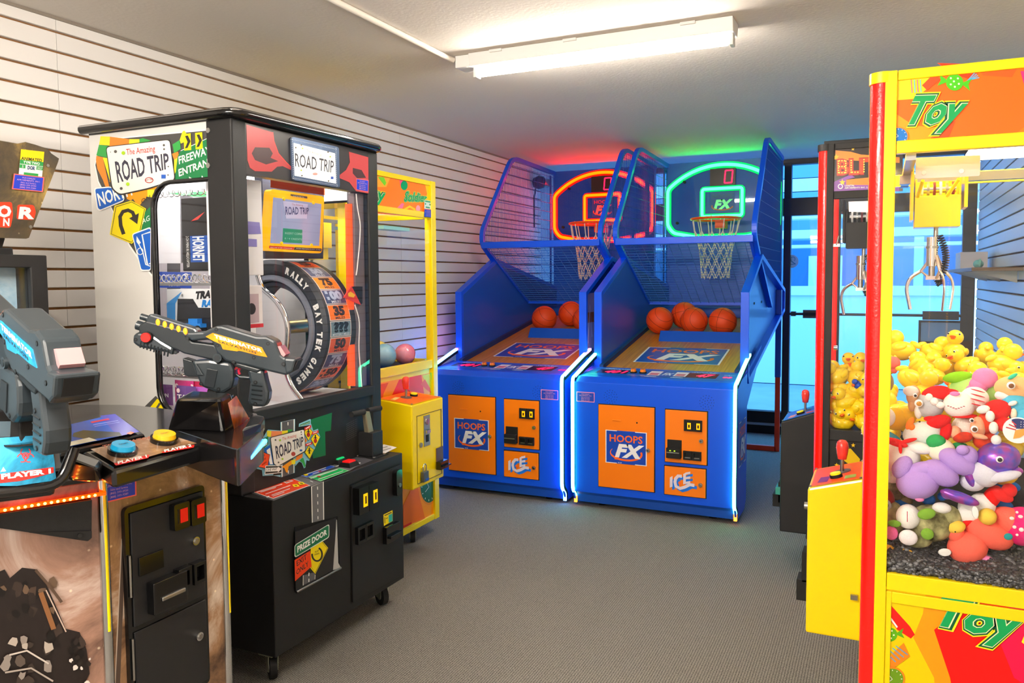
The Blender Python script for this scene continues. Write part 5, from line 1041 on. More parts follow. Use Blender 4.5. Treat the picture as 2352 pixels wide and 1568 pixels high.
def control_box(T, Mp, u0, u1, z0, z1, dep, body, over, yb='#e8e020', far=False, drop=.02):
    g = MB(); g.hexa([Mp(u0, 0, z0), Mp(u1, 0, z0), Mp(u1, -dep, z0), Mp(u0, -dep, z0), Mp(u0, 0, z1), Mp(u1, 0, z1), Mp(u1, -dep, z1-drop), Mp(u0, -dep, z1-drop)], body); o = g.build('control_box', T, bevel=.006)
    A = Mp(u0, 0, z1); pu = (Mp(u1, 0, z1)-A); pv = (Mp(u0, -dep, z1-drop)-A); w_, d_ = pu.length, pv.length
    n = pu.cross(pv).normalized(); n = n if n.z > 0 else -n; pu.normalize(); pv.normalize()
    P = lambda a, b, h=.002: A+pu*(a*w_)+pv*(b*d_)+n*h
    t = MB(); t.flat([P(.03, .03), P(.97, .03), P(.97, .97), P(.03, .97)], over[0])
    t.flat([P(.06, .06, .0026), P(.94, .06, .0026), P(.94, .94, .0026), P(.06, .94, .0026)], over[1])
    t.flat([P(.60, .62, .0032), P(.86, .66, .0032), P(.84, .84, .0032), P(.58, .80, .0032)], over[2]); t.flat([P(.10, .30, .0032), P(.34, .22, .0032), P(.36, .34, .0032), P(.12, .42, .0032)], over[3]); t.flat([P(.7, .14, .0032), P(.86, .14, .0032), P(.86, .34, .0032), P(.7, .34, .0032)], over[4]); t.build('overlay_print', o)
    for a_, b_ in ((.05, .05), (.95, .05), (.05, .95), (.95, .95)): q = P(a_, b_, .002); MB().cyl(q, q+n*.004, .004, M_steel, 8).build('screw', o)
    js = P(.45, .42, .002); s = MB(); s.cyl(js, js+n*.003, .028, mat('steel_washer', '#6b6a70', .4, .5), 20); s.cyl(js, js+Vector((0, 0, .045)), .006, M_steel, 10)
    s.build('joystick_shaft', o); MB().lathe([(0, 0), (.013, .002), (.0165, .02), (.019, .042), (.0165, .056), (.010, .063), (0, .065)], mat('red_joystick_knob', '#f04038', .25, coat=.5), js+Vector((0, 0, .04)), None, 20).build('joystick_knob', o)
    bt = P(.70, .50, .002) if not far else P(.66, .45, .002); MB().cyl(bt, bt+n*.010, .019, M_blackm, 20).cyl(bt+n*.010, bt+n*.016, .016, mat('yellow_button_cap', yb, .3, emit=.15), 20).build('button', o)
    return o
def coin_parts(o, Mp, u, z, dep, s=1.0):
    q = lambda du, h, dz: Mp(u+du, -dep-h, z+dz)
    MB().box(q(-.028, 0, -.075), q(.028, .004, .075), M_steel).box(q(-.006, .004, .03), q(.006, .010, .06), M_chrome).box(q(-.018, .004, -.012), q(.018, .014, .004), M_chrome).box(q(-.012, .004, -.055), q(.012, .006, -.02), M_blackm).cyl(q(.0, .004, .045), q(0, .008, .045), .016, M_chrome, 14).build('coin_acceptor', o, bevel=.001)
# ---- toy machine by the slat wall
FX_, FY0, TW, TD = -2.20, 2.94, .80, .64
T1 = thing('claw_machine', (FX_-.32, FY0+.4, 0), 'yellow claw machine full of plastic balls against the slat wall', 'arcade machine', 'yellow claw machines')
Mp = claw_cabinet(T1, FX_, 1, FY0, TW, TD, .085, 1.925, 1.745, .965, .86, M_yel, False)
pm = PL((FX_-.012, FY0, 0), (0, 1, 0), (0, 0, 1)); a = Art(pm, h=.001); K = lambda x, y: (x/11.2+860, y/11.2+400); Kx = lambda L: [K(*p) for p in L]
oj = C('#ff7a0c', .3, emit=.12); a.poly(Kx([(-500, -110), (1520, 290), (1490, 1140), (-500, 960)]), oj)
a.tri(Kx([(1300, 270), (1530, 310), (1500, 1000), (1260, 900), (1350, 500)]), C('#ffc000', .3, emit=.12)); a.tri(Kx([(640, 120), (760, 160), (740, 260), (660, 300)]), C('#ff4a90', .3)); a.tri(Kx([(450, 1000), (700, 740), (760, 760), (650, 1050)]), C('#ff70a8', .3)); a.tri(Kx([(0, 30), (400, 100), (300, 330), (60, 330)]), C('#ffb030', .3))
a.tri(Kx([(80, 60), (240, 80), (300, 220), (260, 300), (160, 180)]), C('#7cd828', .3)); a.line(Kx([(700, 1050), (780, 900), (900, 830), (1020, 900), (1080, 1090)]), 5, C('#ffce10', .3)); a.disc(K(760, 290), 8, C('#0f9c60', .3), 14, ry=11); a.disc(K(1115, 885), 5, C('#ff9ab0', .3), 14, ry=8)
title(a, 'Toy', K(-420, 570), K(240, 740), K(-320, 220), E=K(300, 380)); title(a, 'Soldier', K(740, 690), K(1330, 700), K(790, 430), E=K(1360, 520))
a.build('marquee_print', T1)
q = [K(*p) for p in ((1262, 660), (1440, 690), (1430, 900), (1255, 880))]; a = Art(pm, h=.006); a.poly(q, C('#dfeee8', .3))
for x0, x1, y0_, y1_ in ((.08, .92, .05, .22), (.08, .25, .34, .55), (.72, .92, .34, .55), (.2, .8, .75, .9)): L = lambda u, v: (q[0][0]+(q[1][0]-q[0][0])*u+(q[3][0]-q[0][0])*v, q[0][1]+(q[1][1]-q[0][1])*u+(q[3][1]-q[0][1])*v); a.poly([L(x0, y0_), L(x1, y0_), L(x1, y1_), L(x0, y1_)], C('#3fa070', .3))
a.build('sticker', T1); svc_sticker(pm, Kx([(1245, 890), (1478, 915), (1475, 1130), (1240, 1105)]), T1, h=.008)
lowp = PL((FX_-.014, FY0, 0), (0, 1, 0), (0, 0, 1)); a = Art(lowp, h=.001); KL = lambda x, y: (x/7.84+860, y/7.84+840)
a.poly([KL(-60, 335), KL(1100, 110), (1004, 1180), (880, 1220)], C('#ff9a14', .3)); a.tri([KL(*p) for p in [(440, 250), (840, 160), (900, 560), (300, 560)]], C('#f01414', .3)); a.tri([KL(*p) for p in [(860, 170), (1080, 120), (1080, 560), (1000, 500)]], C('#d8e010', .3))
a.tri([KL(*p) for p in [(1000, 120), (1080, 110), (1075, 310), (1020, 250)]], C('#7ae860', .3)); a.tri([KL(*p) for p in [(830, 330), (905, 240), (1000, 400), (1020, 500), (900, 400)]], C('#f0501c', .3)); a.tri([KL(*p) for p in [(60, 340), (250, 300), (160, 500), (80, 1000), (40, 700)]], C('#e8501a', .3))
clock_print(a, (984, 1118), 19, 36, '#0c6248'); a.tri([(925, 1160), (955, 1100), (965, 1150), (975, 1190), (925, 1210)], C('#f0701c', .3)); a.poly([(925, 1207), (944, 1198), (944, 1203), (925, 1213)], C('#d8141c', .3)); a.build('lower_print', T1)
o = control_box(T1, Mp, .215, .508, .400, .826, .20, M_yel, (C('#ffb41c', .3), C('#f8641a', .3), C('#f04a14', .3), C('#e8d080', .3), C('#e05a14', .3)), far=True, drop=.02)
g = MB(); q = lambda u, h, z: Mp(u, -.20-h, z); g.ring([q(.255, .0005, .42), q(.49, .0005, .42), q(.49, .0005, .75), q(.255, .0005, .75)], [q(.258, .0005, .423), q(.482, .0005, .423), q(.482, .0005, .747), q(.258, .0005, .747)], Vector((.001, 0, 0)), C('#6a5200')); g.build('door_seam', o)
coin_parts(o, Mp, .345, .665, .20)
MB().cyl(q(.285, 0, .605), q(.285, .008, .605), .012, M_steel, 14).build('lock', o)
MB().box(q(.43, 0, .455), q(.495, .006, .56), mat('brown_plate', '#5d4444', .5)).box(q(.42, .006, .455), q(.497, .035, .495), M_blackg).box(q(.43, .035, .468), q(.50, .05, .475), M_blackg).build('bill_acceptor', o, bevel=.002)
pl_ = thing('padlock', q(.30, .012, .46), 'silver and blue padlock hanging on the yellow coin door by the slat wall', 'padlock')
c = q(.30, .012, .0); MB().box(c+Vector((-.008, -.022, .425)), c+Vector((.012, .024, .475)), mat('padlock_body', '#6a7078', .35, .7)).build('lock_body', pl_, bevel=.003); MB().box(c+Vector((.0122, -.010, .43)), c+Vector((.013, .022, .442)), C('#2450b0')).build('label_band', pl_)
MB().tube([c+Vector((.002, -.014, .47))]+[c+Vector((.002, .014*cos(t), .497+.014*sin(t))) for t in [pi-k*pi/8 for k in range(9)]]+[c+Vector((.002, .014, .47))], .0032, M_chrome, 8).build('shackle', pl_)
MB().box(q(.29, 0, .492), q(.315, .014, .500), M_yel).build('hasp', o)
for x, y in ((FX_-.06, FY0+.10), (FX_-.05, FY0+.60), (FX_-.55, FY0+.10), (FX_-.55, FY0+.70)): make_caster(x, y, .086, T1, .6)
cx = Vector((FX_-.32, 3.32, 1.50)); claw_gear(T1, Vector((FX_-.36, 3.14, 1.50)), 1.15); gantry(T1, FY0+.05, FY0+.75, FX_-.5, FX_-.2, 1.68)
MB().box((FX_-.16, FY0+.42, 1.655), (FX_-.08, FY0+.66, 1.672), mat('blue_tray', '#8fd0e6', .3)).build('tray', T1)
lf_ = MB(); lf_.box((FX_-TD+.03, FY0+.03, .93), (FX_-.03, FY0+TW-.03, .945), M_blackm).build('prize_bed', T1)
def vball(x, y, r, col, label, z=None):
    t = thing('play_ball', (x, y, .9455+r if z is None else z), label, 'ball', 'plastic balls in the claw machine by the slat wall'); c = t.location.copy()
    b = MB().ball(c, r, mat('marbled_'+col[0].strip('#'), col[0], .25, col2=col[1], vscale=9, coat=.6), 24, 16); b.build('shell', t); return t
vball(-2.33, 3.42, .062, ('#5a9ad0', '#9fd0ee'), 'pale blue marbled plastic ball against the front glass'); vball(-2.42, 3.49, .066, ('#e8c010', '#f4e070'), 'yellow plastic ball behind the pale blue marbled one'); vball(-2.31, 3.585, .056, ('#e0508a', '#f0a0c0'), 'pink plastic ball closest to the door-side post')
vball(-2.50, 3.38, .064, ('#18b0a0', '#0e6a70'), 'teal and green plastic ball at the back of the claw machine'); vball(-2.34, 3.27, .06, ('#e86aa0', '#f0b0c8'), 'rosy plastic ball beside the black corner of the prize machine', ); vball(-2.36, 3.12, .062, ('#d84080', '#f08ab0'), 'magenta plastic ball seen through the prize machine side window'); vball(-2.50, 3.20, .06, ('#e060a0', '#f8c0d8'), 'light pink plastic ball at the rear of the heap')

# ---- near yellow machine
NX, NY0, NW, ND = -.040, 2.28, .80, .70
T2 = thing('claw_machine', (NX+.35, NY0+.4, 0), 'yellow claw machine heaped with plush toys and rubber ducks, red light strip at its corner', 'arcade machine', 'yellow claw machines')
Mq = claw_cabinet(T2, NX, -1, NY0, NW, ND, .085, 1.925, 1.735, .615, .57, M_yel, True)
ns = PL((NX, NY0+.012, 0), (1, 0, 0), (0, 0, 1))
J = lambda x, y: (x/5.2258+1980, y/5.2258+120); Jx = lambda L: [J(*p) for p in L]
a = Art(ns, h=.001); R_ = C('#ff3a10', .3, emit=.1); Yl = C('#ffd21c', .3, emit=.1)
a.poly(Jx([(352, 275), (2600, 40), (2600, 1040), (345, 1180)]), C('#ff6a10', .3, emit=.1))
a.tri(Jx([(352, 275), (860, 225), (800, 420), (640, 560), (360, 580)]), Yl); a.tri(Jx([(350, 700), (620, 880), (900, 900), (760, 1150), (345, 1180)]), C('#ff9e14', .3, emit=.1)); a.tri(Jx([(900, 130), (1500, 150), (1300, 330), (1100, 260)]), R_); a.tri(Jx([(1900, 230), (2600, 160), (2600, 700), (2000, 600)]), C('#ff2a78', .3, emit=.1)); a.tri(Jx([(1380, 150), (1900, 120), (1800, 300), (1450, 280)]), C('#e8601c', .3))
a.tri(Jx([(840, 1060), (960, 820), (1120, 830), (1000, 1120)]), C('#d8501a', .3)); a.tri(Jx([(1200, 1120), (1250, 1000), (2300, 960), (2300, 1060)]), C('#f83c0c', .3, emit=.1))
a.tri(Jx([(480, 1140), (570, 1070), (640, 1160), (500, 1170)]), C('#3fae1c', .3)); a.tri(Jx([(1790, 1020), (1944, 900), (2200, 820), (2200, 1050), (1850, 1080)]), C('#ff7a10', .3, emit=.1))
for k in range(4): a.line(Jx([(590+k*36, 330), (600+k*36, 490)]), 2, C('#3fc0e8' if k % 2 else '#e860a0', .3)); a.line(Jx([(1250+k*20, 360-k*10), (1360+k*15, 240+k*22)]), 2, C('#3fb8e8', .3))
a.tri(Jx([(720, 400), (860, 260), (940, 330), (780, 460)]), C('#f0501c', .3)); a.line(Jx([(860, 250), (960, 240)]), 4, C('#f048a8', .3))
candy(a, J(1110, 365), 20, '#4fc81c', .15); clock_print(a, J(435, 1010), 21, 19, '#1478d0')
title(a, 'Toy', J(470, 860), J(1160, 850), J(640, 520), E=J(1330, 500))
a.build('marquee_print', T2)
svn = None
lo = PL((NX, NY0+.014, 0), (1, 0, 0), (0, 0, 1)); I = lambda x, y: (x/5.4435+1980, y/5.4435+1280); Ix = lambda L: [I(*p) for p in L]; a = Art(lo, h=.001)
a.poly(Ix([(270, 330), (2700, 700), (2700, 2600), (240, 2600)]), C('#f8d400', .3)); a.tri(Ix([(800, 410), (2700, 690), (2700, 2600), (1000, 2600), (900, 1500), (640, 1000), (760, 700)]), C('#f4a010', .3)); a.tri(Ix([(900, 900), (1450, 500), (2700, 680), (2700, 2600), (1300, 2600), (1100, 1500)]), C('#f01410', .3))
a.tri(Ix([(1850, 560), (2700, 680), (2700, 2000), (1900, 1500), (1700, 1000)]), C('#f0144c', .3))
a.tri(Ix([(275, 560), (320, 510), (340, 570), (600, 860), (660, 960), (610, 1010), (440, 900), (275, 680)]), C('#f01c18', .3)); a.line(Ix([(280, 650), (440, 870)]), 4, WT)
candy(a, I(350, 960), 17, '#5fae18', -.1); a.tri(Ix([(270, 1300), (520, 1060), (600, 1230), (420, 1360), (280, 1380)]), C('#f08a1c', .3))
for k in range(4): a.line(Ix([(300+k*40, 1180-k*28), (420+k*50, 1300-k*30)]), 2, C('#3a9ad8', .3))
clock_print(a, I(380, 1510), 25, 24, '#6f9c1c'); title(a, 'Toy S', I(830, 800), I(2400, 1120), I(1000, 480), E=I(2560, 700))
a.build('lower_print', T2)
MB().box((NX+.064, NY0+.006, .115), (NX+.078, NY0+.016, .565), M_yel).box((NX+.078, NY0+.006, .535), (NX+ND-.05, NY0+.016, .565), M_yel).build('panel_frame', T2, bevel=.002)
o = control_box(T2, Mq, .23, .50, .288, .79, .158, M_yel, (C('#f8a41c', .3), C('#f0501c', .3), C('#8a1c78', .3), C('#e8703a', .3), C('#8ab050', .3)), drop=.045)
for (u, h, z0, z1) in ((.32, .012, .55, .60), (.36, .02, .42, .52), (.36, .035, .36, .43), (.34, .006, .33, .70)):
    MB().box(Mq(u, -.158, z0), Mq(u+.07, -.158-h, z1), M_blackm).build('coin_part', o, bevel=.002)
MB().cyl(Mq(.46, -.158, .68), Mq(.46, -.17, .68), .012, M_steel, 12).build('lock', o)
MB().box(Mq(.505, -.03, .42), Mq(.515, -.01, .435), M_steel).build('latch', o)
for x, y in ((NX+.05, NY0+.22), (NX+.05, NY0+.7), (NX+.62, NY0+.1), (NX+.62, NY0+.7)): make_caster(x, y, .086, T2, 1.2)
# claw: carriage from the photograph
cb = AY(2150, 523, 2.62); claw_gear(T2, Vector((cb.x, 2.62, cb.z)), 1.06)
hp = PL((0, 2.46, 0), (1, 0, 0), (0, 0, 1)); MB().prism([hp.px(*p) for p in ((2103, 362), (2252, 356), (2251, 400), (2248, 404), (2106, 410), (2102, 406))], (0, .003, 0), M_silver).build('cover_plate', T2)
for p in ((2122, 397), (2208, 393)): c = hp.px(*p); MB().cyl(c, c-Vector((0, .005, 0)), .006, M_white, 16).build('bolt', T2)
MB().tube([hp.px(2121, 412)+Vector((0, .03, 0)), hp.px(2110, 446)+Vector((0, .08, 0))], .005, M_yel, 6).tube([hp.px(2205, 408)+Vector((0, .03, 0)), hp.px(2180, 444)+Vector((0, .08, 0))], .005, M_yel, 6).build('strut', T2)
for x in (NX+.1, NX+.55): MB().box((x-.012, NY0+.04, 1.70), (x+.012, NY0+.76, 1.72), M_steel).build('rail', T2)
MB().box((NX+.08, 2.66, 1.675), (NX+.60, 2.69, 1.70), M_steel).build('cross_rail', T2)
MB().box((NX+.06, NY0+.70, 1.70), (NX+ND-.05, NY0+.72, 1.73), M_yel).build('rear_rail', T2)
MB().box((NX+.28, NY0+.30, 1.78), (NX+ND-.06, NY0+.76, 1.80), mat('lit_ceiling_panel', '#ffffff', .5, emit=5, ecol='#fbfdff')).build('light_panel', T2)
# bed that carries the toys, rising to the back, and loose black gravel along the glass
bed = MB(); bed.hexa([(NX+.03, NY0+.03, .575), (NX+ND-.03, NY0+.03, .575), (NX+ND-.03, NY0+NW-.03, .575), (NX+.03, NY0+NW-.03, .575), (NX+.03, NY0+.03, .635), (NX+ND-.03, NY0+.03, .62), (NX+ND-.03, NY0+NW-.03, .80), (NX+.03, NY0+NW-.03, .80)], M_blackm); bed.build('gravel_bed', T2)
M_pb = mat('black_gravel', '#3c3c3f', .3, spec=.7); M_pb2 = mat('grey_gravel', '#77787c', .3, spec=.7); gm = MB(); rg = random.Random(3)
def pebble(mb, c, r, m):
    sx, sy, sz = rg.uniform(.7, 1.2), rg.uniform(.7, 1.2), rg.uniform(.5, .9); an = rg.uniform(0, 6.28); R = Matrix.Rotation(an, 3, 'Z') @ Matrix.Rotation(rg.uniform(-.5, .5), 3, 'X')
    P = [(0, 0, 1), (0, 0, -1)]+[(cos(k*1.2566+s*.6), sin(k*1.2566+s*.6), .45*(1 if s == 0 else -1)) for s in (0, 1) for k in range(5)]
    vs = [c+R @ Vector((x*sx*r, y*sy*r, z*sz*r)) for x, y, z in P]; fs = []
    for k in range(5): n = (k+1) % 5; fs += [(0, 2+k, 2+n), (1, 7+n, 7+k), (2+k, 7+k, 2+n), (2+n, 7+k, 7+n)]
    mb.add(vs, fs, m, True)
for i in range(2600):
    x = rg.uniform(NX+.035, .40); y = NY0+.022+abs(rg.gauss(0, .09)); z = .628+(y-NY0)*.22+rg.uniform(0, .006)+.01*sin(x*30)
    if y < NY0+.3: pebble(gm, Vector((x, y, z)), rg.uniform(.0050, .0095), M_pb if rg.random() < .85 else M_pb2)
for i in range(500):
    x = rg.uniform(NX+.035, .40); z = rg.uniform(.617, .645); pebble(gm, Vector((x, NY0+.020, z)), rg.uniform(.0045, .0088), M_pb if rg.random() < .85 else M_pb2)
tag(gm.build('gravel', T2), kind='stuff')

# ---- black machine behind it
BX0, BY0, BW, BD = -.258, 3.60, .70, .29
T3 = thing('claw_machine', (BX0+.14, BY0+.35, 0), 'narrow black claw machine with starry marquee and a red light strip', 'arcade machine')
Mr = claw_cabinet(T3, BX0, -1, BY0, BW, BD, .06, 1.955, 1.745, .75, .72, M_black, True, rail=.045)
MB().box(Mr(.05, .02, 1.955), Mr(BW-.05, .27, 1.975), M_black).build('top_hatch', T3, bevel=.003)
bp_ = PL((BX0, BY0+.012, 0), (1, 0, 0), (0, 0, 1)); a = Art(bp_, h=.001); B4 = lambda x, y: (x/3.92+1760, y/3.92+300); Bx = lambda L: [B4(*p) for p in L]
a.poly(Bx([(590, 130), (1230, 90), (1230, 545), (590, 565)]), mat('print_marquee_black', '#2e2522', .2, coat=.6))
oo = C('#f5821c', .3, emit=.1); a.tri(Bx([(625, 178), (760, 190), (850, 215), (1200, 240), (1200, 290), (620, 260)]), oo); a.tri(Bx([(690, 445), (1200, 395), (1200, 490), (690, 488)]), oo); a.tri(Bx([(590, 470), (690, 425), (760, 395), (800, 420), (720, 440), (720, 488), (1200, 490), (1200, 545), (590, 560)]), C('#8a4ab0', .3))
def star(a, c, r, m, rot=0): a.tri([(c[0]+(r if k % 2 == 0 else r*.42)*sin(k*pi/5+rot), c[1]-(r if k % 2 == 0 else r*.42)*cos(k*pi/5+rot)) for k in range(10)], m)
for c_, r_ in (((780, 165), 4.5), ((628, 238), 8), ((685, 465), 8)): star(a, B4(*c_), r_, C('#f8c81c', .3))
a.text('BLIT', B4(634, 396), B4(1010, 380), B4(634, 258), C('#b01c08', .3), fat=.07); a.text('BLIT', B4(636, 392), B4(1008, 376), B4(636, 262), C('#f0481c', .3), fat=.045)
for x0, x1, y0_, y1_, n in ((650, 650, 275, 378, 6), (716, 716, 275, 378, 6), (765, 765, 270, 375, 6), (775, 825, 375, 375, 3), (880, 880, 262, 370, 6), (660, 705, 272, 272, 3), (660, 705, 325, 325, 3), (660, 705, 380, 380, 3)):
    for k in range(n): a.disc(B4(x0+(x1-x0)*k/(n-1), y0_+(y1_-y0_)*k/(n-1)), 1.7, C('#f8d84a', .3, emit=.4), 6)
a.disc(B4(668, 503), 6, WT, 16); a.disc(B4(668, 503), 4, C('#8a4ab0', .3), 14); a.text('COASTAL', B4(705, 506), B4(795, 502), B4(705, 490), WT, fat=.02, res=1); a.text('AMUSEMENTS INC. 2', B4(705, 524), B4(912, 518), B4(705, 510), WT, fat=.02, res=1)
a.build('marquee_print', T3)
lp3 = PL((BX0, BY0+.014, 0), (1, 0, 0), (0, 0, 1)); a = Art(lp3, h=.001); U5 = lambda x, y: (x/3.735+1840, y/3.735+960)
a.tri([U5(*p) for p in [(315, 325), (355, 265), (425, 260), (505, 350), (500, 400), (430, 410)]], C('#e8c01c', .3)); star(a, U5(355, 270), 17, C('#f8c820', .3)); star(a, U5(447, 232), 5.5, C('#f8c820', .3)); star(a, U5(305, 402), 5.5, C('#f8c820', .3)); a.build('star_print', T3)
o = control_box(T3, Mr, .13, .40, .19, .775, .165, M_black, (C('#2a90d8', .3), C('#3a60c8', .3), C('#f08a1c', .3), C('#28b0e0', .3), C('#e0501c', .3)), yb='#f0d020', drop=.06)
for (u, h, z0, z1, m_) in ((.20, .02, .30, .40, M_blackm), (.20, .045, .28, .34, M_blackm), (.20, .012, .22, .50, M_blackm), (.22, .03, .345, .38, mat('teal_plastic', '#3a9a88', .4))): MB().box(Mr(u, -.165, z0), Mr(u+.10, -.165-h, z1), m_).build('coin_part', o, bevel=.002)
for x, y in ((BX0+.05, BY0+.08), (BX0+.05, BY0+.6), (BX0+.24, BY0+.08), (BX0+.24, BY0+.6)): make_caster(x, y, .062, T3, 1.0)
MB().box(Mr(.1, .245, .75), Mr(BW-.1, .25, 1.72), mat('dark_inner_back', '#3a3d44', .4)).build('inner_back', T3) if False else None
cz = AY(1978, 640, 3.80); claw_gear(T3, Vector((AY(1985, 520, 3.80).x, 3.80, AY(1985, 570, 3.80).z)), 1.3, box=M_blackm)
hp = PL((0, 3.66, 0), (1, 0, 0), (0, 0, 1)); MB().prism([hp.px(*p) for p in ((1949, 463), (2010, 461), (2010, 488), (1950, 486))], (0, .003, 0), M_silver).build('cover_plate', T3)
c = AY(1921, 563, 3.62); MB().box(c+Vector((-.014, 0, -.006)), c+Vector((.014, .02, .006)), M_steel).tube([c, c+Vector((.008, .005, .04))], .003, M_chrome, 6).build('glass_catch', T3)
c = AY(1915, 798, 3.62); MB().cyl(c, c+Vector((.015, 0, 0)), .010, M_chrome, 12).build('glass_catch', T3)
MB().box((BX0+.03, BY0+.03, .715), (BX0+BD-.03, BY0+BW-.03, .75), M_blackm).build('prize_bed', T3)
# ================================================================ rubber ducks
M_duck = mat('yellow_duck_vinyl', '#ffdb1e', .35, coat=.3); M_beak = mat('orange_beak', '#f56a1c', .4); M_eyeb = mat('painted_eye', '#1a1410', .3)
def make_duck(label, grp):
    T = thing('rubber_duck', (0, 0, 0), label, 'duck', grp)
    b = MB(); vs = []; fs = []
    b.ball((0, 0, .026), .034, M_duck, 14, 9, (1.15, .92, .80)); b.ball((-.036, 0, .042), .014, M_duck, 8, 6, (1.3, .7, .6), Matrix.Rotation(-.6, 3, 'Y')); b.ball((.020, 0, .066), .0235, M_duck, 14, 9, (1, .96, .95))
    for s in (-1, 1): b.ball((-.004, s*.028, .030), .019, M_duck, 10, 6, (1.1, .35, .6), Matrix.Rotation(.25, 3, 'Y'))
    b.build('body', T)
    MB().ball((.044, 0, .062), .0095, M_beak, 10, 6, (1.0, .95, .38)).ball((.041, 0, .057), .008, M_beak, 8, 5, (.9, .8, .35)).build('beak', T)
    for s in (-1, 1): MB().ball((.0352, s*.0145, .072), .0042, WT, 8, 5, (.5, 1, 1)).ball((.0372, s*.0150, .072), .0027, M_eyeb, 8, 5, (.5, 1, 1)).build('eye', T)
    return T
GL1 = 'yellow rubber duck in the heap behind the plush toys'
d0 = make_duck(GL1, 'rubber ducks behind the plush toys'); rd_ = random.Random(11); first = True
def put(o, p, e, s=1.0): o.location = p; o.rotation_euler = e; o.scale = (s, s, s)
spots = []
for j, y in enumerate((2.50, 2.60, 2.70, 2.80, 2.90, 2.985)):
    for i in range(6):
        x = .035+.078*i+(.035 if j % 2 else 0)+rd_.uniform(-.012, .012)
        if x > .45 or (j == 0 and x > .18): continue
        z = .93+.038*j+rd_.uniform(-.012, .016)-(0 if j else .02); spots.append((x, y+rd_.uniform(-.02, .02), z))
for x, y, z in spots:
    o = d0 if first else copy_tree(d0); first = False
    put(o, (x, y, z), (rd_.uniform(-.7, .7), rd_.uniform(-.6, .6), rd_.uniform(0, 6.28)), rd_.uniform(1.0, 1.25))
for i in range(18):                    # lower layer showing between them at the window edge
    o = copy_tree(d0); put(o, (.03+.07*(i % 5)+rd_.uniform(-.01, .01), 2.44+.10*(i//5), .86+.02*(i//5)+rd_.uniform(-.01, .01)), (rd_.uniform(-.8, .8), rd_.uniform(-.8, .8), rd_.uniform(0, 6.28)), 1.15)
GL2 = 'yellow rubber duck piled against the side glass of the black claw machine'
d2 = copy_tree(d0); d2['label'] = GL2; d2['group'] = 'rubber ducks in the black claw machine'; fst = True
for k, (px_, py_, dy) in enumerate(((1918, 965, .035), (1950, 968, .04), (1978, 966, .035), (1915, 930, .04), (1946, 925, .035), (1975, 932, .045), (1922, 893, .035), (1955, 898, .04), (1982, 892, .04), (1934, 862, .045), (1965, 868, .05), (1950, 852, .12), (1978, 848, .14), (1918, 870, .13), (1920, 905, .12), (1960, 930, .13))):
    o = d2 if fst else copy_tree(d2); fst = False; q = AY(px_, py_, BY0+.045+dy); put(o, (q.x, BY0+.045+dy, q.z-.03), (rd_.uniform(-.5, .5), rd_.uniform(-.5, .5), rd_.uniform(2.5, 5.5)), 1.25)
# blue and red rubber toy by the corner of the black machine
t = thing('rubber_toy', AY(1972, 885, 3.66), 'blue and red rubber figure squeezed among the ducks of the black machine', 'toy'); c = t.location.copy()
MB().ball(c, .020, mat('blue_vinyl', '#2458c8', .4), 12, 8).ball(c+Vector((-.014, -.01, .016)), .013, mat('blue_vinyl'), 10, 6).ball(c+Vector((.014, -.01, .016)), .012, mat('blue_vinyl'), 10, 6).build('head', t); MB().ball(c+Vector((.016, -.005, -.026)), .014, mat('red_vinyl', '#e02818', .4), 10, 6, (.6, .6, 1.5)).build('body', t); MB().ball(c+Vector((-.02, -.016, .002)), .007, M_beak, 8, 5).build('beak', t)

# ================================================================ plush toys
def fur(n, c='#808080', **k): return mat('plush_'+n, c, .95, bump=.6, bscale=350, spec=.2, **k)
def plush(name, label, parts, Y=2.40, cat='plush toy'):
    xs = [b[0] for p in parts for b in p[2]]; ys = [b[1] for p in parts for b in p[2]]; c0 = AY(sum(xs)/len(xs), max(ys), Y); T = thing(name, c0, label, cat, 'plush toys behind the side glass')
    for pn, m, bl in parts:
        mb = MB()
        for b in bl:
            px_, py_, r = b[:3]; sx = b[3] if len(b) > 3 else 1; sz = b[4] if len(b) > 4 else 1; dy = b[5] if len(b) > 5 else 0; an = b[6] if len(b) > 6 else 0; sy = b[7] if len(b) > 7 else min(sx, sz, 1)
            c = AY(px_, py_, Y+dy); dep = (c-CAM).dot(_f); rr = r/FPX*dep
            mb.ball(c, rr, m, 18 if r > 14 else 10, 12 if r > 14 else 7, (sx, sy, sz), Matrix.Rotation(-radians(an), 3, 'Y'))
        big = max(b[2] for b in bl)
        mb.build(pn, T)
    return T
def eye(px_, py_, r, dy, iris='#2a1a14'): return [('eye', C('#fbfbfb', .2), [(px_, py_, r, 1, 1, dy, 0, .4)]), ('pupil', C(iris, .15), [(px_+r*.1, py_+r*.1, r*.62, 1, 1, dy-.004-r*.00012, 0, .4)])]
wh_ = fur('white', '#f3f1ec'); re_ = fur('red', '#e8201c'); pk_ = fur('pink', '#f48ac0')
plush('plush_axolotl', 'coral plush animal with yellow feet lying on the black gravel', [('body', fur('coral', '#ff6e5a'), [(2222, 1256, 43, 1.0, .88, 0, 30), (2270, 1222, 40, 1.35, .85, .01, -25), (2318, 1196, 34, 1.2, .9, .02, -20), (2240, 1280, 22, 1.2, .6, .01, 15), (2196, 1224, 20, .9, 1.1, -.01)]), ('foot', fur('yellow', '#f8cf50'), [(2196, 1210, 19, 1.05, .75, -.02, 20), (2268, 1186, 20, .95, .95, -.02)]), ('fin', pk_, [(2262, 1284, 20, 1.3, .5, -.01, -15)]), ('patch', fur('teal', '#2f9c9c'), [(2316, 1232, 10, .9, .8, -.062, 20, .25)]), ('care_tag', C('#ecebe6'), [(2170, 1268, 14, 1, .65, -.03, 10, .05)])]+[('eye', M_eyeb, [(2194, 1221, 1.8, 1, 1, -.058)])], Y=2.375)
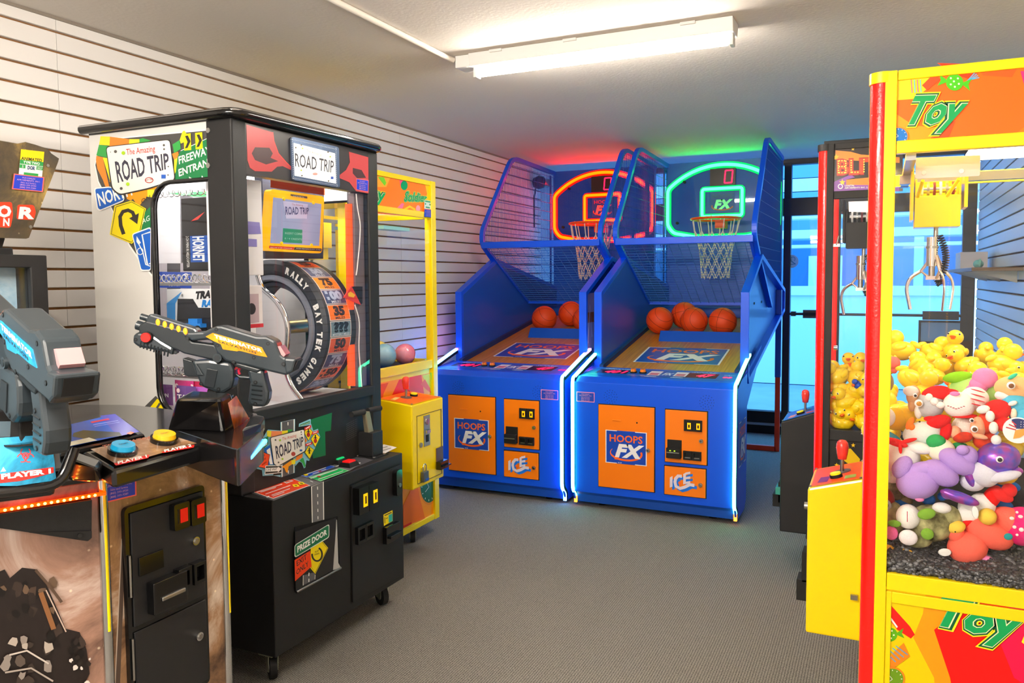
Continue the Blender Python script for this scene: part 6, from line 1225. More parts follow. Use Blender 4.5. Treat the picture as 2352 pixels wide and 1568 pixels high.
plush('plush_hippo', 'lilac plush hippo folded over with a cream face', [('body', fur('lilac', '#b795df'), [(2108, 1106, 42, 1.1, .95, 0, 20), (2072, 1072, 25, .8, 1.15, -.01, -25), (2118, 1078, 26, 1.4, .7, -.012, 18), (2160, 1086, 34, 1.2, .8, -.01, -28), (2198, 1060, 32, 1.35, .78, -.005, -32), (2222, 1046, 22, 1, 1.05, 0)]), ('face', fur('cream', '#f6efd6'), [(2162, 1034, 29, 1.05, .95, .02, -20)]), ('ear', fur('lilac'), [(2211, 1033, 13, 1.05, .9, -.022)]), ('tail', pk_, [(2112, 1146, 9, 1.1, .7, -.02)])], Y=2.36)
plush('plush_polar_bear', 'white plush bear with a red ribbon scarf in the near corner of the glass', [('body', wh_, [(2066, 1050, 40, 1.1, 1.0, .01), (2050, 1082, 30, 1, .9, .015), (2110, 1028, 20, 1.5, .7, -.01, -8)]), ('foot', fur('mint', '#e4efc8'), [(2040, 1082, 20, .8, 1.2, .0)]), ('scarf', re_, [(2058, 1016, 18, 1.4, .5, -.03, -15, .4), (2068, 1030, 10, .4, 1.2, -.045, 5, .3), (2086, 1012, 16, 1.2, .3, -.03, 20, .4)])], Y=2.38)
plush('plush_snowman', 'pale grey plush snowman with an orange nose and red cap', [('head', fur('pale_grey', '#dfe6e0'), [(2118, 996, 33, 1.25, .85, 0, 15), (2100, 1006, 20, 1.1, .8, -.01)]), ('nose', fur('carrot', '#f58220'), [(2090, 972, 10, .7, 1.6, -.02, -25), (2094, 980, 9, .8, .9, -.02)]), ('cap', fur('scarlet', '#e01414'), [(2156, 968, 20, 1.3, .75, -.01, 20), (2172, 992, 15, .8, 1.6, -.01, -12), (2140, 962, 14, 1.2, .5, -.01)]), ('pompom', fur('green', '#2fa558'), [(2150, 1014, 20, 1.02, .85, -.03)]), ('collar', fur('sky', '#58c0e6'), [(2040, 1000, 20, 1.5, .5, .02, -25)]), ('eye', M_eyeb, [(2112, 968, 2.6, 1, .8, -.052)])], Y=2.40)
plush('plush_owl', 'grey and tan plush owl wearing a red hat with white trim', [('head', fur('dove_grey', '#c4c6ca'), [(2136, 930, 30, 1, 1.05, 0)]), ('face_patch', fur('tan', '#d8a878'), [(2098, 908, 22, .7, 1.1, .01), (2096, 930, 14, .7, 1.1, .005)]), ('crest', wh_, [(2092, 898, 15, 1.1, .8, 0), (2110, 945, 13, .7, 1.3, -.01)]), ('hat', re_, [(2150, 903, 22, 1.4, .8, -.005, 15), (2182, 905, 18, 1.2, .7, -.005)]), ('hat_trim', wh_, [(2134, 912, 10, .8, .9, -.03), (2146, 922, 10, .9, .9, -.035), (2160, 930, 10, 1, .8, -.035), (2174, 930, 8, 1, .8, -.03)])]+eye(2110, 926, 9, -.042, '#c88a2a')+eye(2102, 908, 5, -.03), Y=2.43)
plush('plush_tiger', 'white plush tiger with red stripes smiling at the glass', [('head', wh_, [(2203, 930, 32, 1.05, .95, -.01), (2238, 915, 27, 1.1, 1, .01)]), ('body', fur('ivory', '#f6e8da'), [(2216, 984, 28, 1, 1.1, .02)]), ('stripe', fur('stripe_red', '#d83040'), [(2246, 897+k*11, 14, 1.1, .10, -.032, -14, .3) for k in range(4)]+[(2190+k*9, 968, 10, .12, 1, -.02, 10, .3) for k in range(0)]), ('nose', fur('rose', '#e88ac8'), [(2193, 904, 9, 1.2, .6, -.042)]), ('collar', re_, [(2215, 955, 22, 1.2, .18, -.015, 5, 1)]), ('mouth', C('#b02840'), [(2178+k*6, 931+3.2*(5.5-abs(k-3.2)*1.5)*.45, 2, 1.2, .5, -.055, 0, .3) for k in range(7)])], Y=2.42)
plush('plush_flamingo', 'bright pink plush bulb shape rising above the other toys', [('head', pk_, [(2262, 868, 25, 1.05, .95, 0), (2248, 884, 20, 1, 1, 0), (2234, 900, 16, 1, 1.1, 0)])], Y=2.50)
plush('plush_frog', 'lime green round plush toy under the pink one', [('body', fur('lime', '#b8ea80'), [(2238, 898, 48, 1.1, .75, .02)]), ('brim', fur('leaf_green', '#8ed818'), [(2200, 866, 26, 1.2, .5, .01, 10), (2248, 862, 12, 1, .8, 0)])], Y=2.52)
plush('plush_elf', 'peach faced plush elf with red hair and a furry red hat', [('face', fur('peach', '#f8b088'), [(2246, 982, 20, .8, 1.3, -.01), (2192, 992, 15, .9, 1, .0)]), ('hair', fur('orange_red', '#e84018'), [(2262, 972, 20, .9, 1.2, .0), (2264, 1012, 22, 1.2, 1, .01)]), ('ear', fur('peach'), [(2252, 1002, 13, 1.2, .45, -.035, -12)]), ('hat', re_, [(2290, 942, 26, 1.1, .95, 0, 20), (2306, 974, 18, 1.2, .9, -.02)]), ('hat_trim', wh_, [(2258, 940, 12, 1.2, .8, -.03, 20), (2274, 956, 12, .8, 1.1, -.04), (2282, 982, 12, .8, 1.2, -.04), (2288, 1010, 12, .9, 1, -.04)]), ('sleeve', fur('plaid', '#b83820', col2='#e8401c', vscale=60), [(2212, 1004, 16, 1.3, .75, -.01, 15)]), ('vest', fur('green'), [(2204, 1028, 18, 1.1, .7, .01)])]+eye(2238, 985, 8, -.05, '#6a4020')+eye(2232, 965, 5, -.04), Y=2.40)
plush('plush_fox', 'peach plush head with one large brown eye beside the green toy', [('head', fur('apricot', '#f9bd80'), [(2330, 890, 34, 1.2, .8, 0)]), ('cheek', wh_, [(2305, 908, 18, 1, .7, -.01)]), ('leaf', fur('seafoam', '#3fc8a0'), [(2326, 864, 9, 1.3, .5, -.02, 35)])]+eye(2322, 885, 9, -.05, '#7a4a22'), Y=2.44)
plush('plush_bluebird', 'sky blue plush bird with a cream beak patch', [('body', fur('sky'), [(2330, 930, 28, 1.1, 1, 0), (2348, 958, 26, 1, 1, -.01)]), ('patch', fur('cream'), [(2328, 950, 10, .7, 1.3, -.035)]), ('crest', wh_, [(2326, 926, 9, 1.1, .6, -.04, 25)])], Y=2.43)
holo = mat('holographic_fabric', '#5a5ad8', .25, .55, col2='#b04aa8', vscale=45)
plush('plush_whale', 'purple and blue glitter plush whale with a white belly', [('back', holo, [(2292, 1052, 40, 1.15, .95, 0, 15), (2326, 1084, 18, 1.2, .7, -.01, 15)]), ('belly', fur('silver_white', '#dcdbe6'), [(2262, 1086, 32, 1, 1, -.005, 20), (2306, 1094, 24, 1.5, .5, -.03, 18), (2234, 1106, 24, 1.1, .9, 0)]), ('fin', holo, [(2226, 1094, 18, .5, 1.4, -.02, 20), (2204, 1142, 26, 1.6, .5, -.04, -16), (2176, 1134, 14, 1, .9, -.02)])]+eye(2296, 1055, 8, -.05, '#101018'), Y=2.37)
plush('plush_cup', 'white plush cup with red bands and a red arm', [('cup', wh_, [(2238, 1172, 34, 1.05, .85, .01, -32), (2226, 1182, 26, 1, .9, 0), (2256, 1158, 28, 1, .9, 0, -20)]), ('band', re_, [(2214, 1204, 20, 1.4, .35, -.02, 38), (2278, 1142, 24, .75, 1.3, .0, -28)]), ('arm', re_, [(2300, 1136, 20, 1.3, .7, -.01, -25), (2318, 1126, 16, 1, 1, -.01)]), ('care_tag', C('#f0efea'), [(2240, 1176, 9, .8, 1.6, -.062, 8, .05)])], Y=2.39)
camo = fur('camouflage', '#5f5a38', col2='#c8c48a', vscale=26); camo2 = fur('camo_green', '#7fae3a')
plush('plush_dog', 'camouflage plush dog with white muzzle and yellow feet against the glass', [('body', camo, [(2140, 1200, 44, 1.1, .95, .01), (2178, 1190, 28, 1, 1.1, .01), (2050, 1190, 30, .9, 1.3, .02), (2105, 1236, 30, 1.1, .7, .0)]), ('patch', camo2, [(2128, 1180, 16, 1.2, .8, -.055, 20, .4), (2130, 1226, 15, .9, .9, -.045, 0, .4), (2054, 1202, 12, 1.2, .7, -.04, 0, .4)]), ('muzzle', wh_, [(2086, 1186, 27, .95, 1.05, -.02), (2163, 1166, 18, 1.1, .7, -.01)]), ('pad', fur('rose_pink', '#f06aa0'), [(2047, 1224, 16, .9, 1, -.04, 0, .4)]), ('paw', fur('off_white', '#f2eaec'), [(2086, 1234, 19, 1.05, .95, -.04, 0, .5)]), ('foot', fur('golden', '#f0b840'), [(2040, 1264, 18, 1, .75, -.01), (2078, 1270, 18, 1.1, .62, -.01)]), ('mouth', C('#c03050'), [(2084, 1176+4*k, 1.6, .6, 1.5, -.072, 8, .4) for k in range(6)])], Y=2.37)
plush('plush_strawberry', 'hot pink plush toy with white spots at the frame edge', [('body', fur('hot_pink', '#f0207a'), [(2346, 1208, 42, 1, 1.05, 0), (2318, 1178, 16, 1.2, .8, 0, -20)]), ('spot', wh_, [(2324, 1190, 5, 1, .8, -.06, 0, .4), (2336, 1176, 3, 1, 1, -.06, 0, .4), (2344, 1186, 5, 1, .8, -.065, 0, .4), (2330, 1210, 4, 1, 1, -.065, 0, .4), (2346, 1216, 5, 1, 1, -.07, 0, .4), (2336, 1228, 3, 1, 1, -.065, 0, .4)])], Y=2.40)
plush('plush_robot', 'red and black toy ball with a grey hub low in the corner', [('shell', mat('glossy_red', '#b01c18', .3), [(2032, 1148, 24, .9, 1.2, .0)]), ('hub', mat('grey_hub', '#b8b8bc', .4), [(2034, 1160, 14, .9, 1, -.03, 0, .4)]), ('socket', M_blackm, [(2033, 1160, 8, .9, 1, -.046, 0, .3)])], Y=2.40)
plush('plush_seal', 'deep blue plush toy peeking out under the lilac one', [('body', fur('deep_blue', '#1f6ac0'), [(2066, 1158, 22, 1.2, .8, .03), (2132, 1146, 14, 1.1, 1, -.02), (2164, 1140, 10, 1, 1, -.01), (2308, 1118, 24, 1.3, .7, .04), (2300, 1160, 20, 1.2, .8, .03)])], Y=2.42)
plush('plush_leopard', 'brown leopard print plush squeezed behind the dog', [('body', fur('leopard', '#a88a62', col2='#3a2a1c', vscale=40), [(2056, 1130, 24, 1, 1.1, .03), (2076, 1150, 16, 1.2, .8, .02)])], Y=2.43)
plush('plush_cat', 'black plush toy between the red arm and the pink one', [('body', fur('black', '#1c1a1e'), [(2326, 1140, 24, 1.1, 1.2, .03)])], Y=2.44)
plush('plush_chick', 'yellow and white plush chick under the ducks at the window post', [('body', fur('chick', '#f8c428'), [(2056, 962, 26, 1, 1, .01), (2078, 958, 22, 1.1, 1, .02)]), ('wing', wh_, [(2040, 958, 17, .9, 1.2, -.02)])], Y=2.43)
plush('plush_bat', 'grey plush face peering between the ducks', [('head', fur('warm_grey', '#a89478'), [(2040, 878, 15, .8, 1.4, 0)])]+eye(2040, 862, 3, -.02)+eye(2042, 884, 3, -.02), Y=2.46)
plush('plush_octopus', 'salmon pink plush knob at the back of the duck heap', [('head', fur('salmon', '#f0706a'), [(2052, 833, 15, 1, 1, 0), (2054, 846, 10, .8, 1.2, 0)])], Y=2.85)
# round paper tag with stripes and stars
t = thing('paper_tag', AY(2338, 988, 2.33), 'round paper tag printed with stars and stripes hanging on a plush toy', 'tag', None); c = t.location.copy(); pt_ = PL(c, (1, 0, 0), (0, 0, 1))
MB().cyl(c, c+Vector((0, .002, 0)), .033, C('#f2f2f0'), 28).build('disc', t); a = Art(pt_, h=.0006, px=False)
a.poly([(.030*cos(t_), .030*sin(t_)) for t_ in [radians(k) for k in range(10, 121, 10)]]+[(-.004, .004)], C('#23306e'))
for k in range(3): a.line([(-.026+.006*k, .006+.008*k), (-.004, .001+.006*k)], .003, C('#c83040'))
for k in range(8): a.disc((.006+.006*(k % 3), .010+.006*(k//3)), .0011, WT, 6)
a.tri([(-.006, .0), (.012, .006), (.022, -.004), (.004, -.018), (-.010, -.022)], C('#e0a040')); a.build('print', t)

# ================================================================ shelf on the opposite slat wall and door glass reflection built as a framed panel
sh = thing('wall_shelf', (XR-.12, 5.8, 1.42), 'brown display shelf on the slat wall beyond the near claw machine', 'shelf')
MB().box((XR-.24, 4.9, 1.425), (XR-.003, 6.68, 1.445), mat('brown_shelf_board', '#8a6f5a', .5)).build('board', sh, bevel=.002)
for y in (5.1, 5.8, 6.5): MB().prism([(XR-.003, y, 1.425), (XR-.22, y, 1.425), (XR-.003, y, 1.36)], (0, .006, 0), M_white).build('bracket', sh)
for i in range(9):
    y = 6.50-i*.045; t = MB().box((XR-.20, y-.012, 1.445), (XR-.04, y+.012, 1.56), C(('#eef0f2', '#d8dde4', '#f4ecec')[i % 3]))
    tag(t.build('card_pack', origin=(XR-.12, y, 1.445), bevel=.002), 'white card pack standing in the row on the brown shelf', 'card pack', 'card packs on the brown shelf')
t = thing('plush_fish', (XR-.12, 5.85, 1.445), 'mint green plush fish lying on the brown shelf', 'plush toy'); MB().ball((XR-.12, 5.85, 1.475), .03, fur('mint_green', '#8fe0cc'), 12, 8, (1, 2.2, .9)).build('body', t); MB().ball((XR-.12, 5.75, 1.48), .02, fur('mint_green'), 10, 6, (.4, 1.1, 1.4)).build('tail', t)
p0, p1 = AY(2110, 735, YB-.03), AY(2210, 791, YB-.03); t = thing('door_reflection', ((p0.x+p1.x)/2, YB-.03, p1.z), 'dark framed shape of a reflection in the glass exit door below the bar', 'reflection')  # stands in for a reflection on the door glass
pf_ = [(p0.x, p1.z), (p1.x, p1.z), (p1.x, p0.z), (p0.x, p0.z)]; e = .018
MB().ring([(x, YB-.03, z) for x, z in pf_], [(p0.x+e, YB-.03, p1.z+e), (p1.x-e, YB-.03, p1.z+e), (p1.x-e, YB-.03, p0.z-e), (p0.x+e, YB-.03, p0.z-e)], (0, .015, 0), M_bronze).build('frame', t); MB().box((p0.x+e, YB-.022, p1.z+e), (p1.x-e, YB-.018, p0.z-e), C('#8fb4cc', .2)).build('reflection_panel', t)
# ================================================================ two-player light gun cabinet
GX = -1.60
AZ0 = AZ
AZ = lambda x, y, z: AZ0(x, y, z+.045)
M_gb = mat('black_gloss_shell', '#100f10', .22, coat=.6); M_gun = mat('gunmetal_plastic', '#2b3338', .33, coat=.25); M_gun2 = mat('dark_gun_plastic', '#1d2327', .4)
def smoke(name, c1, c2, c3, sc_=3):
    m = bpy.data.materials.new(name); m.use_nodes = True; N = m.node_tree.nodes; L = m.node_tree.links; b = N['Principled BSDF']; b.inputs['Roughness'].default_value = .3; b.inputs['Coat Weight'].default_value = .3
    tc = N.new('ShaderNodeTexCoord'); n = N.new('ShaderNodeTexNoise'); n.inputs['Scale'].default_value = sc_; n.inputs['Detail'].default_value = 9; n.inputs['Roughness'].default_value = .65; n.inputs['Distortion'].default_value = .8
    r = N.new('ShaderNodeValToRGB'); r.color_ramp.elements[0].position = .32; r.color_ramp.elements[0].color = lin(c1); r.color_ramp.elements[1].position = .66; r.color_ramp.elements[1].color = lin(c3); e = r.color_ramp.elements.new(.5); e.color = lin(c2)
    L.new(tc.outputs['Object'], n.inputs[0]); L.new(n.outputs[0], r.inputs[0])
    v = N.new('ShaderNodeTexVoronoi'); v.inputs['Scale'].default_value = 26; L.new(tc.outputs['Object'], v.inputs['Vector']); r2 = N.new('ShaderNodeValToRGB'); r2.color_ramp.elements[0].position = .0; r2.color_ramp.elements[0].color = (1, .85, .6, 1); r2.color_ramp.elements[1].position = .11; r2.color_ramp.elements[1].color = (0, 0, 0, 1)
    L.new(v.outputs['Distance'], r2.inputs[0]); mx = N.new('ShaderNodeMix'); mx.data_type = 'RGBA'; mx.blend_type = 'ADD'; mx.inputs[0].default_value = .6; L.new(r.outputs[0], mx.inputs[6]); L.new(r2.outputs[0], mx.inputs[7]); L.new(mx.outputs[2], b.inputs['Base Color']); return m
M_art = smoke('sepia_smoke_print', '#4a3228', '#a8806c', '#e6d6cc', 3.2); M_art2 = smoke('bronze_smoke_print', '#3a2418', '#a8805c', '#e4d2c0', 4.5)
GT = thing('shooting_game', (-2.1, 1.3, 0), 'black two player shooting game cabinet with sepia smoke artwork and a tilted sign on top', 'arcade machine')
d25 = Vector((-.4289, -.9033, 0)); A_ = Vector((GX, 1.213, 0)); B_ = Vector((GX, 1.573, 0)); C_ = A_+d25*.62
def up_(v, z): return Vector((v.x, v.y, z))
body = [A_, B_, Vector((-2.15, 1.60, 0)), Vector((-2.75, 1.60, 0)), Vector((-2.75, .60, 0)), C_]
MB().prism([up_(p, .02) for p in body], (0, 0, .94), M_blackm).build('pedestal', GT)
MB().prism([up_(p, .0) for p in [Vector((GX-.03, 1.24, 0)), Vector((GX-.03, 1.54, 0)), Vector((-2.7, 1.57, 0)), Vector((-2.7, .65, 0)), C_+Vector((-.05, .03, 0))]], (0, 0, .02), M_rub).build('base', GT)
cpn = PL((GX, 1.213, 0), (0, 1, 0), (0, 0, 1)); lpn = PL(C_, -d25, (0, 0, 1))
a = Art(cpn, h=.0015, px=False); a.rect(0, .02, .36, .965, M_art2)
rg = random.Random(5)
def debris(a, x0, y0, x1, y1, n, cols, s0, s1):
    for i in range(n):
        cx, cy = rg.uniform(x0, x1), rg.uniform(y0, y1); s = rg.uniform(s0, s1); an = rg.uniform(0, 6.28)
        a.tri([(cx+s*rg.uniform(.5, 1)*cos(an+k*pi/3.5), cy+s*rg.uniform(.5, 1.3)*sin(an+k*pi/3.5)) for k in range(7)], C(rg.choice(cols), .3))
debris(a, .02, .30, .045, .80, 0, ('#4a3a30', '#6a5446', '#2a2220'), .012, .03); debris(a, .33, .35, .35, .80, 0, ('#4a3a30', '#6a5446', '#2a2220', '#c8b6a0'), .012, .03); a.line([(.02, .45), (.05, .80)], .012, C('#5a4a40', .3)); a.line([(.012, .45), (.045, .80)], .003, C('#c8b8a8', .3))
a.build('front_print', GT)
a = Art(lpn, h=.0015, px=False); a.rect(.0, .02, .615, .958, M_art)
dkb = ('#1c1614', '#2a211d', '#3a2e28', '#14100f')
pass
a.build('front_print', GT)
a = Art(lpn, h=.004)
def deb(n, x0, y0, x1, y1, cols, s0, s1):
    for i in range(n):
        cx, cy = rg.uniform(x0, x1), rg.uniform(y0, y1); s = rg.uniform(s0, s1); an = rg.uniform(0, 6.28); a.tri([(cx+s*rg.uniform(.5, 1)*cos(an+k*pi/3.5), cy+s*rg.uniform(.5, 1.3)*sin(an+k*pi/3.5)) for k in range(7)], C(rg.choice(cols), .3))
a.tri([(-20, 1318), (10, 1306), (22, 1326), (50, 1302), (82, 1306), (108, 1345), (132, 1400), (150, 1442), (182, 1450), (198, 1490), (205, 1545), (190, 1575), (-20, 1575)], C('#241c1a', .3))
deb(22, 0, 1320, 120, 1430, dkb+('#4a3a30', '#6a5442'), 6, 16); deb(10, 100, 1440, 190, 1520, dkb, 8, 16); a.line([(92, 1358), (122, 1442)], 12, C('#8a5c38', .3)); a.line([(104, 1352), (150, 1448)], 3, C('#c8b0a0', .3)); a.line([(80, 1306), (118, 1350), (140, 1380)], 7, C('#5a4638', .3))
deb(14, 10, 1465, 120, 1565, ('#8f847c', '#b0a498', '#5a4e46', '#3a302a'), 8, 18); a.line([(20, 1500), (60, 1490), (110, 1520)], 4, C('#c8bcb2', .3)); a.line([(10, 1540), (70, 1530), (120, 1560)], 4, C('#a89c92', .3)); deb(10, 160, 1500, 205, 1568, ('#d8cfc8', '#5a2a20', '#2a221e'), 4, 10)
a.build('front_print', GT)
for P_, zt_ in ((A_, .958), (B_, .958)):
    n_ = Vector((1, -.25 if P_ is A_ else .4, 0)).normalized(); b = MB(); b.tube([up_(P_, .02)+n_*.001, up_(P_, zt_)+n_*.001], .0115, M_chrome, 12); b.tube([up_(P_, .60 if P_ is A_ else .5)+n_*.0095, up_(P_, zt_)+n_*.0095], .0045, M_yel, 8); b.build('corner_molding', GT)
# coin door
dq = cpn.uv(270, 1172); a0 = .045; a1 = .285; z0, z1 = .345, .873
MB().prism([cpn.P(p.x, p.y, .002) for p in round_poly([Vector(q+(0,)) for q in ((a0, z0), (a1, z0), (a1, z1), (a0, z1))], .015, 4)], (.012, 0, 0), M_blackg).build('door_frame', GT)
D_ = lambda x, y: cpn.uv(x/3.35, y/3.35+1100)
for q, nm in (((.058, .585, .275, .858), 'coin_door'), ((.058, .358, .275, .572), 'cash_door')):
    o = MB().box(cpn.P(q[0], q[1], .014), cpn.P(q[2], q[3], .019), M_black).build(nm, GT, bevel=.002)
    if nm == 'coin_door':
        for px_ in ((1320, 270), (1450, 235)):
            u, v = D_(*px_); e = MB().prism([cpn.P(p.x, p.y, .019) for p in round_poly([Vector(t+(0,)) for t in ((u-.024, v-.033), (u+.024, v-.033), (u+.024, v+.033), (u-.024, v+.033))], .006, 3)], (.018, 0, 0), M_blackg); e.box(cpn.P(u-.014, v-.016, .037), cpn.P(u-.011, v+.020, .0375), C('#000000')); e.box(cpn.P(u-.006, v-.016, .037), cpn.P(u+.016, v+.018, .039), mat('lit_red_token', '#c01408', .3, emit=.15, ecol='#ff2010')); e.build('coin_entry', o, bevel=.001)
        u, v = D_(1115, 640); u2, v2 = D_(1235, 700); e = MB().box(cpn.P(u-.035, v-.02, .019), cpn.P(u+.035, v+.025, .024), M_blackg); e.build('plate', o, bevel=.001)
        u, v = D_(1230, 810); e = MB().box(cpn.P(u-.055, v-.05, .019), cpn.P(u+.045, v+.028, .045), M_blackg).box(cpn.P(u-.035, v-.022, .045), cpn.P(u+.035, v-.012, .050), M_steel); e.build('bill_acceptor', o, bevel=.003)
        for px_ in ((1340, 745), (1455, 700)):
            u, v = D_(*px_); e = MB().ring([cpn.P(*t, .019) for t in ((u-.020, v-.027), (u+.020, v-.027), (u+.020, v+.027), (u-.020, v+.027))], [cpn.P(*t, .019) for t in ((u-.012, v-.018), (u+.012, v-.018), (u+.012, v+.018), (u-.012, v+.018))], (.022, 0, 0), M_blackg); e.box(cpn.P(u-.012, v-.018, .0195), cpn.P(u+.012, v+.018, .021), C('#060606')); e.build('coin_return', o, bevel=.001)
    u, v = D_(*((1453, 465) if nm == 'coin_door' else (1482, 1195))); MB().cyl(cpn.P(u, v, .019), cpn.P(u, v, .027), .011, M_chrome, 20).cyl(cpn.P(u, v, .027), cpn.P(u, v, .030), .007, M_steel, 14).build('lock', o)
for z in (.70, .50): MB().cyl(cpn.P(.052, z-.04, .018), cpn.P(.052, z+.06, .018), .003, M_steel, 8).build('hinge', GT)
svc_sticker(cpn, [(231, 1098), (310, 1090), (311, 1137), (230, 1157)], GT, h=.004)
# control deck and pods
dz0, dz1 = .958, 1.0
ctr = [AZ(230, 1105, .93), AZ(505, 1032, .95)]
deck = [Vector((-1.545, 1.185, 0)), Vector((-1.545, 1.555, 0)), Vector((-1.52, 1.62, 0)), Vector((-1.58, 1.69, 0)), Vector((-1.75, 1.76, 0)), Vector((-2.2, 1.80, 0)), Vector((-2.45, 1.70, 0)), Vector((-2.45, .75, 0)), Vector((-2.0, .55, 0)), Vector((-1.82, .62, 0)), Vector((-1.66, .95, 0))]
MB().prism(round_poly([up_(p, dz0) for p in deck], .03, 3), (0, 0, dz1-dz0), M_gb).build('control_deck', GT, bevel=.014)
# sloped start panel between the pods
sp0 = [AZ(207, 1032, .985), AZ(380, 996, .985), AZ(453, 1019, .965), AZ(271, 1070, .960)]
def slab(q, th, m, name, par, bev=.004):
    b = MB(); b.hexa([p-Vector((0, 0, th)) for p in q]+list(q), m); return b.build(name, par, bevel=bev)
_n = (sp0[1]-sp0[0]).cross(sp0[3]-sp0[0]).normalized(); _p = PL(sp0[0], sp0[1]-sp0[0], (0, 0, 1)); _p.n = _n; sp0[2] = _p.px(453, 1019); cc = sum(sp0, Vector())/4; big = [cc+(p-cc)*1.16-Vector((0, 0, .004)) for p in sp0]; slab(big, .04, M_gb, 'start_panel', GT, .008)
n_ = (sp0[1]-sp0[0]).cross(sp0[3]-sp0[0]).normalized(); n_ = n_ if n_.z > 0 else -n_
pls = PL(sp0[3], (sp0[2]-sp0[3]), n_.cross((sp0[2]-sp0[3]).normalized())); pls.n = n_
a = Art(pls, h=.001); a.poly([(271, 1069), (452, 1018.5), (380, 996), (208, 1032)], M_art2); V_ = lambda x, y: (x/3.136, y/3.136+700)
a.poly([V_(*p) for p in ((820, 1145), (1078, 1080), (1068, 1105), (835, 1160))], C('#d82018')); a.text('PLAYER 1', V_(850, 1150), V_(1060, 1100), V_(845, 1130), WT, fat=.04)
a.poly([V_(*p) for p in ((1160, 1062), (1400, 1010), (1395, 1030), (1175, 1070))], C('#d82018')); a.text('PLAYER 2', V_(1185, 1064), V_(1380, 1022), V_(1180, 1046), WT, fat=.04); a.text('TERMINATOR', V_(740, 1035), V_(1100, 965), V_(735, 1015), C('#b86a50'), fat=.02); a.build('start_print', GT)
for (px_, cn, nm) in (((281, 1040), '#1aa6d8', 'blue'), ((376, 1014), '#f0b81c', 'amber')):
    c = pls.px(*px_); b = MB().cyl(c, c+n_*.012, .031, M_blackg, 28).cyl(c+n_*.012, c+n_*.022, .026, mat('start_button_'+nm, cn, .25, coat=.4, emit=.15), 28, r2=.024).build('start_button', GT); b['label'] = nm+' round start button'
    a = Art(PL(c+n_*.0225, pls.u, pls.v), px=False, h=.0004); a.pl.n = n_; a.text('Start', (-.012, -.004), (.012, -.004), (-.012, .004), C('#20424e' if nm == 'blue' else '#7a5a10'), caps=False, res=1); a.build('lettering', b)
# instruction panel toward the screen
ip = [AZ(148, 977, 1.005), AZ(265, 950, 1.005), AZ(322, 993, .985), AZ(148, 1030, .975)]; _n = (ip[1]-ip[0]).cross(ip[3]-ip[0]).normalized(); _p = PL(ip[0], ip[1]-ip[0], (0, 0, 1)); _p.n = _n; ip[2] = _p.px(322, 993); cc = sum(ip, Vector())/4; slab([cc+(p-cc)*1.14-Vector((0, 0, .004)) for p in ip], .05, M_gb, 'instruction_shelf', GT, .008)
n2 = (ip[1]-ip[0]).cross(ip[3]-ip[0]).normalized(); n2 = n2 if n2.z > 0 else -n2; pli = PL(ip[3], ip[2]-ip[3], (0, 0, 1)); pli.v = n2.cross(pli.u); pli.n = n2; a = Art(pli, h=.001)
a.poly([(148, 978), (264, 951), (320, 992), (148, 1029)], C('#1450c8', .2)); a.tri([(230, 955), (264, 951), (320, 992), (270, 1003)], C('#4a48b8', .2)); a.tri([V_(*p) for p in ((530, 925), (600, 905), (860, 920), (880, 945), (700, 965), (640, 975), (520, 950))], C('#2e2c2c', .2)); a.disc(V_(490, 930), 8, C('#c8b8b0', .2), 16, ry=6); a.poly([V_(*p) for p in ((650, 845), (780, 820), (790, 830), (660, 855))], C('#c02040', .2)); a.line([V_(670, 868), V_(850, 836)], 1.4, C('#a0a8f0', .2)); a.line([V_(680, 880), V_(860, 848)], 1.0, C('#a0a8f0', .2)); a.tri([V_(*p) for p in ((910, 930), (940, 915), (965, 925), (940, 938))], C('#f06018', .2)); a.poly([V_(*p) for p in ((465, 1000), (640, 960), (700, 980), (465, 1030))], C('#e8e6d8', .2)); a.build('instruction_print', GT)
# player two pod
Q_ = lambda x, y, z: AZ(x, y, z)
p2b = [AZ(388, 1003, .955), AZ(500, 1042, .955), AZ(548, 1058, .955), AZ(606, 1005, .955), AZ(590, 968, .955), AZ(440, 955, .955)]
MB().prism([p-Vector((0, 0, .06)) for p in round_poly(p2b, .02, 3)], (0, 0, .085), M_gb).build('player_pod', GT, bevel=.012)
b0_ = [AZ(382, 990, .975), AZ(515, 998, .975), AZ(552, 972, .975), AZ(440, 950, .975)]; t0_ = [AZ(404, 915, 1.07), AZ(508, 914, 1.07), AZ(532, 902, 1.07), AZ(440, 896, 1.07)]
b = MB(); b.hexa(b0_+t0_, M_gb); pod2 = b.build('gun_pedestal', GT, bevel=.010)
uu = (b0_[2]-b0_[1]); vv = (t0_[1]-b0_[1]); pq = PL(b0_[1], uu, (0, 0, 1)); nn = uu.cross(vv).normalized(); nn = nn if nn.x > 0 else -nn; pq.v = nn.cross(pq.u); pq.n = nn
if pq.v.z < 0: pq.v = -pq.v
a = Art(pq, h=.012); a.poly([(512, 925), (532, 908), (562, 960), (548, 985), (528, 992)], smoke('orange_smoke_print', '#7a2408', '#f07a1c', '#ffc080', 9)); a.poly([(538, 976), (562, 958), (566, 964), (542, 983)], C('#d82018')); a.text('PLAYER 2', (541, 981), (564, 962), (540, 976), WT, fat=.03, res=1); a.build('player_print', pod2)
wing = MB(); wing.hexa([AZ(560, 1030, .955), AZ(598, 1010, .955), AZ(610, 985, .955), AZ(575, 985, .955), AZ(555, 985, 1.0), AZ(600, 972, 1.0), AZ(608, 956, 1.0), AZ(578, 948, 1.0)], M_gb); wing.build('pod_fin', GT, bevel=.006)
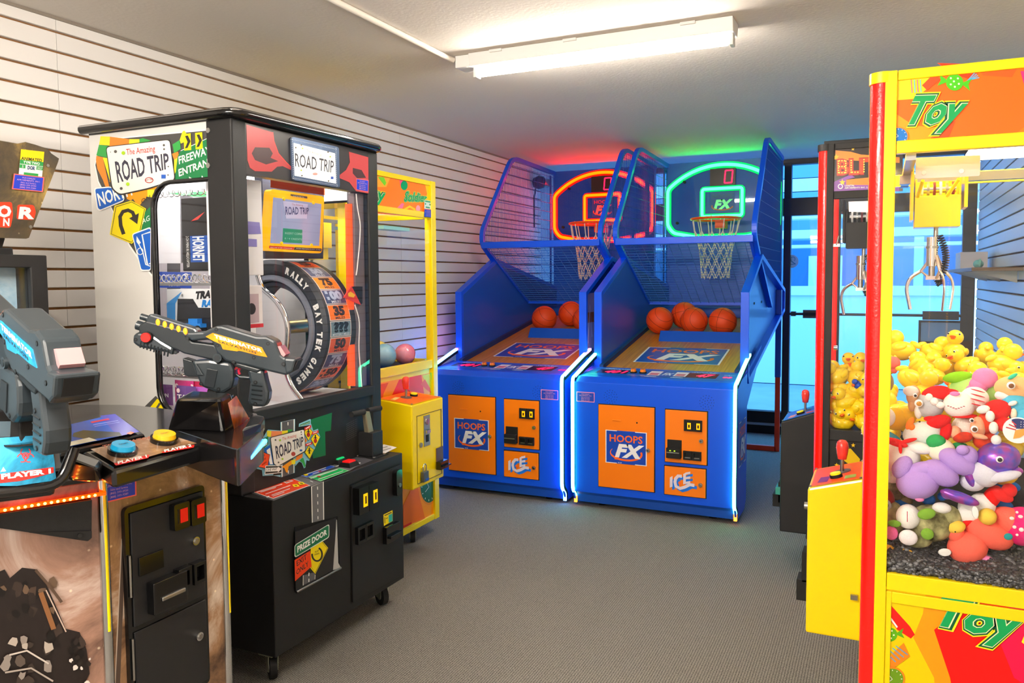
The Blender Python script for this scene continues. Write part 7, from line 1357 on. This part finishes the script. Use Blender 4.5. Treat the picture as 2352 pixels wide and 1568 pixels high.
led2 = MB().tube([AZ(540, 1072, .93), AZ(575, 1050, .935), AZ(609, 1012, .945)], .006, mat('lit_blue_cabinet_led', (.05, .35, 1, 1), .5, emit=5), 6).build('led_strip', GT); MB().tube([AZ(520, 1082, .905), AZ(545, 1075, .905)], .005, mat('lit_red_cabinet_led', (1, .02, .0, 1), .5, emit=4), 6).build('led_strip', GT)
# player one pod
e1 = up_(A_+d25*.02, 0)+Vector((.07, -.02, 0)); pp1 = PL(AZ(128, 1100, .955), -d25, (0, 0, 1)); tilt = Vector((-.35, .16, .9)).normalized(); pp1.v = (tilt-pp1.u*tilt.dot(pp1.u)).normalized(); pp1.n = pp1.u.cross(pp1.v).normalized()
fr_ = [pp1.px(-240, 1150), pp1.px(128, 1104), pp1.px(122, 1002), pp1.px(-240, 1010)]
bk = -pp1.n*.0+Vector((-.30, .12, 0))
b = MB(); b.hexa([fr_[0]-Vector((0, 0, .03)), fr_[1]-Vector((0, 0, .03)), fr_[1]+bk-Vector((0, 0, .03)), fr_[0]+bk-Vector((0, 0, .03)), fr_[3], fr_[2], fr_[2]+bk*.8, fr_[3]+bk*.8], M_gb); pod1 = b.build('gun_pedestal', GT, bevel=.008)
MB().tube(round_path([pp1.px(-240, 1158), pp1.px(60, 1124), pp1.px(140, 1112), pp1.px(170, 1030)], .03, 4), .012, M_gb, 8).build('pod_lip', GT)
a = Art(pp1, h=.009); W3 = lambda x, y: (x/3.136, y/3.136+700)
a.tri([W3(*p) for p in ((-600, 960), (0, 965), (300, 945), (360, 990), (385, 1110), (400, 1270), (250, 1290), (120, 1310), (0, 1310), (-600, 1380))], smoke('blue_smoke_print', '#0a3a4c', '#1688b0', '#48b8dc', 9))
rd_ = C('#e03838', .3)
for an in (90, 210, 330):
    cx, cy = W3(180+28*cos(radians(an)), 1095-28*sin(radians(an))); a.line([(cx+11*cos(t), cy+9.5*sin(t)) for t in [radians(an*-1+k) for k in range(40, 321, 20)]], 2.4, rd_)
a.line([(57.4+7.5*cos(t), 1049+7*sin(t)) for t in [k*pi/8 for k in range(17)]], 1.8, rd_)
a.poly([W3(*p) for p in ((-500, 1290), (0, 1225), (380, 1175), (382, 1215), (250, 1250), (140, 1275), (0, 1290), (-500, 1370))], C('#d8241c', .3)); a.text('PLAYER 1', W3(5, 1262), W3(362, 1218), W3(2, 1226), WT, fat=.05, E=W3(360, 1185)); a.tri([W3(*p) for p in ((0, 1210), (20, 1175), (40, 1205))], WT); a.build('player_print', pod1)
MB().hexa([AZ(140, 1105, .925), AZ(232, 1108, .925), AZ(255, 1070, .925), AZ(160, 1070, .925), AZ(150, 1050, .985), AZ(225, 1078, .968), AZ(238, 1060, .968), AZ(165, 1035, .985)], M_gb).build('pod_shoulder', GT, bevel=.010)
# red light strip and bracket under the pod
lst = MB(); p0_, p1_ = lpn.px(-20, 1170, .02), lpn.px(238, 1128, .02); lst.tube([p0_, p1_], .0045, mat('lit_red_strip', (1, .03, .0, 1), .5, emit=3.2), 6); ls_ = lst.build('led_strip', GT)
M_hot = mat('lit_amber_dot', (1, .45, .05, 1), .5, emit=9)
for k in range(15): q = p0_+(p1_-p0_)*(.10+.066*k*.86)+lpn.n*.004; o = MB().ball(q, .0032, M_hot, 6, 4).build('led', ls_)
br = MB(); q = [lpn.px(*p, .004) for p in ((-30, 1178), (206, 1142), (205, 1228), (196, 1236), (-30, 1203))]; br.prism(q, lpn.n*.02, M_black); br.prism([lpn.px(*p, .024) for p in ((60, 1216), (205, 1212), (205, 1228), (196, 1236))], lpn.n*.003, M_black); brk = br.build('bracket', GT, bevel=.002); c = lpn.px(177, 1222, .027); MB().cyl(c, c+lpn.n*.004, .005, M_blackg, 10).build('screw', brk)
# monitor and sign
MX = -2.30; mp = PL((MX, 0, 0), (0, 1, 0), (0, 0, 1))
yr = mp.px(108, 590).y; zt_ = mp.px(60, 585).z; yl = yr-.98
mb_ = MB(); y_i = mp.px(74, 700).y; z_i = mp.px(60, 614).z
mb_.ring([(MX, yl, .955), (MX, yr, .955), (MX, yr, zt_), (MX, yl, zt_)], [(MX, yl+.09, 1.03), (MX, y_i, 1.03), (MX, y_i, z_i), (MX, yl+.09, z_i)], (-.10, 0, 0), M_black); mon = mb_.build('monitor_bezel', GT, bevel=.004)
MB().box((MX-.30, yl+.02, .955), (MX-.10, yr-.02, zt_-.01), M_blackm).build('monitor_case', GT)
MB().box((MX-.075, yl+.09, 1.03), (MX-.07, y_i, z_i), smoke('lit_game_picture', '#3a5a78', '#9fc4dc', '#e4f0f0', 2.2)).build('screen', mon)
MB().box((MX-.02, yl+.09, 1.03), (MX-.016, y_i, z_i), M_glass).build('screen_glass', mon)
MB().prism([mp.px(*p, -.04) for p in ((-60, 568), (50, 568), (52, 586), (-60, 586))], (-.06, 0, 0), M_black).build('sign_bar', GT, bevel=.004); MB().prism([mp.px(*p, -.05) for p in ((-60, 545), (38, 545), (30, 572), (-60, 572))], (-.04, 0, 0), M_black).build('sign_neck', GT, bevel=.003)
so = [(-200, 318), (0, 323), (40, 330), (58, 326), (80, 332), (110, 342), (117, 352), (135, 364), (133, 372), (66, 546), (60, 548), (-200, 540)]
MB().prism([mp.px(*p, .0) for p in so], (-.012, 0, 0), M_blackg).build('sign_panel', GT)
a = Art(mp, h=.001); sg_ = smoke('storm_smoke_print', '#171c26', '#5a4c34', '#b89850', 3.4); a.tri(so, sg_)
H_ = lambda x, y: (x/2.987, y/2.987+320)
for q in (((-60, 430), (80, 430), (88, 520), (70, 606), (-60, 600)), ((118, 448), (230, 450), (245, 500), (230, 552), (112, 548))): a.tri([(p.x, p.y) for p in round_poly([Vector((*H_(*p), 0)) for p in q], 5, 3)], C('#e8381c', .3, emit=.2))
a.text('O', H_(-20, 530), H_(76, 530), H_(-20, 452), C('#dfe2e6', .3), fat=.05); a.text('R', H_(124, 540), H_(232, 542), H_(134, 462), C('#dfe2e6', .3), fat=.05); a.text('N', H_(18, 592), H_(62, 592), H_(20, 540), C('#dfe2e6', .3), fat=.04); a.build('sign_print', GT)
q = [H_(*p) for p in ((138, 68), (298, 86), (286, 255), (122, 245))]; a = Art(mp, h=.004); LL = lambda u, v: (q[0][0]+(q[1][0]-q[0][0])*u+(q[3][0]-q[0][0])*v, q[0][1]+(q[1][1]-q[0][1])*u+(q[3][1]-q[0][1])*v)
a.poly([LL(0, 0), LL(1, 0), LL(1, 1), LL(0, 1)], C('#f0f2ee')); a.poly([LL(0, 0), LL(1, 0), LL(1, .40), LL(0, .40)], C('#f4d800')); a.text('ANIMATED', LL(.04, .40), LL(.94, .40), LL(.04, .28), BK, fat=.03)
gsn = C('#2a9a4a'); a.poly([LL(0, .40), LL(1, .40), LL(1, .56), LL(0, .56)], gsn); a.text('TYPE TWO', LL(.15, .53), LL(.85, .53), LL(.15, .43), WT, fat=.03); a.poly([LL(0, .58), LL(.25, .58), LL(.25, .72), LL(0, .72)], gsn); a.poly([LL(.72, .58), LL(1, .58), LL(1, .72), LL(.72, .72)], gsn); a.text('5', LL(.1, .70), LL(.17, .70), LL(.1, .61), WT); a.text('2027', LL(.75, .70), LL(.97, .70), LL(.75, .61), WT); a.text('DOR', LL(.34, .74), LL(.66, .74), LL(.34, .60), C('#1c3a6a'), fat=.04); a.poly([LL(.2, .87), LL(.82, .87), LL(.82, .97), LL(.2, .97)], gsn); a.build('sticker', GT)
svc_sticker(mp, [H_(86, 235), H_(296, 260), H_(286, 362), H_(72, 342)], GT, h=.006)
for p in ((324, 180), (206, 600)): c = mp.px(*H_(*p)); MB().cyl(c, c+Vector((.004, 0, 0)), .005, M_steel, 10).build('screw', GT)

# ---------------------------------------------------------------- the guns, drawn in a local frame (u to the rear, v up, w to the viewer's side)
gpl = PL((-1.60, 1.62, 0), (cos(YAW), sin(YAW), 0), (0, 0, 1))
gu = lambda x, y: gpl.uv(x/4.355+300, y/4.355+600)
u0, v0 = gu(850, 1300)
def L2(pts): return [(gu(*p)[0]-u0, gu(*p)[1]-v0) for p in pts]
def make_gun(origin, udir, label, tagcol, lt, k_=1.0):
    T = thing('light_gun', origin, label, 'light gun', 'light guns on the shooting game'); O = Vector(origin); U = Vector(udir).normalized(); V = Vector((0, 0, 1)); W = U.cross(V).normalized(); W = W if W.dot(CAM-O) > 0 else -W
    P = lambda p, w=0: O+(U*p[0]+V*p[1]+W*w)*k_
    def ext(name, pts, w0, w1, m, bev=.004, par=None):
        q = L2(pts); return MB().prism([P(p, w0) for p in q], W*((w1-w0)*k_), m).build(name, par or T, bevel=bev)
    one = lambda x, y: L2([(x, y)])[0]
    sc = (L2([(1000, 0)])[0][0]-L2([(0, 0)])[0][0])/1000
    ext('barrel_shroud', [(110, 640), (185, 590), (560, 690), (640, 800), (860, 830), (1000, 975), (820, 975), (560, 915), (470, 870), (120, 790)], -.020, .020, M_gun2)
    ext('upper_cover', [(180, 580), (215, 520), (240, 530), (665, 665), (700, 700), (640, 775), (560, 745), (190, 640)], -.018, .018, M_gun, .005)
    ext('receiver', [(560, 745), (610, 705), (760, 700), (895, 640), (945, 640), (1290, 745), (1385, 745), (1475, 790), (1530, 925), (1560, 950), (1690, 965), (1650, 1085), (1580, 1130), (1430, 1095), (1180, 1030), (1030, 1000), (980, 985), (890, 900), (850, 800), (820, 775), (660, 790)], -.027, .027, M_gun, .006)
    ext('stock_end', [(1560, 955), (1690, 965), (1655, 1085), (1580, 1128)], -.032, .032, M_gun, .006)
    ext('handguard', [(110, 700), (280, 740), (350, 790), (470, 860), (455, 935), (400, 905), (120, 850), (60, 810), (65, 730)], -.026, .026, M_gun, .008)
    b = MB()
    for k in range(9): a1 = one(150+k*34, 790+k*11); a2 = one(138+k*34, 855+k*11); b.tube([P(a1, .026), P(a2, .025)], .0022, M_gun2, 5)
    tag(b.build('grip_ribs', T), kind='stuff')
    ext('foregrip', [(545, 960), (640, 990), (700, 1130), (755, 1150), (600, 1145), (560, 1120)], -.018, .018, M_gun2)
    ext('magazine', [(640, 985), (820, 975), (1030, 1008), (1060, 1080), (1060, 1180), (1040, 1260), (950, 1312), (870, 1295), (730, 1240), (690, 1130)], -.024, .024, M_gun, .008)
    ext('side_recess', [(800, 1060), (905, 1080), (870, 1255), (770, 1235)], .024, .026, M_gun2, .001); ext('fin', [(680, 1020), (700, 1010), (775, 1130), (700, 1130)], .018, .030, M_gun, .003)
    ext('rail_cover', [(1030, 985), (1180, 1030), (1330, 1070), (1290, 1110), (1180, 1085), (1060, 1040)], -.022, .022, M_gun2)
    ext('grip', [(1185, 1060), (1350, 1085), (1370, 1180), (1402, 1300), (1395, 1370), (1360, 1448), (1215, 1440), (1192, 1390), (1215, 1200), (1190, 1100)], -.020, .020, M_gun, .008)
    b = MB()
    for k in range(4): b.tube([P(one(1235, 1225+k*45), .0205), P(one(1340, 1240+k*45), .0205)], .002, M_gun2, 5)
    tag(b.build('grip_ribs', T), kind='stuff')
    b = MB().tube([P(one(1045, 1120)), P(one(1090, 1158)), P(one(1190, 1165))], .004, M_gun, 6).build('trigger_guard', T); MB().tube([P(one(1095, 1060)), P(one(1080, 1100)), P(one(1092, 1130))], .004, mat('red_trigger', '#c02040', .4), 6).build('trigger', T)
    for (x, y, r) in ((80, 640, 48), (120, 555, 32)): c = P(one(x, y)); d_ = (P(one(x+100, y+30))-c).normalized(); MB().cyl(c-d_*.004, c+d_*.05, r*sc, M_gun, 18).cyl(c-d_*.005, c-d_*.0042, r*sc*.6, C('#050505'), 14).build('muzzle', T)
    c = P(one(210, 752), .026); MB().cyl(c, c+W*.006, 58*sc, M_blackm, 22).cyl(c+W*.006, c+W*.011, 47*sc, mat('red_side_button', '#ee1408', .25, coat=.5, emit=.5), 22).build('side_button', T)
    for k in range(5): c = P(one(302+k*68, 606+k*22), .018); MB().ball(c, 30*sc, mat('lit_orange_led', (1, .22, .01, 1), .4, emit=2.2), 12, 8, (.85, .5, 1.15)).build('led', T)
    for p in ((895, 675), (608, 760), (1405, 815), (905, 832), (490, 902), (1265, 952), (1065, 995), (1562, 1015), (1272, 1200), (1272, 1412), (740, 1212), (912, 1266), (97, 775)):
        w = .027 if p[1] < 1000 and p[0] > 550 else .026 if p[0] < 550 else (.032 if p[0] > 1500 else .0242 if p[0] < 1100 else .0205); c = P(one(*p), w); MB().cyl(c-W*.001, c+W*.0009, 19*sc, C('#060708'), 14).cyl(c+W*.0009, c+W*.001, 9*sc, M_gun, 8).build('screw', T)
    c = P(one(908, 955), .026); MB().cyl(c, c+W*.006, 45*sc, M_gun, 20).cyl(c+W*.006, c+W*.007, 28*sc, M_gun2, 16).build('pivot_cap', T)
    o = ext('label_plate', [(790, 745), (860, 708), (1345, 850), (1400, 948), (1300, 930), (1150, 890), (1120, 885), (1100, 890), (960, 870), (940, 820), (870, 790)], .027, .0285, tagcol, 0)
    vs, fs, x0, x1, y0, y1 = glyphs('TERMINATOR', .05, 1.1); A1, B1, D1 = one(880, 755), one(1350, 900), one(875, 722); g = MB()
    for (dy, m_, hh, s0, s1) in ((0, WT, 1, 0, 1),): g.add([P((A1[0]+(B1[0]-A1[0])*((x-x0)/(x1-x0))+(D1[0]-A1[0])*y/.73, A1[1]+(B1[1]-A1[1])*((x-x0)/(x1-x0))+(D1[1]-A1[1])*y/.73), .0290) for x, y in vs], fs, m_)
    vs, fs, x0, x1, y0, y1 = glyphs('SALVATION', .02, 1.2); A1, B1, D1 = one(915, 800), one(1290, 915), one(910, 778); g.add([P((A1[0]+(B1[0]-A1[0])*((x-x0)/(x1-x0))+(D1[0]-A1[0])*y/.73, A1[1]+(B1[1]-A1[1])*((x-x0)/(x1-x0))+(D1[1]-A1[1])*y/.73), .0290) for x, y in vs], fs, C('#2a2a2c')); g.build('lettering', o)
    rw = MB(); q = L2([(1478, 845), (1520, 840), (1575, 925), (1545, 955)]); rw.prism([P(p, -.022) for p in q], W*.044, mat('red_lens_plastic', '#c08c8e', .15, coat=.8)); rw.build('rear_lens', T)
    q = [one(1655, 985), one(1640, 1075)]; MB().box(P((0, 0)), P((0, 0)), M_blackm) and None
    rb = MB(); pa, pb = P(one(1692, 985), 0), P(one(1650, 1085), 0); rb.hexa([pa-W*.026, pa+W*.026, pb+W*.026, pb-W*.026]+[v+U*.002 for v in (pa-W*.026, pa+W*.026, pb+W*.026, pb-W*.026)], M_blackm); rb.build('butt_plate', T)
    top = P(one(850, 1270)); MB().hexa([top+Vector((-.018, -.018, -lt)), top+Vector((.018, -.018, -lt)), top+Vector((.018, .018, -lt)), top+Vector((-.018, .018, -lt)), top+Vector((-.015, -.015, 0)), top+Vector((.015, -.015, 0)), top+Vector((.015, .015, 0)), top+Vector((-.015, .015, 0))], M_blackm).build('mount_post', T, bevel=.003)
    c = top-Vector((0, 0, lt)); MB().cyl(c, c-Vector((0, 0, .004)), .045, M_gb, 24).build('swivel_plate', T)
    return T
g2o = gpl.P(u0, v0); g2 = make_gun(g2o, (cos(YAW), sin(YAW), 0), 'dark grey toy rifle with an amber label in front of the prize machine', mat('amber_label', '#e8a81c', .3, col2='#c87c10', vscale=30), max(.02, g2o.z+.02-1.113))
g1o = AZ(52, 960, 1.079); make_gun(g1o, (.97, -.26, 0), 'dark grey toy rifle with a blue label, seen from behind over the blue pod', mat('cyan_label', '#1fa8dc', .3, col2='#1478a8', vscale=30), max(.02, g1o.z+.02-1.088), 1.24)

AZ = AZ0
